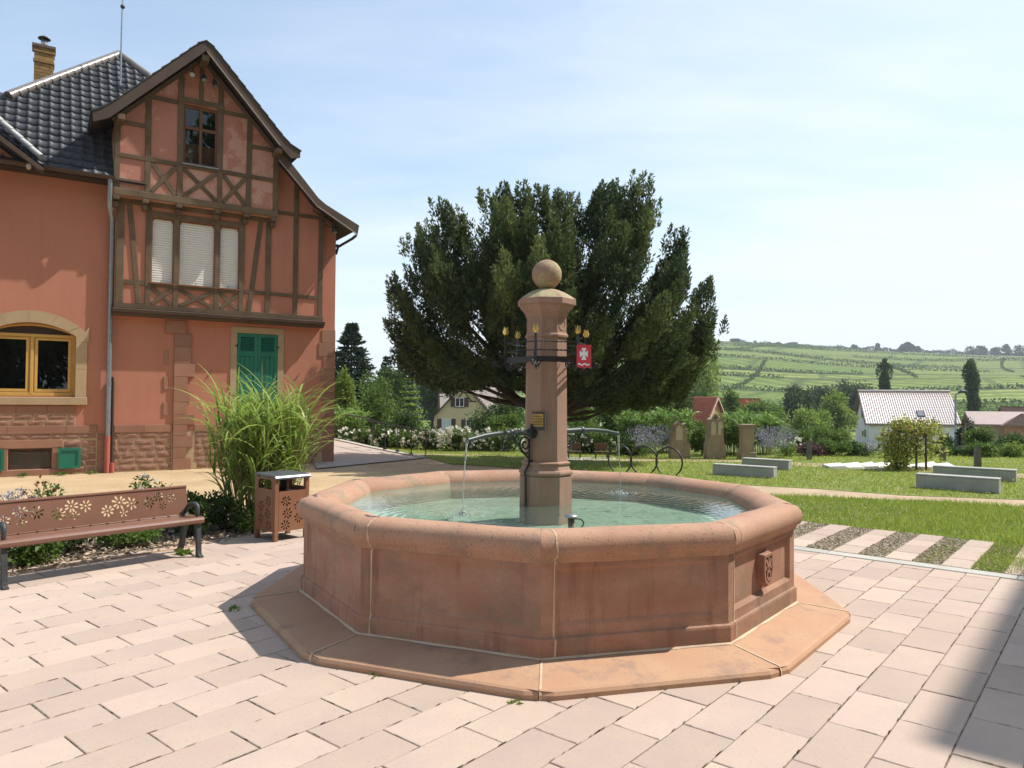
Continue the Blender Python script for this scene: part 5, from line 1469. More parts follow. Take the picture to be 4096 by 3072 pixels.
# planting bed
bed_poly = [tn(-5.5, 7.935), tn(3.9, 7.935), tn(4.4, 8.15), tn(6.8, 8.3), tn(7.6, 9.0), tn(7.4, 10.2), tn(4.0, 10.25), tn(-2.0, 10.1), tn(-5.5, 10.1)]
sheet('planting_bed', bed_poly, -0.012, m_soil)
mb = MB(); mb.box(-5.5, 4.0, 7.915, 7.933, -0.05, 0.012)
o = mb.build('bed_edging', mat('edging_strip', (0.50, 0.33, 0.19), (0.42, 0.27, 0.15), 8, 0.8), None, (0, 0, 0), (0, 0, TH)); tag(o, kind='structure')
m_chip = leaf_mat('bark_chips', (0.20, 0.14, 0.095), (0.56, 0.46, 0.34), 0.0, 0.9)
def chips(name, poly, n, size, z, material, rng=nrng):
    xs_ = [p[0] for p in poly]; ys_ = [p[1] for p in poly]; pts = []
    while len(pts) < n:
        x, y = rng.uniform(min(xs_), max(xs_)), rng.uniform(min(ys_), max(ys_))
        if in_poly(x, y, poly): pts.append((x, y, z + rng.uniform(0, 0.012)))
    P = np.array(pts); D = norm(np.column_stack([rng.normal(size=(n, 2)), rng.normal(size=n) * 0.25]))
    me = quads_mesh(name, leaf_quads(P, D, rng.uniform(0.6, 1.6, n) * size, rng.uniform(0.3, 0.7, n) * size), material, rng.uniform(0, 1, n))
    return tag(link(name, me), kind='stuff')
chips('bark_chips', [tn(-1.0, 7.95), tn(4.3, 7.95), tn(6.0, 8.4), tn(5.5, 10.0), tn(-1.0, 10.0)], 9000, 0.055, -0.008, m_chip)
m_peb = leaf_mat('pebbles', (0.26, 0.21, 0.15), (0.58, 0.50, 0.40), 0.0, 0.9)
for k0 in (3.15, 5.15, 7.15, 9.1, 11.0):
    n1, n0 = row_n(k0), row_n(k0 + 0.98)
    chips('gravel', [tn(8.59, n0), tn(10.44, n0), tn(10.44, n1), tn(8.59, n1)], 1500, 0.022, -0.010, m_peb)
chips('loose_gravel', [(-6.2, 10.2), (-1.0, 12.0), (1, 16), (-3, 20), (-10, 15)], 9000, 0.012, -0.022, leaf_mat('grit', (0.36, 0.26, 0.15), (0.58, 0.46, 0.30), 0.0, 0.9))

# hoops (bicycle stand) on the lawn behind the basin
m_hoop = mat('dark_steel_hoop', (0.05, 0.05, 0.052), (0.07, 0.068, 0.066), 10, 0.5, 0.1, 80, metallic=0.5)
feet = [(2.31, 17.3), (2.79, 17.02), (3.33, 16.75), (3.80, 16.28)]
hl = ['dark steel cycle hoop nearest the pillar', 'middle one of the dark steel cycle hoops on the lawn', 'dark steel cycle hoop nearest the pale stone benches']
for i in range(3):
    a, b = Vector((*feet[i], 0)), Vector((*feet[i + 1], 0))
    c = (a + b) / 2; ex = (b - a).normalized(); R_ = (b - a).length / 2 * 1.04
    pts = []
    for q in np.linspace(-0.30 * PI, 1.30 * PI, 30):
        pts.append(c + ex * R_ * math.cos(q) + Vector((0, 0, 0.285 + 0.33 * math.sin(q))))
    pts = [Vector((pts[0].x, pts[0].y, -0.02))] + pts + [Vector((pts[-1].x, pts[-1].y, -0.02))]
    mb = MB(); mb.tube(pts, 0.020, 8)
    tag(mb.build('cycle_hoop', m_hoop), hl[i], 'cycle hoop', 'cycle hoops on the lawn')

# pale concrete benches
m_conc = mat('pale_concrete', (0.42, 0.41, 0.38), (0.35, 0.345, 0.325), 3, 0.85, 0.2, 80, streak=(0.24, 0.235, 0.21), st_amt=0.4)
def block_bench(name_lbl, p0, p1, dep, h, group='concrete benches on the lawn'):
    a, b = Vector((*p0, 0)), Vector((*p1, 0)); l = (b - a).length
    th_ = math.atan2(b.y - a.y, b.x - a.x)
    r = thing('concrete_bench', name_lbl, 'bench', (*p0, 0), th_, group)
    mb = MB(); mb.box(0.004, l - 0.004, 0.006, dep - 0.006, -0.05, h - 0.035, 0.004); mb.build('body', m_conc, r)
    mb = MB(); mb.box(0, l, 0, dep, h - 0.033, h, 0.006); mb.build('seat', m_conc, r)
block_bench('pale concrete bench on the lawn nearest the fountain, with flowers before it', (4.61, 16.75), (5.72, 15.92), 0.26, 0.235)
block_bench('pale concrete bench behind another one, below the worn pillar stone', (5.87, 18.62), (6.80, 17.90), 0.28, 0.23)
block_bench('long pale concrete bench at the right, nearest the camera on the lawn', (7.98, 14.42), (9.03, 13.52), 0.30, 0.27)
block_bench('long pale concrete bench just behind the nearest right hand one', (9.55, 16.55), (10.75, 15.55), 0.30, 0.25)
# zigzag row of white slabs
m_whites = mat('white_limestone', (0.72, 0.69, 0.62), (0.64, 0.61, 0.55), 4, 0.85, 0.3, 60)
zz = thing('white_stone_row', 'low zigzag row of white angular stone slabs on the lawn beside the trellis', 'stones', (8.05, 18.75, 0))
x = 0.0
while x < 3.3:
    w = rnd.uniform(0.34, 0.50)
    mb = MB(); hL, hR = rnd.uniform(0.02, 0.05), rnd.uniform(0.11, 0.16)
    y0 = -0.10 * (x / 3.3) + 0.4 * max(0, x - 2.0) / 1.3
    mb.add([(x, y0 - 0.30, -0.02), (x + w - 0.01, y0 - 0.34, -0.02), (x + w - 0.01, y0 + 0.20, -0.02), (x, y0 + 0.24, -0.02), (x, y0 - 0.28, hL), (x + w * 0.8, y0 - 0.30, hL + 0.02), (x + w - 0.01, y0 + 0.14, hR), (x + 0.02, y0 + 0.18, hR * 0.6)],
           [(3, 2, 1, 0), (4, 5, 6, 7), (0, 1, 5, 4), (1, 2, 6, 5), (2, 3, 7, 6), (3, 0, 4, 7)])
    fix_normals(mb.build('slab', m_whites, zz)); x += w
# stelae
m_grave = mat('weathered_grey_stone', (0.24, 0.20, 0.15), (0.17, 0.145, 0.11), 3, 0.92, 0.5, 40, c3=(0.13, 0.12, 0.08), scale3=4, lo3=0.55, hi3=0.7)
m_greyst = mat('grey_stele', (0.17, 0.165, 0.155), (0.13, 0.125, 0.118), 6, 0.9, 0.3, 60)
def stele(lbl, x, y, w, h, d=0.10):
    mb = MB(); mb.add([(x - w / 2, y, -0.05), (x + w / 2, y, -0.05), (x + w / 2, y + d, -0.05), (x - w / 2, y + d, -0.05), (x - w * 0.47, y + 0.01, h), (x + w * 0.45, y + 0.01, h - 0.015), (x + w * 0.45, y + d - 0.01, h - 0.015), (x - w * 0.47, y + d - 0.01, h)],
                      [(3, 2, 1, 0), (4, 5, 6, 7), (0, 1, 5, 4), (1, 2, 6, 5), (2, 3, 7, 6), (3, 0, 4, 7)])
    tag(fix_normals(mb.build('stone_stele', m_greyst)), lbl, 'stele', 'upright stone stelae')
stele('plain grey stone post standing on the lawn at the far right', 12.17, 19.0, 0.15, 0.54)
stele('dark stone post in front of the purple shrub', 8.67, 21.2, 0.14, 0.53)
stele('small brownish stone post between trellis and lamp post', 12.62, 21.3, 0.14, 0.40)

# old tombs
m_tomb = mat('lichen_sandstone', (0.36, 0.29, 0.20), (0.28, 0.225, 0.155), 3, 0.92, 0.4, 50, c3=(0.17, 0.135, 0.09), scale3=2.5, lo3=0.5, hi3=0.7)
m_tablet = mat('pale_tablet', (0.56, 0.50, 0.38), (0.48, 0.42, 0.32), 5, 0.8, 0.1, 40)
def lancet(cx, w, z0, zs_, zt_):
    return [(cx - w / 2, z0), (cx + w / 2, z0), (cx + w / 2, zs_), (cx + w * 0.28, (zs_ + zt_) / 2 + 0.01), (cx, zt_), (cx - w * 0.28, (zs_ + zt_) / 2 + 0.01), (cx - w / 2, zs_)]
t1_ = thing('tombstone', 'old stone tomb with one pale pointed tablet and horned top', 'tombstone', (4.90, 21.2, 0), 0.08, 'old tombs at the garden edge')
mb = MB(); mb.prism([(-0.26, -0.05), (0.30, -0.05), (0.30, 0.44), (0.22, 0.46), (0.19, 0.62), (0.17, 0.80), (-0.22, 0.80), (-0.26, 0.44)], 0.0, 0.30); fix_normals(mb.build('body', m_tomb, t1_))
mb = MB(); mb.prism([(-0.19, 0.802), (0.13, 0.802), (0.13, 0.93), (0.18, 1.02), (0.07, 0.99), (-0.03, 1.10), (-0.13, 0.99), (-0.24, 1.02), (-0.19, 0.93)], 0.03, 0.25); fix_normals(mb.build('horned_top', m_tomb, t1_))
mb = MB(); mb.prism(lancet(-0.03, 0.20, 0.54, 0.86, 0.95), -0.012, 0.06); fix_normals(mb.build('tablet', m_tablet, t1_))
mb = MB()
for k in range(4): mb.box(0.16 + k * 0.03, 0.18 + k * 0.03, 0.05, 0.25, 0.80, 0.845)
mb.build('cresting', m_tomb, t1_)
t2_ = thing('tombstone', 'old stone tomb with two pale pointed tablets and a small cross', 'tombstone', (5.97, 21.25, 0), 0.04, 'old tombs at the garden edge')
mb = MB(); mb.prism([(-0.28, -0.05), (0.28, -0.05), (0.27, 0.42), (0.225, 0.44), (0.21, 0.66), (0.22, 1.0), (0.21, 1.14), (0.10, 1.18), (0.0, 1.12), (-0.10, 1.18), (-0.21, 1.14), (-0.22, 1.0), (-0.20, 0.66), (-0.28, 0.42)], 0.0, 0.32); fix_normals(mb.build('body', m_tomb, t2_))
for cx in (-0.09, 0.11):
    mb = MB(); mb.prism(lancet(cx, 0.135, 0.69, 1.0, 1.10) if cx < 0 else [(0.045, 0.69), (0.12, 0.70), (0.135, 0.86), (0.178, 0.88), (0.178, 1.0), (0.15, 1.06), (0.11, 1.10), (0.07, 1.06), (0.045, 1.0)], -0.012, 0.05); fix_normals(mb.build('tablet', m_tablet, t2_))
mb = MB(); mb.box(-0.035, 0.035, 0.08, 0.15, 1.10, 1.29); mb.box(-0.09, 0.085, 0.085, 0.145, 1.165, 1.225); mb.build('cross', m_grave, t2_)
t3_ = thing('tombstone', 'plain square stone pillar tomb with a moulded cap and stepped foot', 'tombstone', (6.88, 21.15, 0), 0.04, 'old tombs at the garden edge')
mb = MB(); mb.box(-0.23, 0.23, -0.02, 0.36, -0.05, 0.20, 0.01); mb.build('foot', m_tomb, t3_)
mb = MB(); mb.prism([(-0.18, 0.20), (0.18, 0.20), (0.165, 0.27), (0.165, 0.92), (-0.165, 0.92), (-0.165, 0.27)], 0.02, 0.32); fix_normals(mb.build('body', m_tomb, t3_))
mb = MB(); mb.box(-0.20, 0.20, -0.01, 0.35, 0.922, 0.965, 0.008); mb.box(-0.22, 0.22, -0.03, 0.37, 0.967, 1.01, 0.008); mb.build('cap', m_tomb, t3_)

# two small brown benches under the shrubs
for lbl, x in (('small brown bench half hidden by the pillar, on a pale pad', 1.82), ('small brown bench on a pale pad between pillar and cycle hoops', 2.60)):
    r = thing('garden_bench', lbl, 'bench', (x, 20.95, 0), 0.06, 'small brown benches on the pale pad')
    mb = MB(); mb.box(-0.19, 0.18, 0.16, 0.18, 0.26, 0.43, 0.004); mb.build('backrest', m_bench, r)
    mb = MB(); mb.box(-0.20, 0.20, -0.02, 0.14, 0.185, 0.205, 0.004); mb.build('seat', m_bench, r)
    for q in (-0.17, 0.16):
        mb = MB(); mb.box(q - 0.01, q + 0.01, 0.0, 0.17, 0.0, 0.184); mb.build('leg', m_cast, r)
sheet('bench_pad', [(1.3, 20.35), (2.4, 20.3), (3.05, 20.45), (3.0, 21.35), (1.3, 21.3)], 0.002, m_kerb)

# ramp with a railing beside the house
m_ramp = mat('ramp_paving', (0.40, 0.335, 0.285), (0.35, 0.29, 0.25), 3, 0.9, 0.3, 60)
rp = [(-2.45, 20.75, 0.0), (-2.95, 21.2, 0.03), (-3.6, 21.9, 0.08), (-4.3, 22.6, 0.14), (-5.0, 23.3, 0.22), (-5.75, 24.0, 0.30), (-6.8, 24.6, 0.36), (-8.2, 25.2, 0.38)]
inn = [(-4.6, 17.3, 0.0), (-4.9, 18.2, 0.0), (-5.2, 19.2, 0.05), (-5.5, 20.2, 0.11), (-6.0, 21.2, 0.19), (-6.8, 22.2, 0.27), (-7.8, 23.0, 0.34), (-8.8, 23.6, 0.37)]
mb = MB()
mb.add([(x, y, z + 0.004) for x, y, z in rp] + [(x, y, z + 0.004) for x, y, z in inn], [(i, i + 8, i + 9, i + 1) for i in range(7)])
tag(fix_normals(mb.build('ramp', m_ramp)), kind='structure')
mb = MB()
for i in range(7):
    a, b = Vector(rp[i]), Vector(rp[i + 1]); d = (b - a).normalized(); n_ = Vector((d.y, -d.x, 0)) * 0.10
    mb.add([a - n_, b - n_, b + n_, a + n_, a - n_ + Z * 0.045, b - n_ + Z * 0.045, b + n_ + Z * 0.045, a + n_ + Z * 0.045] if False else [p + q for q in (Vector((0, 0, -0.4)), Vector((0, 0, 0.035))) for p in (a - n_, b - n_, b + n_, a + n_)],
           [(3, 2, 1, 0), (4, 5, 6, 7), (0, 1, 5, 4), (1, 2, 6, 5), (2, 3, 7, 6), (3, 0, 4, 7)])
tag(fix_normals(mb.build('ramp_kerb', m_kerb)), kind='structure')
rail = thing('handrail', 'dark metal handrail with slender posts along the sloping ramp', 'railing', (-2.45, 20.9, 0))
ro = Vector((-2.45, 20.9, 0))
posts = []
for px, pb in ((952, 1478), (803, 1452), (663, 1420), (535, 1398), (410, 1360), (300, 1320)):
    posts.append((1330 + px * .3919, 1250 + pb * .3919))
pth = []
zs2 = [0.0, 0.05, 0.11, 0.17, 0.25, 0.34]
for (u, v_), z in zip(posts, zs2):
    c = np.array([(u - CX_) / F_PX, -(v_ - CY_) / F_PX, 1.0]); d = Rm.T @ c
    t_ = (z - 1.65) / d[2]; pth.append(Vector((d[0] * t_, d[1] * t_, z)))
top = []
for p in pth:
    mb = MB(); q = p - ro; mb.tube([q, q + Vector((0, 0, 0.76))], 0.016, 6); mb.box(q.x - 0.05, q.x + 0.05, q.y - 0.05, q.y + 0.05, q.z + 0.0, q.z + 0.045); mb.build('post', m_cast, rail)
    top.append(q + Vector((0, 0, 0.76)))
mb = MB(); mb.tube([top[0] + Vector((0.05, -0.05, 0))] + top + [top[-1] + Vector((-0.6, 0.45, 0.05))], 0.020, 6); mb.build('rail', m_cast, rail)
mb = MB(); mb.tube([p - Vector((0, 0, 0.05)) for p in top], 0.008, 5); mb.build('lower_rail', m_cast, rail)

# ------------------------------------------------------------------ buildings beyond the garden
def local_builder(root): return lambda name, mb, m, par=None: fix_normals(mb.build(name, m, par or root))
m_cream = mat('cream_render', (0.56, 0.45, 0.27), (0.52, 0.42, 0.25), 0.8, 0.9)
m_whitew = mat('white_render', (0.72, 0.71, 0.68), (0.68, 0.67, 0.64), 0.8, 0.9)
m_brownsh = mat('brown_shutter', (0.075, 0.035, 0.025), (0.06, 0.03, 0.02), 4, 0.7)
m_paleroof = mat('pale_weathered_tile', (0.36, 0.30, 0.26), (0.30, 0.25, 0.22), 1.5, 0.75)
m_pinkroof = mat('pale_pink_tile', (0.60, 0.50, 0.47), (0.55, 0.44, 0.42), 2.0, 0.35, spec=0.6)
m_redroof = mat('terracotta_tile', (0.40, 0.13, 0.075), (0.34, 0.105, 0.06), 1.5, 0.75)
m_browntile = mat('brown_tile', (0.27, 0.18, 0.125), (0.22, 0.145, 0.10), 1.5, 0.75)
m_orangebrick = mat('orange_brickwork', (0.48, 0.235, 0.13), (0.42, 0.20, 0.11), 3, 0.9)
m_darkglass = mat('far_window_glass', (0.03, 0.035, 0.04), (0.02, 0.024, 0.03), 3, 0.1, spec=0.8)
m_curtain = mat('pale_curtain', (0.55, 0.60, 0.58), (0.40, 0.46, 0.45), 9, 0.8)

# cream gabled house behind the yew
ch = thing('gabled_house', 'cream gabled house with brown shutters, half hidden under the dark tree', 'house', (-5.3, 80, -2.6))
hb = local_builder(ch)
mb = MB(); mb.prism([(-3.2, -0.4), (3.2, -0.4), (3.2, 2.43), (0, 5.85), (-3.2, 2.43)], 0, 8); hb('wall', mb, m_cream)
def pitched(mb, hw, ze, zr, y0, y1, th, over=0.35):
    s_ = (zr - ze) / hw
    xo = hw + over; zo = ze - over * s_
    mb.prism([(-xo, zo), (0, zr + 0.04), (xo, zo), (xo, zo + th), (0, zr + th + 0.06), (-xo, zo + th)], y0, y1)
mb = MB(); pitched(mb, 3.2, 2.43, 5.87, -0.35, 8.2, 0.16); chr_ = hb('roof', mb, m_brownsh)
mb = MB()
for k in range(13):
    t0 = k / 13; z = 5.98 - 3.44 * t0
    mb.box(0.10 + 3.2 * t0, 0.10 + 3.2 * (t0 + 1 / 13) + 0.03, 0.0, 8.1, z - 0.20, z - 0.02)
hb('roof_tile_course', mb, m_paleroof, chr_)
def wnd(par_b, x0, x1, z0, z1, sh=0.45, curtain=False, sides=(1, 1)):
    mb = MB(); mb.prism(rect(x0, x1, z0, z1), -0.06, 0.0, [rect(x0 + 0.07, (x0 + x1) / 2 - 0.035, z0 + 0.07, z1 - 0.07), rect((x0 + x1) / 2 + 0.035, x1 - 0.07, z0 + 0.07, z1 - 0.07)])
    w = par_b('window', mb, m_whitew)
    mb = MB(); mb.box(x0 + 0.03, x1 - 0.03, -0.03, -0.01, z0 + 0.03, z1 - 0.03); par_b('pane', mb, m_curtain if curtain else m_darkglass, w)
    mb = MB(); mb.box(x0 - 0.08, x1 + 0.08, -0.12, 0.0, z0 - 0.08, z0 - 0.002); par_b('sill', mb, m_brownsh, w)
    if sides[0] and sh: mb = MB(); mb.box(x0 - sh - 0.02, x0 - 0.02, -0.08, -0.02, z0, z1, 0.01); par_b('shutter', mb, m_brownsh)
    if sides[1] and sh: mb = MB(); mb.box(x1 + 0.02, x1 + sh + 0.02, -0.08, -0.02, z0, z1, 0.01); par_b('shutter', mb, m_brownsh)
cz = lambda cy: 5.89 - (cy - 740) * .01076
cxx = lambda cx: (cx - 1340) * .01076
wnd(hb, cxx(1255), cxx(1345), cz(962), cz(868), 0.48, False)
wnd(hb, cxx(1120), cxx(1215), cz(1190), cz(1085), 0.48, True)
wnd(hb, cxx(1365), cxx(1460), cz(1190), cz(1090), 0.48)
mb = MB()
for a, b in (((-1.4, 4.1), (1.4, 4.1)), ((-0.9, 4.1), (0, 5.2)), ((0.9, 4.1), (0, 5.2))):
    d = np.array(b) - np.array(a); l = np.hypot(*d); q = np.array([-d[1], d[0]]) / l * 0.07
    mb.prism([tuple(np.array(a) - q), tuple(np.array(b) - q), tuple(np.array(b) + q), tuple(np.array(a) + q)], -0.04, -0.005)
hb('gable_timber', mb, m_brownsh)
# the bigger pale roof behind it
br = thing('neighbour_house', 'house with a broad pale tiled roof behind the cream gable', 'house', (-2.3, 88, -2.8), 0.15)
hb2 = local_builder(br)
mb = MB(); mb.prism([(0, -0.4), (7, -0.4), (7, 2.6), (3.5, 6.5), (0, 2.6)], -6.0, 3.0, axes='yz'); hb2('wall', mb, m_cream)
mb = MB()
for k in range(16):
    t0 = k / 16; y0_ = -0.4 + 3.9 * t0; z0_ = 2.25 + 4.35 * t0
    mb.add([(-6.3, y0_, z0_), (3.3, y0_, z0_), (3.3, y0_ + 0.26, z0_ + 0.27), (-6.3, y0_ + 0.26, z0_ + 0.27), (-6.3, y0_, z0_ - 0.06), (3.3, y0_, z0_ - 0.06)], [(0, 1, 2, 3), (4, 5, 1, 0)])
mb.add([(-6.3, 3.5, 6.62), (3.3, 3.5, 6.62), (3.3, 7.4, 2.2), (-6.3, 7.4, 2.2)], [(0, 1, 2, 3)])
hb2('roof', mb, m_paleroof)

# small red roofed building
rr = thing('red_roofed_house', 'small house with ribbed red roof and orange gable behind the tombs', 'house', (19.57, 70, -2.3), math.atan2(-1.6, -1.3) + PI)
hb3 = local_builder(rr)     # local x runs along the gable wall (front corner at -x), local y along the ridge (away to the left)
g = 2.06
mb = MB(); mb.prism([(-g, -0.4), (g, -0.4), (g, 2.15), (0, 4.3), (-g, 2.15)], 0, 6); hb3('wall', mb, m_orangebrick)
mb = MB(); pitched(mb, g, 2.15, 4.30, -0.25, 6.2, 0.10, 0.25); rrf = hb3('roof', mb, m_redroof)
for k in range(13):
    t0 = k / 13; x0_, z0_ = -2.34 * (1 - t0), 2.05 + 2.44 * t0
    mb = MB(); mb.box(x0_, x0_ + 0.17, -0.2, 6.15, z0_ - 0.02, z0_ + 0.075); hb3('tile_course', mb, m_redroof, rrf)
mb = MB(); mb.prism([(-2.36, 1.98), (0, 4.42), (2.36, 1.98), (2.36, 1.84), (0, 4.26), (-2.36, 1.84)], -0.32, -0.26); hb3('verge_board', mb, mat('pale_verge', (0.60, 0.50, 0.40), None, 3, 0.7))
rs = thing('distant_house', 'only a low red roof visible between shrubs below the vineyards', 'house', (31.0, 100, -3.0), 0.1)
hb4 = local_builder(rs)
mb = MB(); mb.prism([(-3, -0.4), (3, -0.4), (3, 2.5), (0, 4.9), (-3, 2.5)], -3, 3, axes='yz'); hb4('wall', mb, m_cream)
mb = MB()
for k in range(10):
    t0 = k / 10; mb.box(-3.2, 3.2, -3.3 + 3.3 * t0, -3.3 + 3.3 * (t0 + .1) + 0.1, 2.35 + 2.7 * t0, 2.62 + 2.7 * t0)
mb.add([(-3.2, 0, 5.2), (3.2, 0, 5.2), (3.2, 3.3, 2.4), (-3.2, 3.3, 2.4)], [(0, 1, 2, 3)])
hb4('roof', mb, m_redroof)

# white house with a pale tiled roof and skylight
wa = math.atan2(-1, 4)
wh = thing('white_house', 'white house with a big pale pinkish tiled roof and one skylight', 'house', (47.9, 100, -3.5), wa)
hb5 = local_builder(wh)      # local x along the ridge, y away from the camera; front eave at y=-4.12
WL = 10.7
mb = MB(); mb.prism([(-4.12, -0.5), (4.12, -0.5), (4.12, 2.55), (0, 6.6), (-4.12, 2.55)], 0.15, WL - 0.15, axes='yz'); hb5('wall', mb, m_whitew)
sl_ = (6.72 - 2.42) / 4.3
mb = MB(); mb.prism([(-4.45, 2.42 - 0.15 * sl_), (0, 6.66), (4.45, 2.42 - 0.15 * sl_), (4.45, 2.54 - 0.15 * sl_), (0, 6.80), (-4.45, 2.54 - 0.15 * sl_)], -0.35, WL + 0.25, axes='yz'); wrf = hb5('roof', mb, m_browntile)
mb = MB(); cols, rows_ = 40, 20
for r in range(rows_):
    for c in range(cols):
        x0_ = -0.34 + (WL + 0.58) * c / cols; x1_ = x0_ + (WL + 0.58) / cols
        ya, yb = -4.48 + 4.48 * r / rows_, -4.48 + 4.48 * (r + 1) / rows_ + 0.03
        za, zb = 2.42 + (ya + 4.45) * 0.953 + 0.10, 2.42 + (yb + 4.45) * 0.953 + 0.10
        xm = x0_ + (x1_ - x0_) * 0.45
        mb.add([(x0_, ya, za + 0.02), (xm, ya, za + 0.085), (x1_ - 0.03, ya, za + 0.02), (x0_, yb, zb - 0.03), (xm, yb, zb + 0.03), (x1_ - 0.03, yb, zb - 0.03), (x0_, ya, za - 0.06), (xm, ya, za - 0.05), (x1_ - 0.03, ya, za - 0.06)],
               [(0, 1, 4, 3), (1, 2, 5, 4), (6, 7, 1, 0), (7, 8, 2, 1)])
tag(mb.build('roof_tiles', m_pinkroof, wrf), kind='stuff')
mb = MB(); mb.tube([(-0.38, 0, 6.86), (WL + 0.28, 0, 6.86)], 0.13, 8); hb5('ridge', mb, m_pinkroof)
mb = MB(); mb.prism([(-0.36, 2.2), (-0.36, 2.38)], 0, 1) if False else None
for s_ in (-1,):
    mb = MB(); mb.prism([(-4.5, 2.28), (0, 6.60), (4.5, 2.28), (4.5, 2.10), (0, 6.40), (-4.5, 2.10)], -0.42, -0.36, axes='yz'); hb5('verge_board', mb, m_browntile)
skx = 6.1
mb = MB(); y0_, y1_ = -3.55, -2.75
zf = lambda y: 2.42 + (y + 4.45) * 0.953 + 0.22
mb.add([(skx, y0_, zf(y0_)), (skx + 0.9, y0_, zf(y0_)), (skx + 0.9, y1_, zf(y1_)), (skx, y1_, zf(y1_)), (skx, y0_, zf(y0_) - 0.25), (skx + 0.9, y0_, zf(y0_) - 0.25), (skx + 0.9, y1_, zf(y1_) - 0.25), (skx, y1_, zf(y1_) - 0.25)], [(0, 1, 2, 3), (4, 5, 1, 0), (5, 6, 2, 1), (6, 7, 3, 2), (7, 4, 0, 3)])
sk = hb5('skylight', mb, m_darkglass)
mb = MB(); d = 0.09
mb.add([(skx + d, y0_ + d, zf(y0_ + d) + 0.02), (skx + 0.9 - d, y0_ + d, zf(y0_ + d) + 0.02), (skx + 0.9 - d, y1_ - d, zf(y1_ - d) + 0.02), (skx + d, y1_ - d, zf(y1_ - d) + 0.02)], [(0, 1, 2, 3)]); hb5('pane', mb, m_greytop, sk)
for y0_, z0_, z1_ in ((-2.0, 3.1, 4.5), (-0.6, 3.1, 4.5), (-2.3, 0.6, 1.6), (-0.9, 0.7, 1.4)):
    mb = MB(); mb.box(0.10, 0.148, y0_, y0_ + 0.9, z0_, z1_); w = hb5('window', mb, m_greytop)
    mb = MB(); mb.box(0.08, 0.099, y0_ + 0.1, y0_ + 0.8, z0_ + 0.1, z1_ - 0.1); hb5('pane', mb, m_darkglass, w)
mb = MB(); mb.tube([(WL - 0.3, -4.2, 2.3), (WL - 0.3, -4.2, -0.5)], 0.07, 6); hb5('downpipe', mb, m_zinc)

# low roofs at the far right
def far_roof(lbl, pts_front, depth, zr_up, m, wall):
    pass
fa = thing('distant_barn', 'long low building with a flat looking pinkish brown roof beside the poplar', 'house', (72, 110, -3.5), -0.35)
hb6 = local_builder(fa)
mb = MB(); mb.box(-2.5, 5.5, -2.5, 2.5, -0.5, 2.2); hb6('wall', mb, m_cream)
mb = MB(); mb.prism([(-3.1, 2.2), (0.6, 4.05), (3.4, 2.6), (3.4, 2.4), (0.6, 3.80), (-3.1, 2.02)], -3.0, 6.0, axes='yz'); hb6('roof', mb, mat('dusty_pink_roof', (0.40, 0.30, 0.27), (0.36, 0.26, 0.23), 2, 0.6))
fb = thing('distant_bungalow', 'low house with a striped brown tiled roof at the right edge', 'house', (75.0, 104, -3.2), -0.5)
hb7 = local_builder(fb)
mb = MB(); mb.box(-4.0, 6, -2.5, 3, -0.5, 1.9); hb7('wall', mb, m_orangebrick)
mb = MB()
for k in range(11):
    t0 = k / 11; mb.box(-4.4 + 0.25 * k, 6.4, -3.2 + 3.2 * t0, -3.2 + 3.2 * (t0 + 1 / 11) + 0.12, 1.75 + 1.75 * t0, 1.95 + 1.75 * t0)
hb7('roof', mb, m_browntile)
mb = MB(); mb.add([(-1.9, 0, 3.55), (6.4, 0, 3.55), (6.4, 3.4, 1.7), (-4.4, 3.4, 1.7), (-4.4, -3.1, 1.8)], [(0, 1, 2, 3), (0, 3, 4)]); hb7('roof_back', mb, m_browntile)
fc = thing('distant_house', 'house showing only a brown tiled ridge at the right edge behind the bungalow', 'house', (84, 118, -3.2), -0.3)
hb8 = local_builder(fc)
mb = MB(); mb.prism([(-3, -0.4), (3, -0.4), (3, 2.4), (0, 4.3), (-3, 2.4)], -4, 5, axes='yz'); hb8('wall', mb, m_cream)
mb = MB()
for k in range(9):
    t0 = k / 9; mb.box(-4.3, 5.3, -3.3 + 3.3 * t0, -3.3 + 3.3 * (t0 + 1 / 9) + 0.1, 2.2 + 2.15 * t0, 2.45 + 2.15 * t0)
mb.add([(-4.3, 0, 4.5), (5.3, 0, 4.5), (5.3, 3.3, 2.3), (-4.3, 3.3, 2.3)], [(0, 1, 2, 3)]); hb8('roof', mb, m_browntile)

# church at the right, out of the picture: it throws the shadow across the paving
chu = thing('church', 'tall plastered church beside the square', 'church', (12.0, 6.26, 0), TH)
hb9 = local_builder(chu)     # local x along the square's rows, local -y to the right
mb = MB(); mb.box(0.5, 13.5, -17.5, -0.5, -0.1, 13.7); hb9('wall', mb, m_cream)
mb = MB(); mb.add([(0, -18, 13.7), (14, -18, 13.7), (14, 0, 13.7), (0, 0, 13.7), (0, -18, 14.0), (14, -18, 14.0), (14, 0, 14.0), (0, 0, 14.0), (7, -12, 19), (7, -6, 19)],
                  [(3, 2, 1, 0), (0, 1, 5, 4), (1, 2, 6, 5), (2, 3, 7, 6), (3, 0, 4, 7), (4, 5, 8), (5, 6, 9, 8), (6, 7, 9), (7, 4, 8, 9)]); hb9('roof', mb, m_redroof)
for k in range(3):
    mb = MB(); mb.prism(arch(-14.5 + k * 4.5, -13 + k * 4.5, 4.0, 9.0, 9.7), 0.44, 0.499, axes='yz'); hb9('window', mb, m_darkglass)
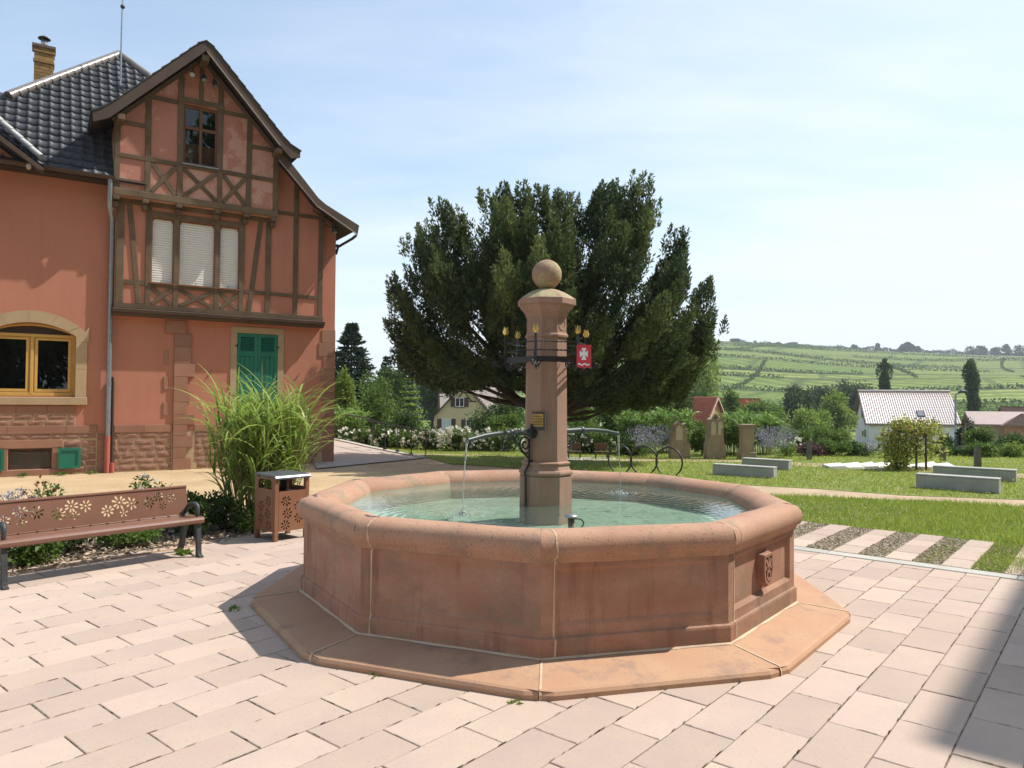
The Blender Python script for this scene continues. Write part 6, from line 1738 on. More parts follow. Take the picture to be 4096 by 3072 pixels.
# lamp post
lp = thing('street_lamp', 'grey street lamp with a curved dark head beside the white house', 'street lamp', (24.35, 40, -1.4))
mb = MB(); mb.tube([(0, 0, -0.1), (0, 0, 1.2), (0, 0, 1.25), (0, 0, 3.4), (0.04, 0, 3.58), (0.18, 0, 3.68)], [0.085, 0.08, 0.055, 0.05, 0.045, 0.04], 10); mb.build('pole', m_zinc, lp)
mb = MB(); mb.tube([(0.15, 0, 3.66), (0.30, 0, 3.735), (0.50, 0, 3.74), (0.66, 0, 3.66)], [0.05, 0.09, 0.10, 0.05], 10, flat=0.9); mb.build('lamp_head', m_cast, lp)
# wayside crucifix
cru = thing('crucifix', 'wayside crucifix with a pale figure on a dark wooden cross in front of a bush', 'crucifix', (18.6, 30, -0.7))
mb = MB(); mb.box(-0.045, 0.045, 0, 0.08, 0.6, 1.72); mb.box(-0.30, 0.34, 0.0, 0.07, 1.48, 1.545); mb.build('cross', m_timber, cru)
mb = MB(); mb.box(-0.12, 0.12, -0.06, 0.18, -0.1, 0.62, 0.02); mb.build('base', m_greyst, cru)
mb = MB(); mb.tube([(0.0, -0.05, 0.72), (0.01, -0.06, 0.95), (0.02, -0.08, 1.10), (0.0, -0.05, 1.20), (0.0, -0.05, 1.33), (0.0, -0.06, 1.40)], [0.025, 0.035, 0.045, 0.05, 0.06, 0.03], 8)
mb.ball((0.0, -0.08, 1.46), 0.045, 8, 6)
for s_ in (-1, 1): mb.tube([(s_ * 0.05, -0.05, 1.37), (s_ * 0.16, -0.04, 1.43), (s_ * 0.28, -0.03, 1.50)], [0.028, 0.022, 0.016], 6)
mb.build('figure', m_greyst, cru)

# ------------------------------------------------------------------ vegetation
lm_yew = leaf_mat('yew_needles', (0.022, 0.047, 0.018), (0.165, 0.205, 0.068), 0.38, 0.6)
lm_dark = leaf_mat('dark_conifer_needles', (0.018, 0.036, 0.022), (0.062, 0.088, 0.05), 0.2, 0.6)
lm_mid = leaf_mat('mid_green_leaves', (0.06, 0.115, 0.02), (0.20, 0.29, 0.06), 0.42)
lm_light = leaf_mat('light_green_leaves', (0.11, 0.185, 0.03), (0.31, 0.40, 0.085), 0.45)
lm_deep = leaf_mat('deep_green_leaves', (0.036, 0.074, 0.02), (0.12, 0.19, 0.05), 0.36)
lm_far = leaf_mat('far_tree_leaves', (0.034, 0.062, 0.026), (0.10, 0.145, 0.055), 0.28)
lm_grassy = leaf_mat('reed_blades', (0.13, 0.22, 0.025), (0.42, 0.52, 0.13), 0.45, 0.4)
lm_reed2 = leaf_mat('far_reed_blades', (0.085, 0.18, 0.026), (0.30, 0.42, 0.10), 0.45, 0.4)
lm_stem = leaf_mat('reed_stems', (0.16, 0.12, 0.045), (0.33, 0.30, 0.12), 0.1)
lm_lav = leaf_mat('lavender_sprays', (0.22, 0.22, 0.28), (0.46, 0.45, 0.56), 0.25)
lm_purple = leaf_mat('purple_leaves', (0.075, 0.03, 0.038), (0.17, 0.075, 0.09), 0.3)
lm_white = leaf_mat('white_petals', (0.72, 0.70, 0.60), (0.84, 0.83, 0.78), 0.25)
lm_clover = leaf_mat('clover_petals', (0.42, 0.40, 0.30), (0.66, 0.62, 0.52), 0.2)
lm_yel = leaf_mat('yellow_petals', (0.70, 0.50, 0.03), (0.80, 0.66, 0.08), 0.2)
lm_trellis = leaf_mat('vine_leaves', (0.15, 0.19, 0.03), (0.50, 0.50, 0.13), 0.52)
lm_red = leaf_mat('russet_shoots', (0.20, 0.07, 0.04), (0.32, 0.15, 0.07), 0.3)
lm_lawn = leaf_mat('grass_blades', (0.17, 0.25, 0.025), (0.42, 0.48, 0.10), 0.45, 0.5)
m_bark = mat('bark', (0.085, 0.058, 0.040), (0.055, 0.038, 0.028), 6, 0.95, 0.6, 30)

def tint_of(n, base=0.45, sd=0.22): return np.clip(nrng.normal(base, sd, n), 0, 1)

def crown_points(n, blobs, up=0.35, shell=0.55):
    """points and outward directions on a set of (cx,cy,cz,rx,ry,rz) clumps"""
    B = np.array(blobs); vol = (B[:, 3] * B[:, 4] * B[:, 5]) ** 0.67
    idx = nrng.choice(len(B), n, p=vol / vol.sum())
    d = sphere_dirs(n); rr = nrng.uniform(shell ** 3, 1, n) ** (1 / 3)
    P = B[idx, :3] + d * B[idx, 3:] * rr[:, None]
    D = d + nrng.normal(size=(n, 3)) * 0.55; D[:, 2] += up
    return P, norm(D), idx

def lumpy(rx, ry, rz, cz, n, fr=0.42, seed=0):
    r = np.random.default_rng(seed + 11); out = []
    for _ in range(n):
        d = norm(r.normal(size=3)); k = r.uniform(0.45, 0.88)
        s = fr * r.uniform(0.45, 1.3)
        out.append((d[0] * rx * k, d[1] * ry * k, cz + d[2] * rz * k, rx * s, ry * s, rz * s * 0.9))
    out.append((0, 0, cz, rx * 0.6, ry * 0.6, rz * 0.6))
    return out

def tree(name, label, cat, x, y, z0, ztop, rx, lm, nleaf, lsize, group=None, trunk=0.25, seed=0, nb=12, ry=None, fr=0.42, trunk_r=None, extra=None):
    root = thing(name, label, cat, (x, y, z0), 0, group)
    H = ztop - z0; cz = H * (trunk + (1 - trunk) / 2); rz = H * (1 - trunk) / 2; ry = ry or rx * 0.85
    blobs = lumpy(rx, ry, rz, cz, nb, fr, seed)
    P, D, idx = crown_points(nleaf, blobs, shell=0.35)
    P = P + nrng.normal(size=P.shape) * (0.115 * rx)
    t = tint_of(nleaf, 0.42) + (np.sin(idx * 5.1 + seed) * 0.14)
    V = leaf_quads(P, D, nrng.uniform(0.7, 1.4, nleaf) * lsize, nrng.uniform(0.45, 0.75, nleaf) * lsize, 0.15)
    link('crown', quads_mesh('crown', V, lm, t), root)
    tr = trunk_r or max(0.03, rx * 0.09)
    mb = MB(); mb.tube([(0, 0, -0.3), (0.02, 0, cz * 0.5), (0, 0, cz * 1.1)], [tr, tr * 0.75, tr * 0.35], 7)
    r = random.Random(seed)
    for b in blobs[:6]: mb.tube([(0, 0, cz * 0.6), (b[0] * .5, b[1] * .5, (cz * .6 + b[2]) / 2), (b[0], b[1], b[2])], [tr * .45, tr * .3, tr * .1], 5)
    mb.build('trunk', m_bark, root)
    return root

def conifer(name, label, cat, x, y, z0, ztop, r0, lm, levels, per, lsize, seed=0, droop=0.25, group=None, gap=0.0, nl=26):
    root = thing(name, label, cat, (x, y, z0), 0, group)
    H = ztop - z0; r = np.random.default_rng(seed + 5)
    P, D, T = [], [], []
    for l in range(levels):
        f = l / (levels - 1); z = H * (0.08 + 0.90 * f)
        R_ = r0 * (1 - f) ** 0.95 * r.uniform(0.85, 1.1) + 0.02 * H
        for k in range(max(4, int(per * (1 - f * 0.6)))):
            a = r.uniform(0, 2 * PI); Rk = R_ * r.uniform(0.7, 1.12)
            s = r.uniform(0.08, 1, nl) ** 0.7
            wz = -droop * Rk * s + 0.16 * Rk * s * s + (0.35 * Rk * s if f > 0.8 else 0)
            w_ = 0.24 * Rk * (1.1 - s) + 0.03
            lat = r.normal(size=nl) * w_
            px = np.cos(a) * Rk * s - np.sin(a) * lat; py = np.sin(a) * Rk * s + np.cos(a) * lat
            P.append(np.column_stack([px, py, z + wz + r.normal(size=nl) * (0.02 + gap) * Rk]))
            D.append(np.column_stack([np.cos(a) + r.normal(size=nl) * .5, np.sin(a) + r.normal(size=nl) * .5, 0.1 + r.normal(size=nl) * .3]))
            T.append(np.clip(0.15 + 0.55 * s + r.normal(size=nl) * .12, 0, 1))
    P, D, T = np.concatenate(P), np.concatenate(D), np.concatenate(T)
    n = len(P)
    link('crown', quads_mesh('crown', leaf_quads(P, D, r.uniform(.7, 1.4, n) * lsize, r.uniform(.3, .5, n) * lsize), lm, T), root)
    mb = MB(); mb.tube([(0, 0, -0.3), (0, 0, H * 0.97)], [r0 * 0.07, 0.01], 6); mb.build('trunk', m_bark, root)
    return root

def reeds(name, label, cat, x, y, z0, h, spread, nblade, lm, stems=60, seed=0, blen=0.6, bw=0.014, group=None, arch_=1.0):
    """tall clump grass: canes with long arching blades"""
    r = np.random.default_rng(seed + 3); root = thing(name, label, cat, (x, y, z0), 0, group)
    S = []
    for _ in range(stems):
        a, q = r.uniform(0, 2 * PI), math.sqrt(r.uniform(0, 1)) * spread * 0.48
        lean = r.normal(size=2) * 0.07 + np.array([math.cos(a), math.sin(a)]) * q * 0.42 / max(spread, .1)
        S.append((q * math.cos(a), q * math.sin(a), lean[0], lean[1], h * r.uniform(0.62, 0.95)))
    quads, tt = [], []
    for (sx, sy, lx, ly, sh) in S:
        w = 0.006
        for k in range(4):
            z0_, z1_ = sh * k / 4, sh * (k + 1) / 4
            for (dx, dy) in ((w, 0), (0, w)):
                quads.append([(sx + lx * z0_ - dx, sy + ly * z0_ - dy, z0_), (sx + lx * z0_ + dx, sy + ly * z0_ + dy, z0_), (sx + lx * z1_ + dx * .8, sy + ly * z1_ + dy * .8, z1_), (sx + lx * z1_ - dx * .8, sy + ly * z1_ - dy * .8, z1_)]); tt.append(r.uniform(0, 1))
    link('canes', quads_mesh('canes', np.array(quads), lm_stem, np.array(tt)), root)
    quads, tt = [], []
    nseg = 7
    for _ in range(nblade):
        sx, sy, lx, ly, sh = S[r.integers(len(S))]
        f = r.uniform(0.12, 1.0) ** 0.65; zb = sh * f
        a = r.uniform(0, 2 * PI); L_ = blen * r.uniform(0.55, 1.35) * (0.75 + 0.4 * f)
        up_ = r.uniform(0.8, 1.45); c = np.array([sx + lx * zb, sy + ly * zb, zb]); el = up_; tv_ = r.uniform(0, 1)
        dv = np.array([math.cos(a), math.sin(a)]); sd = np.array([-dv[1], dv[0], 0.0]); tw = r.normal() * 0.5
        sd = sd * math.cos(tw) + np.array([0, 0, 1.0]) * math.sin(tw)
        prev = c; curl = r.uniform(0.22, 0.46) * arch_
        ww = bw * r.uniform(0.7, 1.4)
        for s in range(nseg):
            st = L_ / nseg
            nx = prev + np.array([dv[0] * math.cos(el), dv[1] * math.cos(el), math.sin(el)]) * st
            w0 = ww * (1 - (s / nseg) ** 2) ; w1 = ww * (1 - ((s + 1) / nseg) ** 2)
            quads.append([prev - sd * w0, prev + sd * w0, nx + sd * w1, nx - sd * w1]); tt.append(tv_ * 0.6 + 0.4 * s / nseg)
            prev = nx; el -= curl * (0.6 + 0.9 * s / nseg)
    link('blades', quads_mesh('blades', np.array(quads), lm, np.array(tt)), root)
    return root

def blooms(root, P, size, lm, name='blossom'):
    """little cupped flowers of several petals, one joined part"""
    P = np.asarray(P); n = len(P); k = 6
    D = norm(nrng.normal(size=(n * k, 3)) + np.array([0, -0.4, 0.5])); PP = np.repeat(P, k, 0)
    s = np.repeat(nrng.uniform(0.7, 1.3, n) * size, k)
    o = link(name, quads_mesh(name, leaf_quads(PP, D, s, s * 0.9), lm, nrng.uniform(0, 1, n * k)), root)
    if name == 'blossom': o['kind'] = 'stuff'
    return o

def V2(v): return v * 4096 / 2212
def pxw(vx, vy, Y):
    """where the sight line through a photo position meets the vertical plane at distance Y (used once, to size things)"""
    c = np.array([(V2(vx) - CX_) / F_PX, -(V2(vy) - CY_) / F_PX, 1.0]); d = Rm.T @ c; s = Y / d[1]
    return float(d[0] * s), float(1.65 + d[2] * s)
def gz(x, y): return float(ground_h(np.array(x), np.array(y)))
sd_ = [0]
def tv(name, label, cat, vl, vr, vt, Y, lm, n, ls, group=None, **kw):
    xl, zt_ = pxw(vl, vt, Y); xr, _ = pxw(vr, vt, Y); x = (xl + xr) / 2; sd_[0] += 1
    return tree(name, label, cat, x, Y, gz(x, Y), zt_, (xr - xl) / 2 / 1.05, lm, n, ls, group, seed=sd_[0] * 13, **kw)

# ---- the big yew
yew = thing('yew_tree', 'huge dark yew with feathery upright tips spreading behind the fountain pillar', 'tree', (1.0, 19.7, 0))
sil = [(845, 742), (850, 690), (843, 640), (848, 602), (872, 625), (885, 570), (897, 500), (915, 470), (955, 450), (985, 470), (1005, 470), (1045, 418), (1085, 402), (1120, 398), (1160, 420), (1185, 445), (1205, 402), (1240, 408), (1265, 470), (1285, 450), (1305, 395), (1330, 381), (1350, 400), (1385, 388), (1412, 430), (1418, 500), (1440, 540), (1464, 505), (1475, 555), (1500, 595), (1520, 640), (1536, 596), (1549, 650), (1545, 700), (1530, 760), (1500, 775), (1485, 820), (1440, 850), (1395, 872), (1330, 885), (1270, 868), (1200, 858), (1130, 852), (1060, 842), (1010, 862), (960, 848), (930, 868), (905, 820), (880, 790)]
silw = np.array([pxw(a, b, 19.7) for a, b in sil]); silw[:, 0] -= 1.0
SC = np.array([0.14, 4.3])
silp = [tuple(q) for q in silw]
yr = np.random.default_rng(42)
tips = [(848, 600), (868, 628), (903, 492), (928, 468), (960, 450), (990, 462), (1052, 410), (1085, 400), (1120, 396), (1160, 412), (1207, 398), (1240, 402), (1302, 393), (1330, 379), (1354, 394), (1386, 385), (1412, 432), (1464, 503), (1495, 575), (1530, 600), (1538, 665), (1532, 735), (1515, 770), (1480, 830), (1420, 862), (848, 690), (850, 745), (885, 800), (928, 846), (1010, 822), (1300, 872), (1360, 872), (1440, 560), (880, 580), (1150, 828), (1075, 818), (870, 765), (905, 825), (955, 832), (1040, 812), (1250, 855), (1400, 858), (1450, 838), (1500, 785), (860, 720), (900, 790), (1520, 740)]
boughs = []
for (a_, b_) in tips:
    x, z = pxw(a_, b_, 19.7); boughs.append((x - 1.0, yr.normal() * 0.55, z, 1))
while len(boughs) < 270:
    p = np.array([yr.uniform(silw[:, 0].min(), silw[:, 0].max()), yr.uniform(silw[:, 1].min(), silw[:, 1].max())])
    if not in_poly(p[0], p[1] + 0.25, silp): continue
    rel = (p - SC) / np.array([4.5, 3.3]); rr = min(1.0, float(np.hypot(*rel)))
    dep = 3.1 * math.sqrt(max(0.03, 1 - rr ** 2)) * (1.0 if p[1] > 2.6 else 0.75)
    boughs.append((p[0], dep * (1 if yr.uniform() < 0.6 else -1) * -yr.uniform(0.35, 1.0), p[1], 0))
PP, DD, TT, LL = [], [], [], []
limbs = MB()
for (x, y, z, edge_) in boughs:
    tip = np.array([x, y, z]); hr = np.array([x, y, 0.0]); hr = hr / max(np.linalg.norm(hr), .25)
    frac = np.clip((z - 2.0) / 3.3, 0, 1)
    ax = hr * (0.9 - 0.47 * frac) + np.array([0, 0, 0.10 + 0.90 * frac]) + yr.normal(size=3) * 0.10; ax /= np.linalg.norm(ax)
    BL = yr.uniform(1.1, 2.1) if edge_ else yr.uniform(0.8, 1.5); bt = yr.normal(0.42, 0.19)
    npl = int(13 * BL / 1.8) + 3
    b0 = tip - ax * BL
    if yr.uniform() < 0.3:
        st = np.array([0.12 * yr.normal(), 0.12 * yr.normal(), 1.0 + yr.uniform(0, 0.9)])
        limbs.tube([tuple(st), tuple(st * 0.45 + b0 * 0.55 + np.array([0, 0, -0.15])), tuple(b0), tuple(tip - ax * 0.4)], [0.07, 0.045, 0.022, 0.006], 5, cap=False)
    for j in range(npl + (4 if edge_ else 0)):
        f = (j + 0.4 * yr.uniform()) / npl
        fine = j >= npl
        if j >= npl - 1: f = 1.0
        bw_ = 0.50 * (1 - f) ** 0.5 * min(1, 0.45 + f * 1.6)
        o3 = norm(yr.normal(size=3)) * bw_ * yr.uniform(0.4, 1.0)
        pt = tip - ax * BL * (1 - f) * 0.92 + o3
        if fine: pt = tip + np.array([yr.normal() * 0.2, yr.normal() * 0.2, yr.uniform(-0.25, 0.06)])
        dv = ax * 0.7 + o3 * 0.9 + np.array([0, 0, 0.35 + 0.35 * frac]) + yr.normal(size=3) * 0.22; dv = dv if not fine else ax * 0.5 + np.array([yr.normal() * .1, yr.normal() * .1, 0.8]); dv /= np.linalg.norm(dv)
        ln = yr.uniform(0.55, 1.05) * (0.85 if f > .9 else 1); n = int(150 * ln / 0.8)
        s = yr.uniform(0, 1, n)
        wid = (0.022 + 0.19 * (1 - s) ** 0.85 * np.minimum(1, (s + 0.15) * 3)) * yr.uniform(0.75, 1.25) * (0.62 if fine else 1)
        off_ = norm(yr.normal(size=(n, 3))) * (wid * yr.uniform(0.3, 1, n) ** 0.6)[:, None]
        P = pt - dv * ln * (1 - s)[:, None] + off_
        D = dv * 0.9 + off_ / np.maximum(wid, .03)[:, None] * 0.75 + yr.normal(size=(n, 3)) * 0.3
        PP.append(P); DD.append(D); LL.append(yr.uniform(0.07, 0.17, n) * (1 - 0.3 * s))
        TT.append(np.clip(bt + yr.normal() * 0.08 + yr.normal(size=n) * 0.15 + 0.12 * s, 0, 1))
PP, DD, TT, LL = map(np.concatenate, (PP, DD, TT, LL))
low = np.interp(PP[:, 0], [-4.5, -2.5, -0.8, 0.3, 1.2, 3.0, 4.5], [2.5, 1.95, 2.15, 2.0, 1.55, 1.5, 1.9]) + 0.16 * np.sin(PP[:, 0] * 5.0) * np.sin(PP[:, 0] * 2.3 + 1) + yr.normal(size=len(PP)) * 0.10
k_ = PP[:, 2] > low; PP, DD, TT, LL = PP[k_], DD[k_], TT[k_], LL[k_]
link('crown', quads_mesh('crown', leaf_quads(PP, DD, LL, LL * 0.36, 0.0, yr), lm_yew, TT), yew)
limbs.build('limbs', m_bark, yew)
mb = MB()
for k in range(5):
    a = k * 1.3; mb.tube([(0.20 * math.cos(a), 0.2 * math.sin(a), -0.2), (0.16 * math.cos(a), 0.16 * math.sin(a), 0.7), (0.28 * math.cos(a), 0.28 * math.sin(a), 1.8), (0.6 * math.cos(a), 0.6 * math.sin(a), 3.2)], [0.24, 0.19, 0.14, 0.06], 8)
mb.build('trunk', m_bark, yew)

# ---- tall grass behind the litter bin, bed plants
reeds('ornamental_grass', 'tall clump of arching bright green grass behind the litter bin', 'grass clump', -3.25, 9.45, -0.01, 1.62, 0.74, 1150, lm_grassy, 160, 1, 0.64, 0.0135, None, 0.58)
def low_shrub(lbl, t, n, r, h, lm, nl=900, ls=0.05, cat='shrub', name='low_shrub', group='shrubs in the planting bed', bloom=None, bl_n=0, bl_s=0.03, seed=0):
    x, y = tn(t, n); nl = int(nl)
    root = thing(name, lbl, cat, (x, y, -0.01), 0, group)
    P, D, idx = crown_points(nl, lumpy(r, r * 0.9, h * 0.5, h * 0.55, 9, 0.45, seed), 0.5, 0.4)
    P[:, 2] = np.abs(P[:, 2])
    link('leaves', quads_mesh('leaves', leaf_quads(P, D, nrng.uniform(.6, 1.4, nl) * ls, nrng.uniform(.5, .8, nl) * ls, 0.2), lm, tint_of(nl, 0.45)), root)
    mb = MB(); rr_ = random.Random(seed)
    for _ in range(7): mb.tube([(rr_.uniform(-.05, .05), rr_.uniform(-.05, .05), -0.02), (rr_.uniform(-r, r) * .5, rr_.uniform(-r, r) * .5, h * 0.45), (rr_.uniform(-r, r) * .7, rr_.uniform(-r, r) * .7, h * 0.85)], [0.008, 0.006, 0.003], 4)
    mb.build('stems', m_bark, root)
    if bl_n:
        PB, DB, _ = crown_points(bl_n, [(0, 0, h * 0.78, r * 0.9, r * 0.8, h * 0.3)], 0.5, 0.8)
        blooms(root, PB, bl_s, bloom)
    return root
low_shrub('leafy green shrub growing under the left half of the bench seat', 2.45, 8.42, 0.34, 0.36, lm_mid, 1700, 0.05, seed=3)
low_shrub('low pale leaved shrub at the left bench leg', 2.05, 8.22, 0.22, 0.32, lm_light, 1100, 0.045, seed=4)
low_shrub('dark leafy shrub behind the middle of the bench', 2.95, 8.70, 0.36, 0.36, lm_deep, 1700, 0.05, seed=5)
low_shrub('rose shrub with a few white blooms showing over the bench backrest', 4.10, 9.40, 0.26, 0.64, lm_mid, 700, 0.05, bloom=lm_white, bl_n=9, bl_s=0.055, seed=6)
low_shrub('loose rose shrub just past the right end of the bench', 4.25, 8.55, 0.30, 0.48, lm_deep, 1500, 0.055, seed=7)
low_shrub('dense low shrub at the foot of the tall grass', 4.75, 8.75, 0.34, 0.50, lm_deep, 1700, 0.05, seed=8)
low_shrub('small shrub between bench and bin in front of the tall grass', 4.85, 8.25, 0.22, 0.34, lm_mid, 800, 0.045, seed=9)
low_shrub('russet tipped shrub rising over the left part of the backrest', 3.05, 9.80, 0.22, 0.68, lm_mid, 700, 0.05, bloom=lm_red, bl_n=14, bl_s=0.035, seed=10)
low_shrub('wispy grey green plant at the left edge behind the bench', 2.75, 9.95, 0.34, 0.62, lm_lav, 500, 0.04, cat='plant', name='wispy_plant', seed=11)
low_shrub('flat green ground plant behind the backrest, right half', 3.55, 8.60, 0.34, 0.26, lm_mid, 1300, 0.05, seed=12)
low_shrub('yellow green herb with tiny flowers behind the bench top', 4.22, 9.25, 0.2, 0.56, lm_light, 600, 0.04, bloom=lm_yel, bl_n=30, bl_s=0.018, seed=14)
def weed(lbl, x, y, r, n=24, lm=lm_light):
    P = np.column_stack([nrng.normal(size=(n, 2)) * r * 0.3, np.zeros(n)]); D = norm(np.column_stack([nrng.normal(size=(n, 2)), nrng.uniform(0.3, 1.0, n)]))
    o = link('weed', quads_mesh('weed', leaf_quads(P, D, nrng.uniform(.5, 1.1, n) * r, 0.35 * r, 0.2), lm, nrng.uniform(0, 1, n)), None, (x, y, 0.0)); tag(o, lbl, 'weed', 'weeds in the joints')
weed('bright green weed at the foot of the basin step, front left', -0.79, 4.42, 0.06)
weed('tiny weed at the left tip of the basin step', -2.16, 5.72, 0.06, 14)
weed('grassy weed beside the right bench leg', -3.45, 7.72, 0.13, 40)
weed('small weed in the joint below the front corner of the step', 0.02, 4.02, 0.05, 12)
for (s_, lbl) in ((0.35, 'weed at the house foot near the green cellar shutter'), (0.9, 'smaller weed at the house foot left of the drainpipe'), (1.6, 'weed at the house foot below the cellar window')):
    w = h2w(-s_, -0.22, 0.0); weed(lbl, w.x, w.y, 0.12, 40, lm_mid)

# ---- garden plants, near to far
G1 = 'rose bushes along the garden edge'
for k, (vl, vr, vt, Y, lb) in enumerate(((728, 772, 925, 26.0, 'white rose bush next to the house corner'), (765, 815, 922, 25.6, 'white rose bush behind the top of the railing'), (808, 862, 926, 25.2, 'sparse white rose bush behind the middle of the railing'),
        (855, 912, 930, 24.8, 'white rose bush behind the lower end of the railing'), (905, 962, 930, 24.4, 'white rose bush right of the railing end'), (950, 1015, 923, 24.0, 'fullest white rose bush, behind the front spout'), (1000, 1060, 935, 24.0, 'white rose bush just right of the fullest one'), (1050, 1130, 925, 24.0, 'white rose bush next to the pillar'))):
    r = tv('rose_bush', lb, 'rose bush', vl, vr, vt, Y, lm_mid if k % 2 else lm_deep, 1700, 0.09, G1, trunk=0.02, nb=12, fr=0.5)
    xl, zt_ = pxw(vl, vt, Y); xr, _ = pxw(vr, vt, Y); hh = zt_ - gz(0, Y)
    nb_ = (18, 16, 14, 26, 40, 75, 40, 26)[k]
    PB = np.column_stack([nrng.uniform(-1, 1, nb_) * (xr - xl) / 2, nrng.uniform(-0.55, -0.2, nb_) * (xr - xl) / 2 * 1.6, nrng.uniform(0.25, 1.03, nb_) * hh]); blooms(r, PB, 0.085, lm_white)
tv('leafy_shrub', 'bright large leaved shrub against the house corner', 'shrub', 722, 775, 800, 30, lm_light, 3500, 0.13, trunk=0.05)
reeds('bamboo', 'bamboo like bright green clump beside the house corner', 'bamboo', pxw(752, 900, 27)[0], 27, -0.06, 1.35, 1.15, 650, lm_reed2, 60, 21, 0.5, 0.022)
tv('leafy_shrub', 'loose feathery green shrub behind the railing', 'shrub', 765, 868, 808, 33, lm_mid, 7000, 0.11, trunk=0.03, nb=18)
tv('leafy_shrub', 'rounded dark green shrub below the tiered pale tree', 'shrub', 845, 905, 880, 28.5, lm_deep, 2500, 0.10, trunk=0.03)
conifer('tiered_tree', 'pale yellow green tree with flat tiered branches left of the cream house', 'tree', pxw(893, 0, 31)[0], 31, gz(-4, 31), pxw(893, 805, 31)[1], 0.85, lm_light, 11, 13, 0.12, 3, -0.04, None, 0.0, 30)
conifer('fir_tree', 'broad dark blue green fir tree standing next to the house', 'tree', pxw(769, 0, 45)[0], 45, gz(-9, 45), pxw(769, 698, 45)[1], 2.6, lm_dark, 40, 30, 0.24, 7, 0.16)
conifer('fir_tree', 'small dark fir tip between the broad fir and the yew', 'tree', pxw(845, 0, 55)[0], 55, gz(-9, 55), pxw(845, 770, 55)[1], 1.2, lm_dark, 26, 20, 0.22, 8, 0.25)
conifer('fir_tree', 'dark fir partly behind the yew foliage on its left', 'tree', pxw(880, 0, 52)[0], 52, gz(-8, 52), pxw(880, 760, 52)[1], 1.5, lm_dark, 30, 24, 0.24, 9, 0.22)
tv('garden_tree', 'dark rounded tree above the tiered pale tree', 'tree', 800, 880, 792, 50, lm_deep, 6000, 0.2, trunk=0.1)
tv('garden_tree', 'tall dark tree behind the cream house, left of its roof', 'tree', 895, 975, 770, 95, lm_deep, 6000, 0.36, trunk=0.1)
tv('garden_tree', 'green tree showing between yew branches and cream house', 'tree', 930, 1010, 800, 110, lm_mid, 5000, 0.38, trunk=0.1)
tv('leafy_shrub', 'large dark shrub covering the right half of the cream house', 'shrub', 1020, 1135, 852, 29, lm_deep, 7000, 0.10, trunk=0.02, nb=16)
tv('leafy_shrub', 'light green shrub at the foot of the dark one, left of the pillar', 'shrub', 1060, 1140, 893, 26, lm_mid, 4000, 0.09, trunk=0.02)
tv('leafy_shrub', 'yellow green shrub directly right of the pillar', 'shrub', 1222, 1292, 855, 30, lm_light, 4500, 0.10, trunk=0.03)
r = tv('leafy_shrub', 'bush with a few white blooms behind the small benches', 'shrub', 1225, 1330, 905, 23.4, lm_mid, 5200, 0.075, trunk=0.02, nb=16)
blooms(r, np.column_stack([nrng.uniform(-.8, .8, 16), nrng.uniform(-.75, -.5, 16), nrng.uniform(.3, 1.0, 16)]), 0.07, lm_white)
tv('leafy_shrub', 'dark shrub between the right spout and the clump grass', 'shrub', 1285, 1370, 878, 26, lm_deep, 4500, 0.09, trunk=0.02)
tv('leafy_shrub', 'dark low shrub behind the cycle hoops', 'shrub', 1320, 1420, 938, 22.6, lm_deep, 3500, 0.07, trunk=0.02)
tv('garden_tree', 'dense green tree in the shade right under the yew', 'tree', 1290, 1400, 838, 48, lm_deep, 6000, 0.19, trunk=0.05)
tv('garden_tree', 'mid green tree under the right end of the yew', 'tree', 1380, 1480, 805, 52, lm_mid, 7000, 0.19, trunk=0.05)
G2 = 'big clumps of garden grass'
reeds('garden_grass', 'wide clump of arching garden grass left of the single tablet tomb', 'grass clump', pxw(1385, 0, 23.6)[0], 23.6, -0.06, 1.5, 1.05, 1000, lm_reed2, 80, 31, 0.45, 0.019, G2)
reeds('garden_grass', 'clump of arching garden grass right behind the single tablet tomb', 'grass clump', pxw(1455, 0, 23.8)[0], 23.8, -0.06, 1.42, 0.95, 900, lm_reed2, 70, 32, 0.45, 0.019, G2)
reeds('garden_grass', 'clump of garden grass between the double tablet tomb and the pillar tomb', 'grass clump', pxw(1590, 0, 23.0)[0], 23.0, -0.06, 1.36, 0.95, 1000, lm_reed2, 80, 33, 0.45, 0.019, G2)
reeds('garden_grass', 'clump of garden grass behind the plain pillar tomb', 'grass clump', pxw(1648, 0, 23.6)[0], 23.6, -0.06, 1.36, 0.9, 900, lm_reed2, 70, 34, 0.45, 0.019, G2)
def sprays(lbl, x, y, h, r, n, cat='lavender', name='lavender_bush', lo=0.35, seed=0):
    root = thing(name, lbl, cat, (x, y, -0.02), 0, 'pale lavender bushes')
    a = nrng.uniform(0, 2 * PI, n); q = np.sqrt(nrng.uniform(0, 1, n)) * r * 0.25
    D = norm(np.column_stack([np.cos(a) * nrng.uniform(.1, .75, n), np.sin(a) * nrng.uniform(.1, .75, n), np.ones(n)]))
    s = nrng.uniform(lo, 1.0, n) * h
    P = np.column_stack([np.cos(a) * q, np.sin(a) * q, np.zeros(n)]) + D * s[:, None] + nrng.normal(size=(n, 3)) * 0.015
    link('flower_sprays', quads_mesh('flower_sprays', leaf_quads(P, D + nrng.normal(size=(n, 3)) * .25, 0.06, 0.016), lm_lav, nrng.uniform(0, 1, n)), root)
    m_ = n // 3; P2, D2, _ = crown_points(m_, lumpy(r * 0.6, r * 0.6, h * 0.28, h * 0.3, 6, .5, seed), .6)
    link('leaves', quads_mesh('leaves', leaf_quads(P2, D2, 0.06, 0.03), lm_mid, tint_of(m_)), root)
sprays('pale lavender bush behind the right hand cycle hoops', pxw(1408, 0, 21.6)[0], 21.6, 0.98, 0.85, 1500)
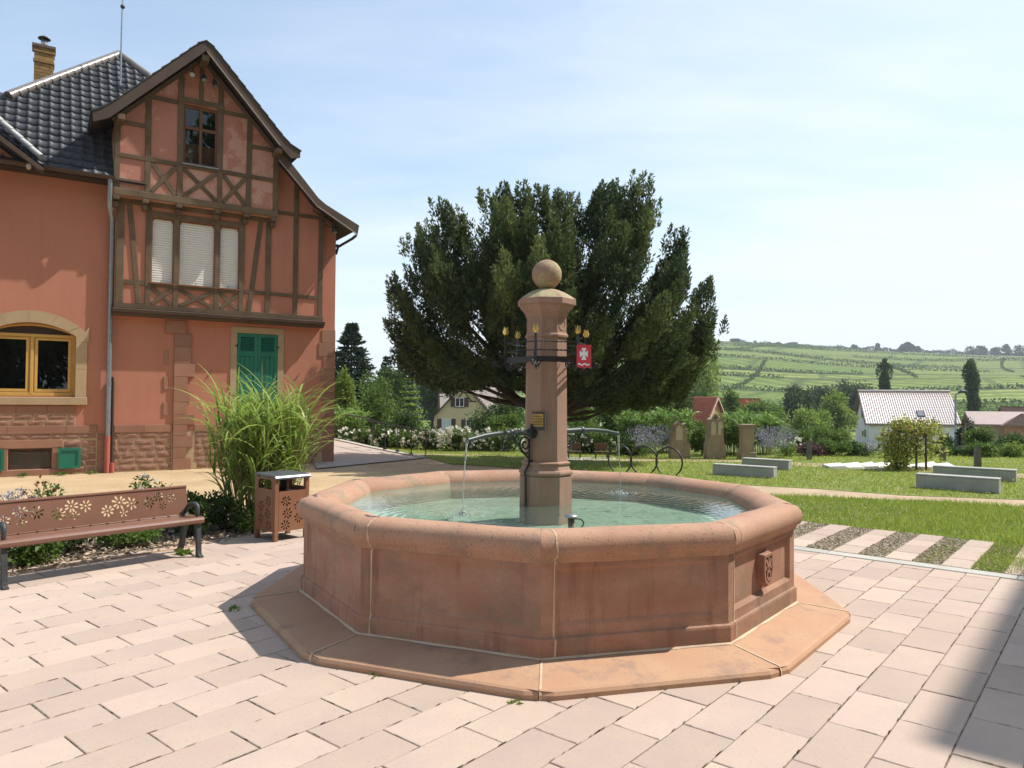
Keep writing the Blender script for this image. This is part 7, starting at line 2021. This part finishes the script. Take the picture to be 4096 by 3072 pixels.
sprays('large pale lavender bush right of the plain pillar tomb', pxw(1675, 0, 22.0)[0], 22.0, 0.95, 0.85, 1700, seed=3)
sprays('greyish lavender bush left of the trellis', pxw(1895, 0, 22.6)[0], 22.6, 0.5, 0.7, 900, seed=4)
tv('leafy_shrub', 'rounded shrub between the two tablet tombs', 'shrub', 1493, 1537, 925, 22.3, lm_mid, 2600, 0.07, trunk=0.02)
tv('leafy_shrub', 'dark conifer like shrub left of the red roof', 'shrub', 1440, 1496, 845, 34, lm_deep, 4000, 0.11, trunk=0.03)
tv('leafy_shrub', 'reddish green shrub below the red roof', 'shrub', 1485, 1530, 905, 27, lm_mid, 2500, 0.09, trunk=0.03)
tv('garden_tree', 'airy yellow green tree rising behind the red roof', 'tree', 1475, 1568, 778, 95, lm_light, 4200, 0.34, trunk=0.15)
tv('garden_tree', 'small twiggy tree right of the red roof', 'tree', 1555, 1605, 835, 80, lm_mid, 2200, 0.30, trunk=0.2)
tv('garden_tree', 'round green shrubby tree beyond the grass clumps', 'tree', 1600, 1690, 868, 75, lm_mid, 4000, 0.30, trunk=0.08)
tv('garden_tree', 'big dark grey green tree left of the white house', 'tree', 1683, 1760, 828, 112, lm_far, 6000, 0.40, trunk=0.05)
tv('garden_tree', 'hazy dark tree between the big dark tree and the white house', 'tree', 1750, 1815, 838, 150, lm_far, 5000, 0.5, trunk=0.05)
tv('garden_tree', 'tall hazy dark tree directly left of the white roof', 'tree', 1795, 1885, 818, 160, lm_far, 6500, 0.55, trunk=0.05)
tv('garden_tree', 'sunlit green tree in front of the hazy dark ones', 'tree', 1775, 1842, 850, 92, lm_light, 5500, 0.32, trunk=0.05)
tv('garden_tree', 'broad sunlit green tree below the big dark tree', 'tree', 1700, 1800, 884, 68, lm_light, 6000, 0.24, trunk=0.04)
tv('leafy_shrub', 'wide green shrub left of the white house wall', 'shrub', 1735, 1836, 925, 40, lm_mid, 6000, 0.14, trunk=0.02)
tv('leafy_shrub', 'green shrub behind the dark stone post', 'shrub', 1685, 1750, 925, 34, lm_mid, 3500, 0.12, trunk=0.02)
tv('purple_shrub', 'low dark purple leaved shrub on the lawn edge', 'shrub', 1718, 1782, 958, 23.0, lm_purple, 2600, 0.065, trunk=0.01)
r = tv('leafy_shrub', 'small bush with white blooms beside the purple shrub', 'shrub', 1688, 1722, 950, 22.8, lm_light, 1200, 0.06, trunk=0.01)
blooms(r, np.column_stack([nrng.uniform(-.25, .3, 26), nrng.uniform(-.3, -.1, 26), nrng.uniform(.3, .62, 26)]), 0.06, lm_white)
G3 = 'low hedge plants at the far lawn edge'
for vl, vr, vt, Y, lm, lb in ((1770, 1830, 950, 23, lm_mid, 'low hedge plant right of the purple shrub'), (1815, 1872, 955, 23.2, lm_deep, 'dark low hedge plant below the white house corner'), (2010, 2060, 962, 23.3, lm_mid, 'low hedge plant just right of the trellis'),
                          (2050, 2105, 968, 23.4, lm_deep, 'low hedge plant left of the tall grey post'), (2095, 2160, 958, 23.0, lm_mid, 'low hedge plant with pale leaves behind the tall grey post'), (2145, 2225, 962, 23.2, lm_light, 'low pale hedge plant at the right edge')):
    tv('hedge_plant', lb, 'hedge plant', vl, vr, vt, Y, lm, 1800, 0.075, G3, trunk=0.01)
tv('leafy_shrub', 'grey green bush right of the crucifix', 'shrub', 2088, 2150, 930, 27, lm_mid, 3000, 0.09, trunk=0.02)
tv('leafy_shrub', 'dark bush at the right edge behind the hedge', 'shrub', 2138, 2230, 940, 26, lm_deep, 4500, 0.09, trunk=0.02)
tv('leafy_shrub', 'dark upright bush behind the crucifix', 'shrub', 2068, 2106, 905, 36, lm_dark, 2500, 0.12, trunk=0.02)
tv('leafy_shrub', 'shrubs edge beside the white house downpipe', 'shrub', 2020, 2066, 950, 40, lm_deep, 2200, 0.14, trunk=0.02)
def poplar(lbl, vl, vr, vt, Y, seed):
    xl, zt_ = pxw(vl, vt, Y); xr, _ = pxw(vr, vt, Y); x = (xl + xr) / 2; z0 = -5.0; H = zt_ - z0; r = (xr - xl) / 2
    root = thing('poplar', lbl, 'tree', (x, Y, z0), 0, 'poplars in the valley')
    rr_ = np.random.default_rng(seed); bl = []
    for k in range(26):
        f = rr_.uniform(0.12, 0.97); w = r * (1.0 if f < .88 else 0.75) * rr_.uniform(.7, 1.1)
        a = rr_.uniform(0, 2 * PI); q = w * rr_.uniform(0, .6); bl.append((q * math.cos(a), q * math.sin(a), H * f, w * .42, w * .42, H * 0.11))
    P, D, idx = crown_points(6000, bl, 0.9)
    link('crown', quads_mesh('crown', leaf_quads(P, D, nrng.uniform(.7, 1.4, 6000) * .42, .24), lm_far, tint_of(6000, .4) + np.sin(idx * 3.1) * .12), root)
    mb = MB(); mb.tube([(0, 0, -1), (0, 0, H * .9)], [r * .2, .05], 6); mb.build('trunk', m_bark, root)
poplar('tall narrow poplar rising right behind the white roof', 1890, 1934, 783, 135, 2)
poplar('tall narrow dark poplar beside the street lamp', 2078, 2122, 785, 120, 3)

# trellis with climbing shrub
trl = thing('trellis', 'wooden garden trellis of posts and crossbar carrying a climbing shrub', 'trellis', (10.07, 18.15, 0))
for x in (0.0, 0.24):
    mb = MB(); mb.tube([(x, 0, -0.05), (x, 0, 0.97)], 0.028, 7); mb.build('post', m_timber, trl)
for x in (-0.35,):
    mb = MB(); mb.tube([(x, 0.35, -0.05), (x, 0.35, 0.97)], 0.028, 7); mb.build('post', m_timber, trl)
mb = MB(); mb.box(-0.48, 0.30, -0.03, 0.03, 0.935, 0.985, 0.005); mb.build('crossbar', m_timber, trl)
sh_ = thing('climbing_shrub', 'yellow green climbing shrub with russet shoots growing over the trellis', 'shrub', (9.62, 18.2, 0))
bl = [(0, 0, .28, .30, .28, .28), (-.05, 0, .55, .33, .28, .28), (.05, .0, .85, .40, .3, .28), (.35, 0, 1.02, .40, .3, .20), (.75, .05, 1.05, .35, .28, .16), (-.25, .0, .72, .22, .2, .22), (.95, .1, .95, .20, .2, .25), (.35, .1, .62, .25, .22, .25), (0.75, .15, .6, .22, .2, .3), (0.1, .0, 1.12, .25, .2, .16), (1.05, .1, .5, .15, .15, .3), (0, 0, .1, .14, .14, .15)]
P, D, idx = crown_points(2300, bl, 0.2, 0.2); P = P + nrng.normal(size=P.shape) * 0.06; P[:, 2] = np.abs(P[:, 2])
link('leaves', quads_mesh('leaves', leaf_quads(P, D, nrng.uniform(.6, 1.5, 2300) * .085, .058, .2), lm_trellis, tint_of(2300, .5, .28)), sh_)
P, D, _ = crown_points(260, bl[2:7], .4, .85); tag(link('shoots', quads_mesh('shoots', leaf_quads(P, D, .08, .04), lm_red, nrng.uniform(0, 1, 260)), sh_), kind='stuff')
mb = MB()
for b in bl[1:]: mb.tube([(0, 0, -0.03), (b[0] * .4, b[1] * .4, b[2] * .6), b[:3]], [.018, .012, .005], 5)
mb.build('stems', m_bark, sh_)

# ---- trees on the ridge, vines at the foot of the slope
def ridge_tree(vl, vr, vt, label, grp=True, n=500, Y=905, zb=None, lm=lm_far):
    xl, zt_ = pxw(vl, vt, Y); xr, _ = pxw(vr, vt, Y); x = (xl + xr) / 2; w = (xr - xl) / 2
    z0 = float(hill_h(np.array(x), np.array(float(Y)))) - 1.0
    root = thing('ridge_tree', label, 'tree', (x, Y, z0), 0, 'trees along the ridge of the vineyard hill' if grp else None)
    H = max(zt_ - z0, 2.0)
    P, D, idx = crown_points(n, lumpy(w, w * .8, H * .5, H * .5, 7, .5, int(vl)), .2)
    link('crown', quads_mesh('crown', leaf_quads(P, D, 2.2, 1.6), lm, tint_of(n, .35)), root)
ridge_tree(1940, 1970, 739, 'huge dome shaped dark tree standing alone on the ridge', False, 2600)
for vl, vr, vt, lb in ((1572, 1598, 733, 'dark tree group at the highest point of the hill, beside the yew'), (1655, 1664, 740, 'single small ridge tree left of a wide gap'), (1665, 1690, 741, 'pair of round ridge trees in the middle of the hilltop'), (1693, 1724, 740, 'broad flat ridge tree left of the long hedge line'),
                   (1838, 1850, 746, 'thin ridge tree halfway to the dome tree'), (1892, 1900, 745, 'tiny upright ridge tree before the dome tree'), (1977, 1988, 746, 'slim ridge tree right of the dome tree'), (2080, 2110, 746, 'wide ridge tree right of the middle gap'), (2112, 2128, 744, 'taller ridge tree in the right hand group'), (2140, 2160, 747, 'round ridge tree near the right edge'),
                   (2163, 2184, 744, 'domed ridge tree close to the right edge'), (2190, 2218, 741, 'large dark ridge tree at the right edge')):
    ridge_tree(vl, vr, vt, lb)
u_ = np.linspace(0.31, 0.74, 260); PP = []
rw = []
for u in u_:
    Y = 902.0; x = u * Y; z = float(hill_h(np.array(x), np.array(Y)))
    hh = 2.6 + 2.2 * math.sin(u * 60) ** 2 + 1.5 * math.sin(u * 143) ** 2
    if u < 0.36 and (int(u * 200) % 3): hh *= 0.5
    for _ in range(26): rw.append((x + rnd.uniform(-1.2, 1.2), Y + rnd.uniform(-2, 2), z - 0.5 + hh * rnd.uniform(0, 1)))
P = np.array(rw); n = len(P)
tag(link('ridge_woodland', quads_mesh('ridge_woodland', leaf_quads(P, sphere_dirs(n), 1.8, 1.3), lm_far, tint_of(n, .3))), kind='stuff')
# hedgerows and tracks between the vineyard plots
rw = []
for e in edges[1:14]:
    for x in np.arange(-150, 640, 0.8):
        if math.sin(x * 0.021 + e) + 0.6 * math.sin(x * 0.007 + e * 2.1) < -0.55: continue
        y = e - 0.20 * x - 16 * math.sin(x / 110) - 10 * math.sin(x / 43)
        if not (135 < y < 880) or abs(x / y) > 0.8: continue
        z = float(hill_h(np.array(x), np.array(y))); q = 0.8 + y / 600
        for _ in range(5): rw.append((x + rnd.uniform(-.7, .7), y + rnd.uniform(-1.5, 1.5), z + rnd.uniform(0.1, 1.0 * q)))
for c0_ in range(-300, 620, 74):
    for y in np.arange(150, 860, 0.9):
        x = c0_ + 0.55 * y - 9 * math.sin(y / 60)
        if math.sin(y * 0.013 + c0_) < 0.35 or abs(x / y) > 0.8: continue
        z = float(hill_h(np.array(x), np.array(y)))
        for _ in range(3): rw.append((x + rnd.uniform(-.6, .6), y + rnd.uniform(-.6, .6), z + rnd.uniform(0.1, 0.9)))
P = np.array(rw); n = len(P)
tag(link('vineyard_hedgerows', quads_mesh('vineyard_hedgerows', leaf_quads(P, sphere_dirs(n), 1.1, 0.8), lm_deep, tint_of(n, .45))), kind='stuff')
# vine rows near the foot of the slope at the right
rw = []
for k in range(46):
    x0 = 62 + k * 2.6
    for t in np.linspace(0, 1, 60):
        y = 128 + 80 * t; x = x0 + 0.25 * (y - 128) - 14
        z = float(hill_h(np.array(x), np.array(y)))
        for _ in range(5): rw.append((x + rnd.uniform(-.35, .35), y + rnd.uniform(-.8, .8), z + rnd.uniform(0.1, 1.5)))
P = np.array(rw); n = len(P)
tag(link('vine_rows', quads_mesh('vine_rows', leaf_quads(P, sphere_dirs(n), .55, .42), lm_mid, tint_of(n, .5))), kind='stuff')
rw = []
for k in range(26):
    x0 = 212 + k * 3.4
    for t in np.linspace(0, 1, 30):
        y = 690 + 42 * t; x = x0 + 0.27 * (y - 690); z = float(hill_h(np.array(x), np.array(y)))
        for _ in range(4): rw.append((x + rnd.uniform(-.5, .5), y + rnd.uniform(-.9, .9), z + rnd.uniform(0.1, 2.2)))
P = np.array(rw); n = len(P)
tag(link('hilltop_vine_rows', quads_mesh('hilltop_vine_rows', leaf_quads(P, sphere_dirs(n), 1.1, .8), lm_mid, tint_of(n, .3))), kind='stuff')
x_, z_ = pxw(1893 + 140, 769, 780)
x_, z_ = pxw(2036 - 283 + 0, 769, 640)
cv = thing('parked_van', 'tiny white van parked on the track high in the vineyard', 'van', (pxw(1752 + 283, 769, 760)[0] * 0 + pxw(1752 + 0, 769, 760)[0], 760, float(hill_h(np.array(pxw(1752, 769, 760)[0]), np.array(760.0)))))
xv = pxw(1753, 769, 760)[0]
cv.location = (pxw(1748 + 0, 769, 760)[0], 760, 0)
xx = (3396 + 1072 * .3316 - 2048) / F_PX * 760
cv.location = (xx, 760, float(hill_h(np.array(xx), np.array(760.0))) + 0.6)
mb = MB(); mb.prism([(-2.6, 0.3), (2.3, 0.3), (2.5, 1.0), (1.5, 1.25), (1.0, 2.2), (-2.6, 2.2)], -1, 1); fix_normals(mb.build('body', m_whitew, cv))
for x in (-1.6, 1.4):
    mb = MB(); mb.tube([(x, -1.02, 0.3), (x, 1.02, 0.3)], 0.4, 10); mb.build('wheel', m_black, cv)

# ---- lawns: blades, clover and dandelions
def blades(name, poly, n, h, w, lm=lm_lawn, rng=nrng):
    xs_ = [p[0] for p in poly]; ys_ = [p[1] for p in poly]
    x = rng.uniform(min(xs_), max(xs_), n * 6); y = rng.uniform(min(ys_), max(ys_), n * 6)
    A = np.array(poly); ins = np.zeros(len(x), bool); j = len(A) - 1
    for i in range(len(A)):
        c = ((A[i, 1] > y) != (A[j, 1] > y)) & (x < (A[j, 0] - A[i, 0]) * (y - A[i, 1]) / (A[j, 1] - A[i, 1] + 1e-12) + A[i, 0]); ins ^= c; j = i
    fr_ = np.abs(x / np.maximum(y, .1)) < 0.76
    fall = rng.uniform(0, 1, len(x)) < np.clip(14.0 / np.maximum(y, 1), 0, 1) ** 0.8
    k = np.where(ins & fr_ & fall)[0][:n]; x, y = x[k], y[k]; m_ = len(k)
    pn = np.sin(x * 2.1 + 1.3 * np.sin(y * 1.7)) * np.sin(y * 2.6 + x * 0.6)
    hh = h * rng.uniform(0.5, 1.3, m_) * (1 + 0.35 * pn)
    a = rng.uniform(0, 2 * PI, m_); ww = w * rng.uniform(.7, 1.3, m_)
    ln = rng.normal(size=(m_, 2)) * 0.45
    b = np.column_stack([x, y, np.full(m_, -0.014)]); s = np.column_stack([np.cos(a) * ww, np.sin(a) * ww, np.zeros(m_)])
    tip = b + np.column_stack([ln[:, 0] * hh, ln[:, 1] * hh, hh])
    me = quads_mesh(name, np.stack([b - s, b + s, tip], 1), lm, np.clip(rng.normal(.45, .2, m_) + .16 * pn, 0, 1), k=3)
    return tag(link(name, me), kind='stuff'), (x, y)
_, (gx, gy) = blades('lawn_grass', lawn_near, 90000, 0.062, 0.0045)
_, (fx, fy) = blades('lawn_grass', lawn_far, 80000, 0.055, 0.0065)
def dots(name, x, y, z, size, lm, n, rng=nrng):
    P = np.column_stack([x[:n], y[:n], z + rng.uniform(0, .03, len(x[:n]))]); k = 4
    PP_ = np.repeat(P, k, 0); D = norm(np.column_stack([rng.normal(size=(len(PP_), 2)), rng.uniform(.2, .8, len(PP_))]))
    return tag(link(name, quads_mesh(name, leaf_quads(PP_, D, size, size * .8), lm, rng.uniform(0, 1, len(PP_)))), kind='stuff')
i_ = nrng.permutation(len(fx)); sel = i_[(np.sin(fx[i_] * 1.3 + 2) + np.sin(fy[i_] * 1.1 + fx[i_] * .4) > -0.5) & (fx[i_] > 1.5)]
dots('dandelions', fx[sel], fy[sel], 0.045, 0.024, lm_yel, 620)
i_ = nrng.permutation(len(gx)); dots('dandelions', gx[i_], gy[i_], 0.045, 0.020, lm_yel, 50)
sel = i_[np.hypot(gx[i_] - 4.7, (gy[i_] - 10.9) * 1.3) < 1.35]; dots('clover_flowers', gx[sel], gy[sel], 0.05, 0.012, lm_clover, 420)
sel = i_[:260]; dots('clover_flowers', gx[sel], gy[sel], 0.045, 0.010, lm_clover, 180)
_, _ = blades('strip_weeds', [tn(8.6, row_n(12.95)), tn(10.4, row_n(12.95)), tn(10.4, row_n(11.0)), tn(8.6, row_n(11.0))], 5000, 0.035, 0.004)
_, _ = blades('strip_weeds', [tn(8.6, row_n(10.05)), tn(10.4, row_n(10.05)), tn(10.4, row_n(9.15)), tn(8.6, row_n(9.15))], 700, 0.025, 0.004)
_, _ = blades('house_foot_grass', [tuple(h2w(-3.5, -0.05, 0).xy), tuple(h2w(2.5, -0.05, 0).xy), tuple(h2w(2.5, -0.2, 0).xy), tuple(h2w(-3.5, -0.2, 0).xy)], 500, 0.05, 0.006)
# trees behind the camera, seen only as reflections
for k, (x, y) in enumerate(((4, -16), (10, -19), (16.5, -16), (23, -13), (-3, -23))):
    tree('plane_tree', 'large leafy tree behind the viewer, mirrored in the house windows', 'tree', x, y, -0.06, 23 + k % 2, 6.5, lm_deep, 9000, 0.85, 'trees behind the viewer', trunk=0.05, seed=90 + k)

# ------------------------------------------------------------------ summer haze
m_haze = bpy.data.materials.new('haze'); m_haze.use_nodes = True
N, L = m_haze.node_tree.nodes, m_haze.node_tree.links
N.remove(N['Principled BSDF'])
pv = nd('ShaderNodeVolumePrincipled'); pv.inputs['Color'].default_value = (0.86, 0.92, 1.0, 1); pv.inputs['Density'].default_value = 0.00028
L.new(pv.outputs[0], N['Material Output'].inputs['Volume'])
mb = MB(); mb.box(-910, 1410, -310, 1810, -9, 102)
tag(mb.build('haze', m_haze), kind='stuff')
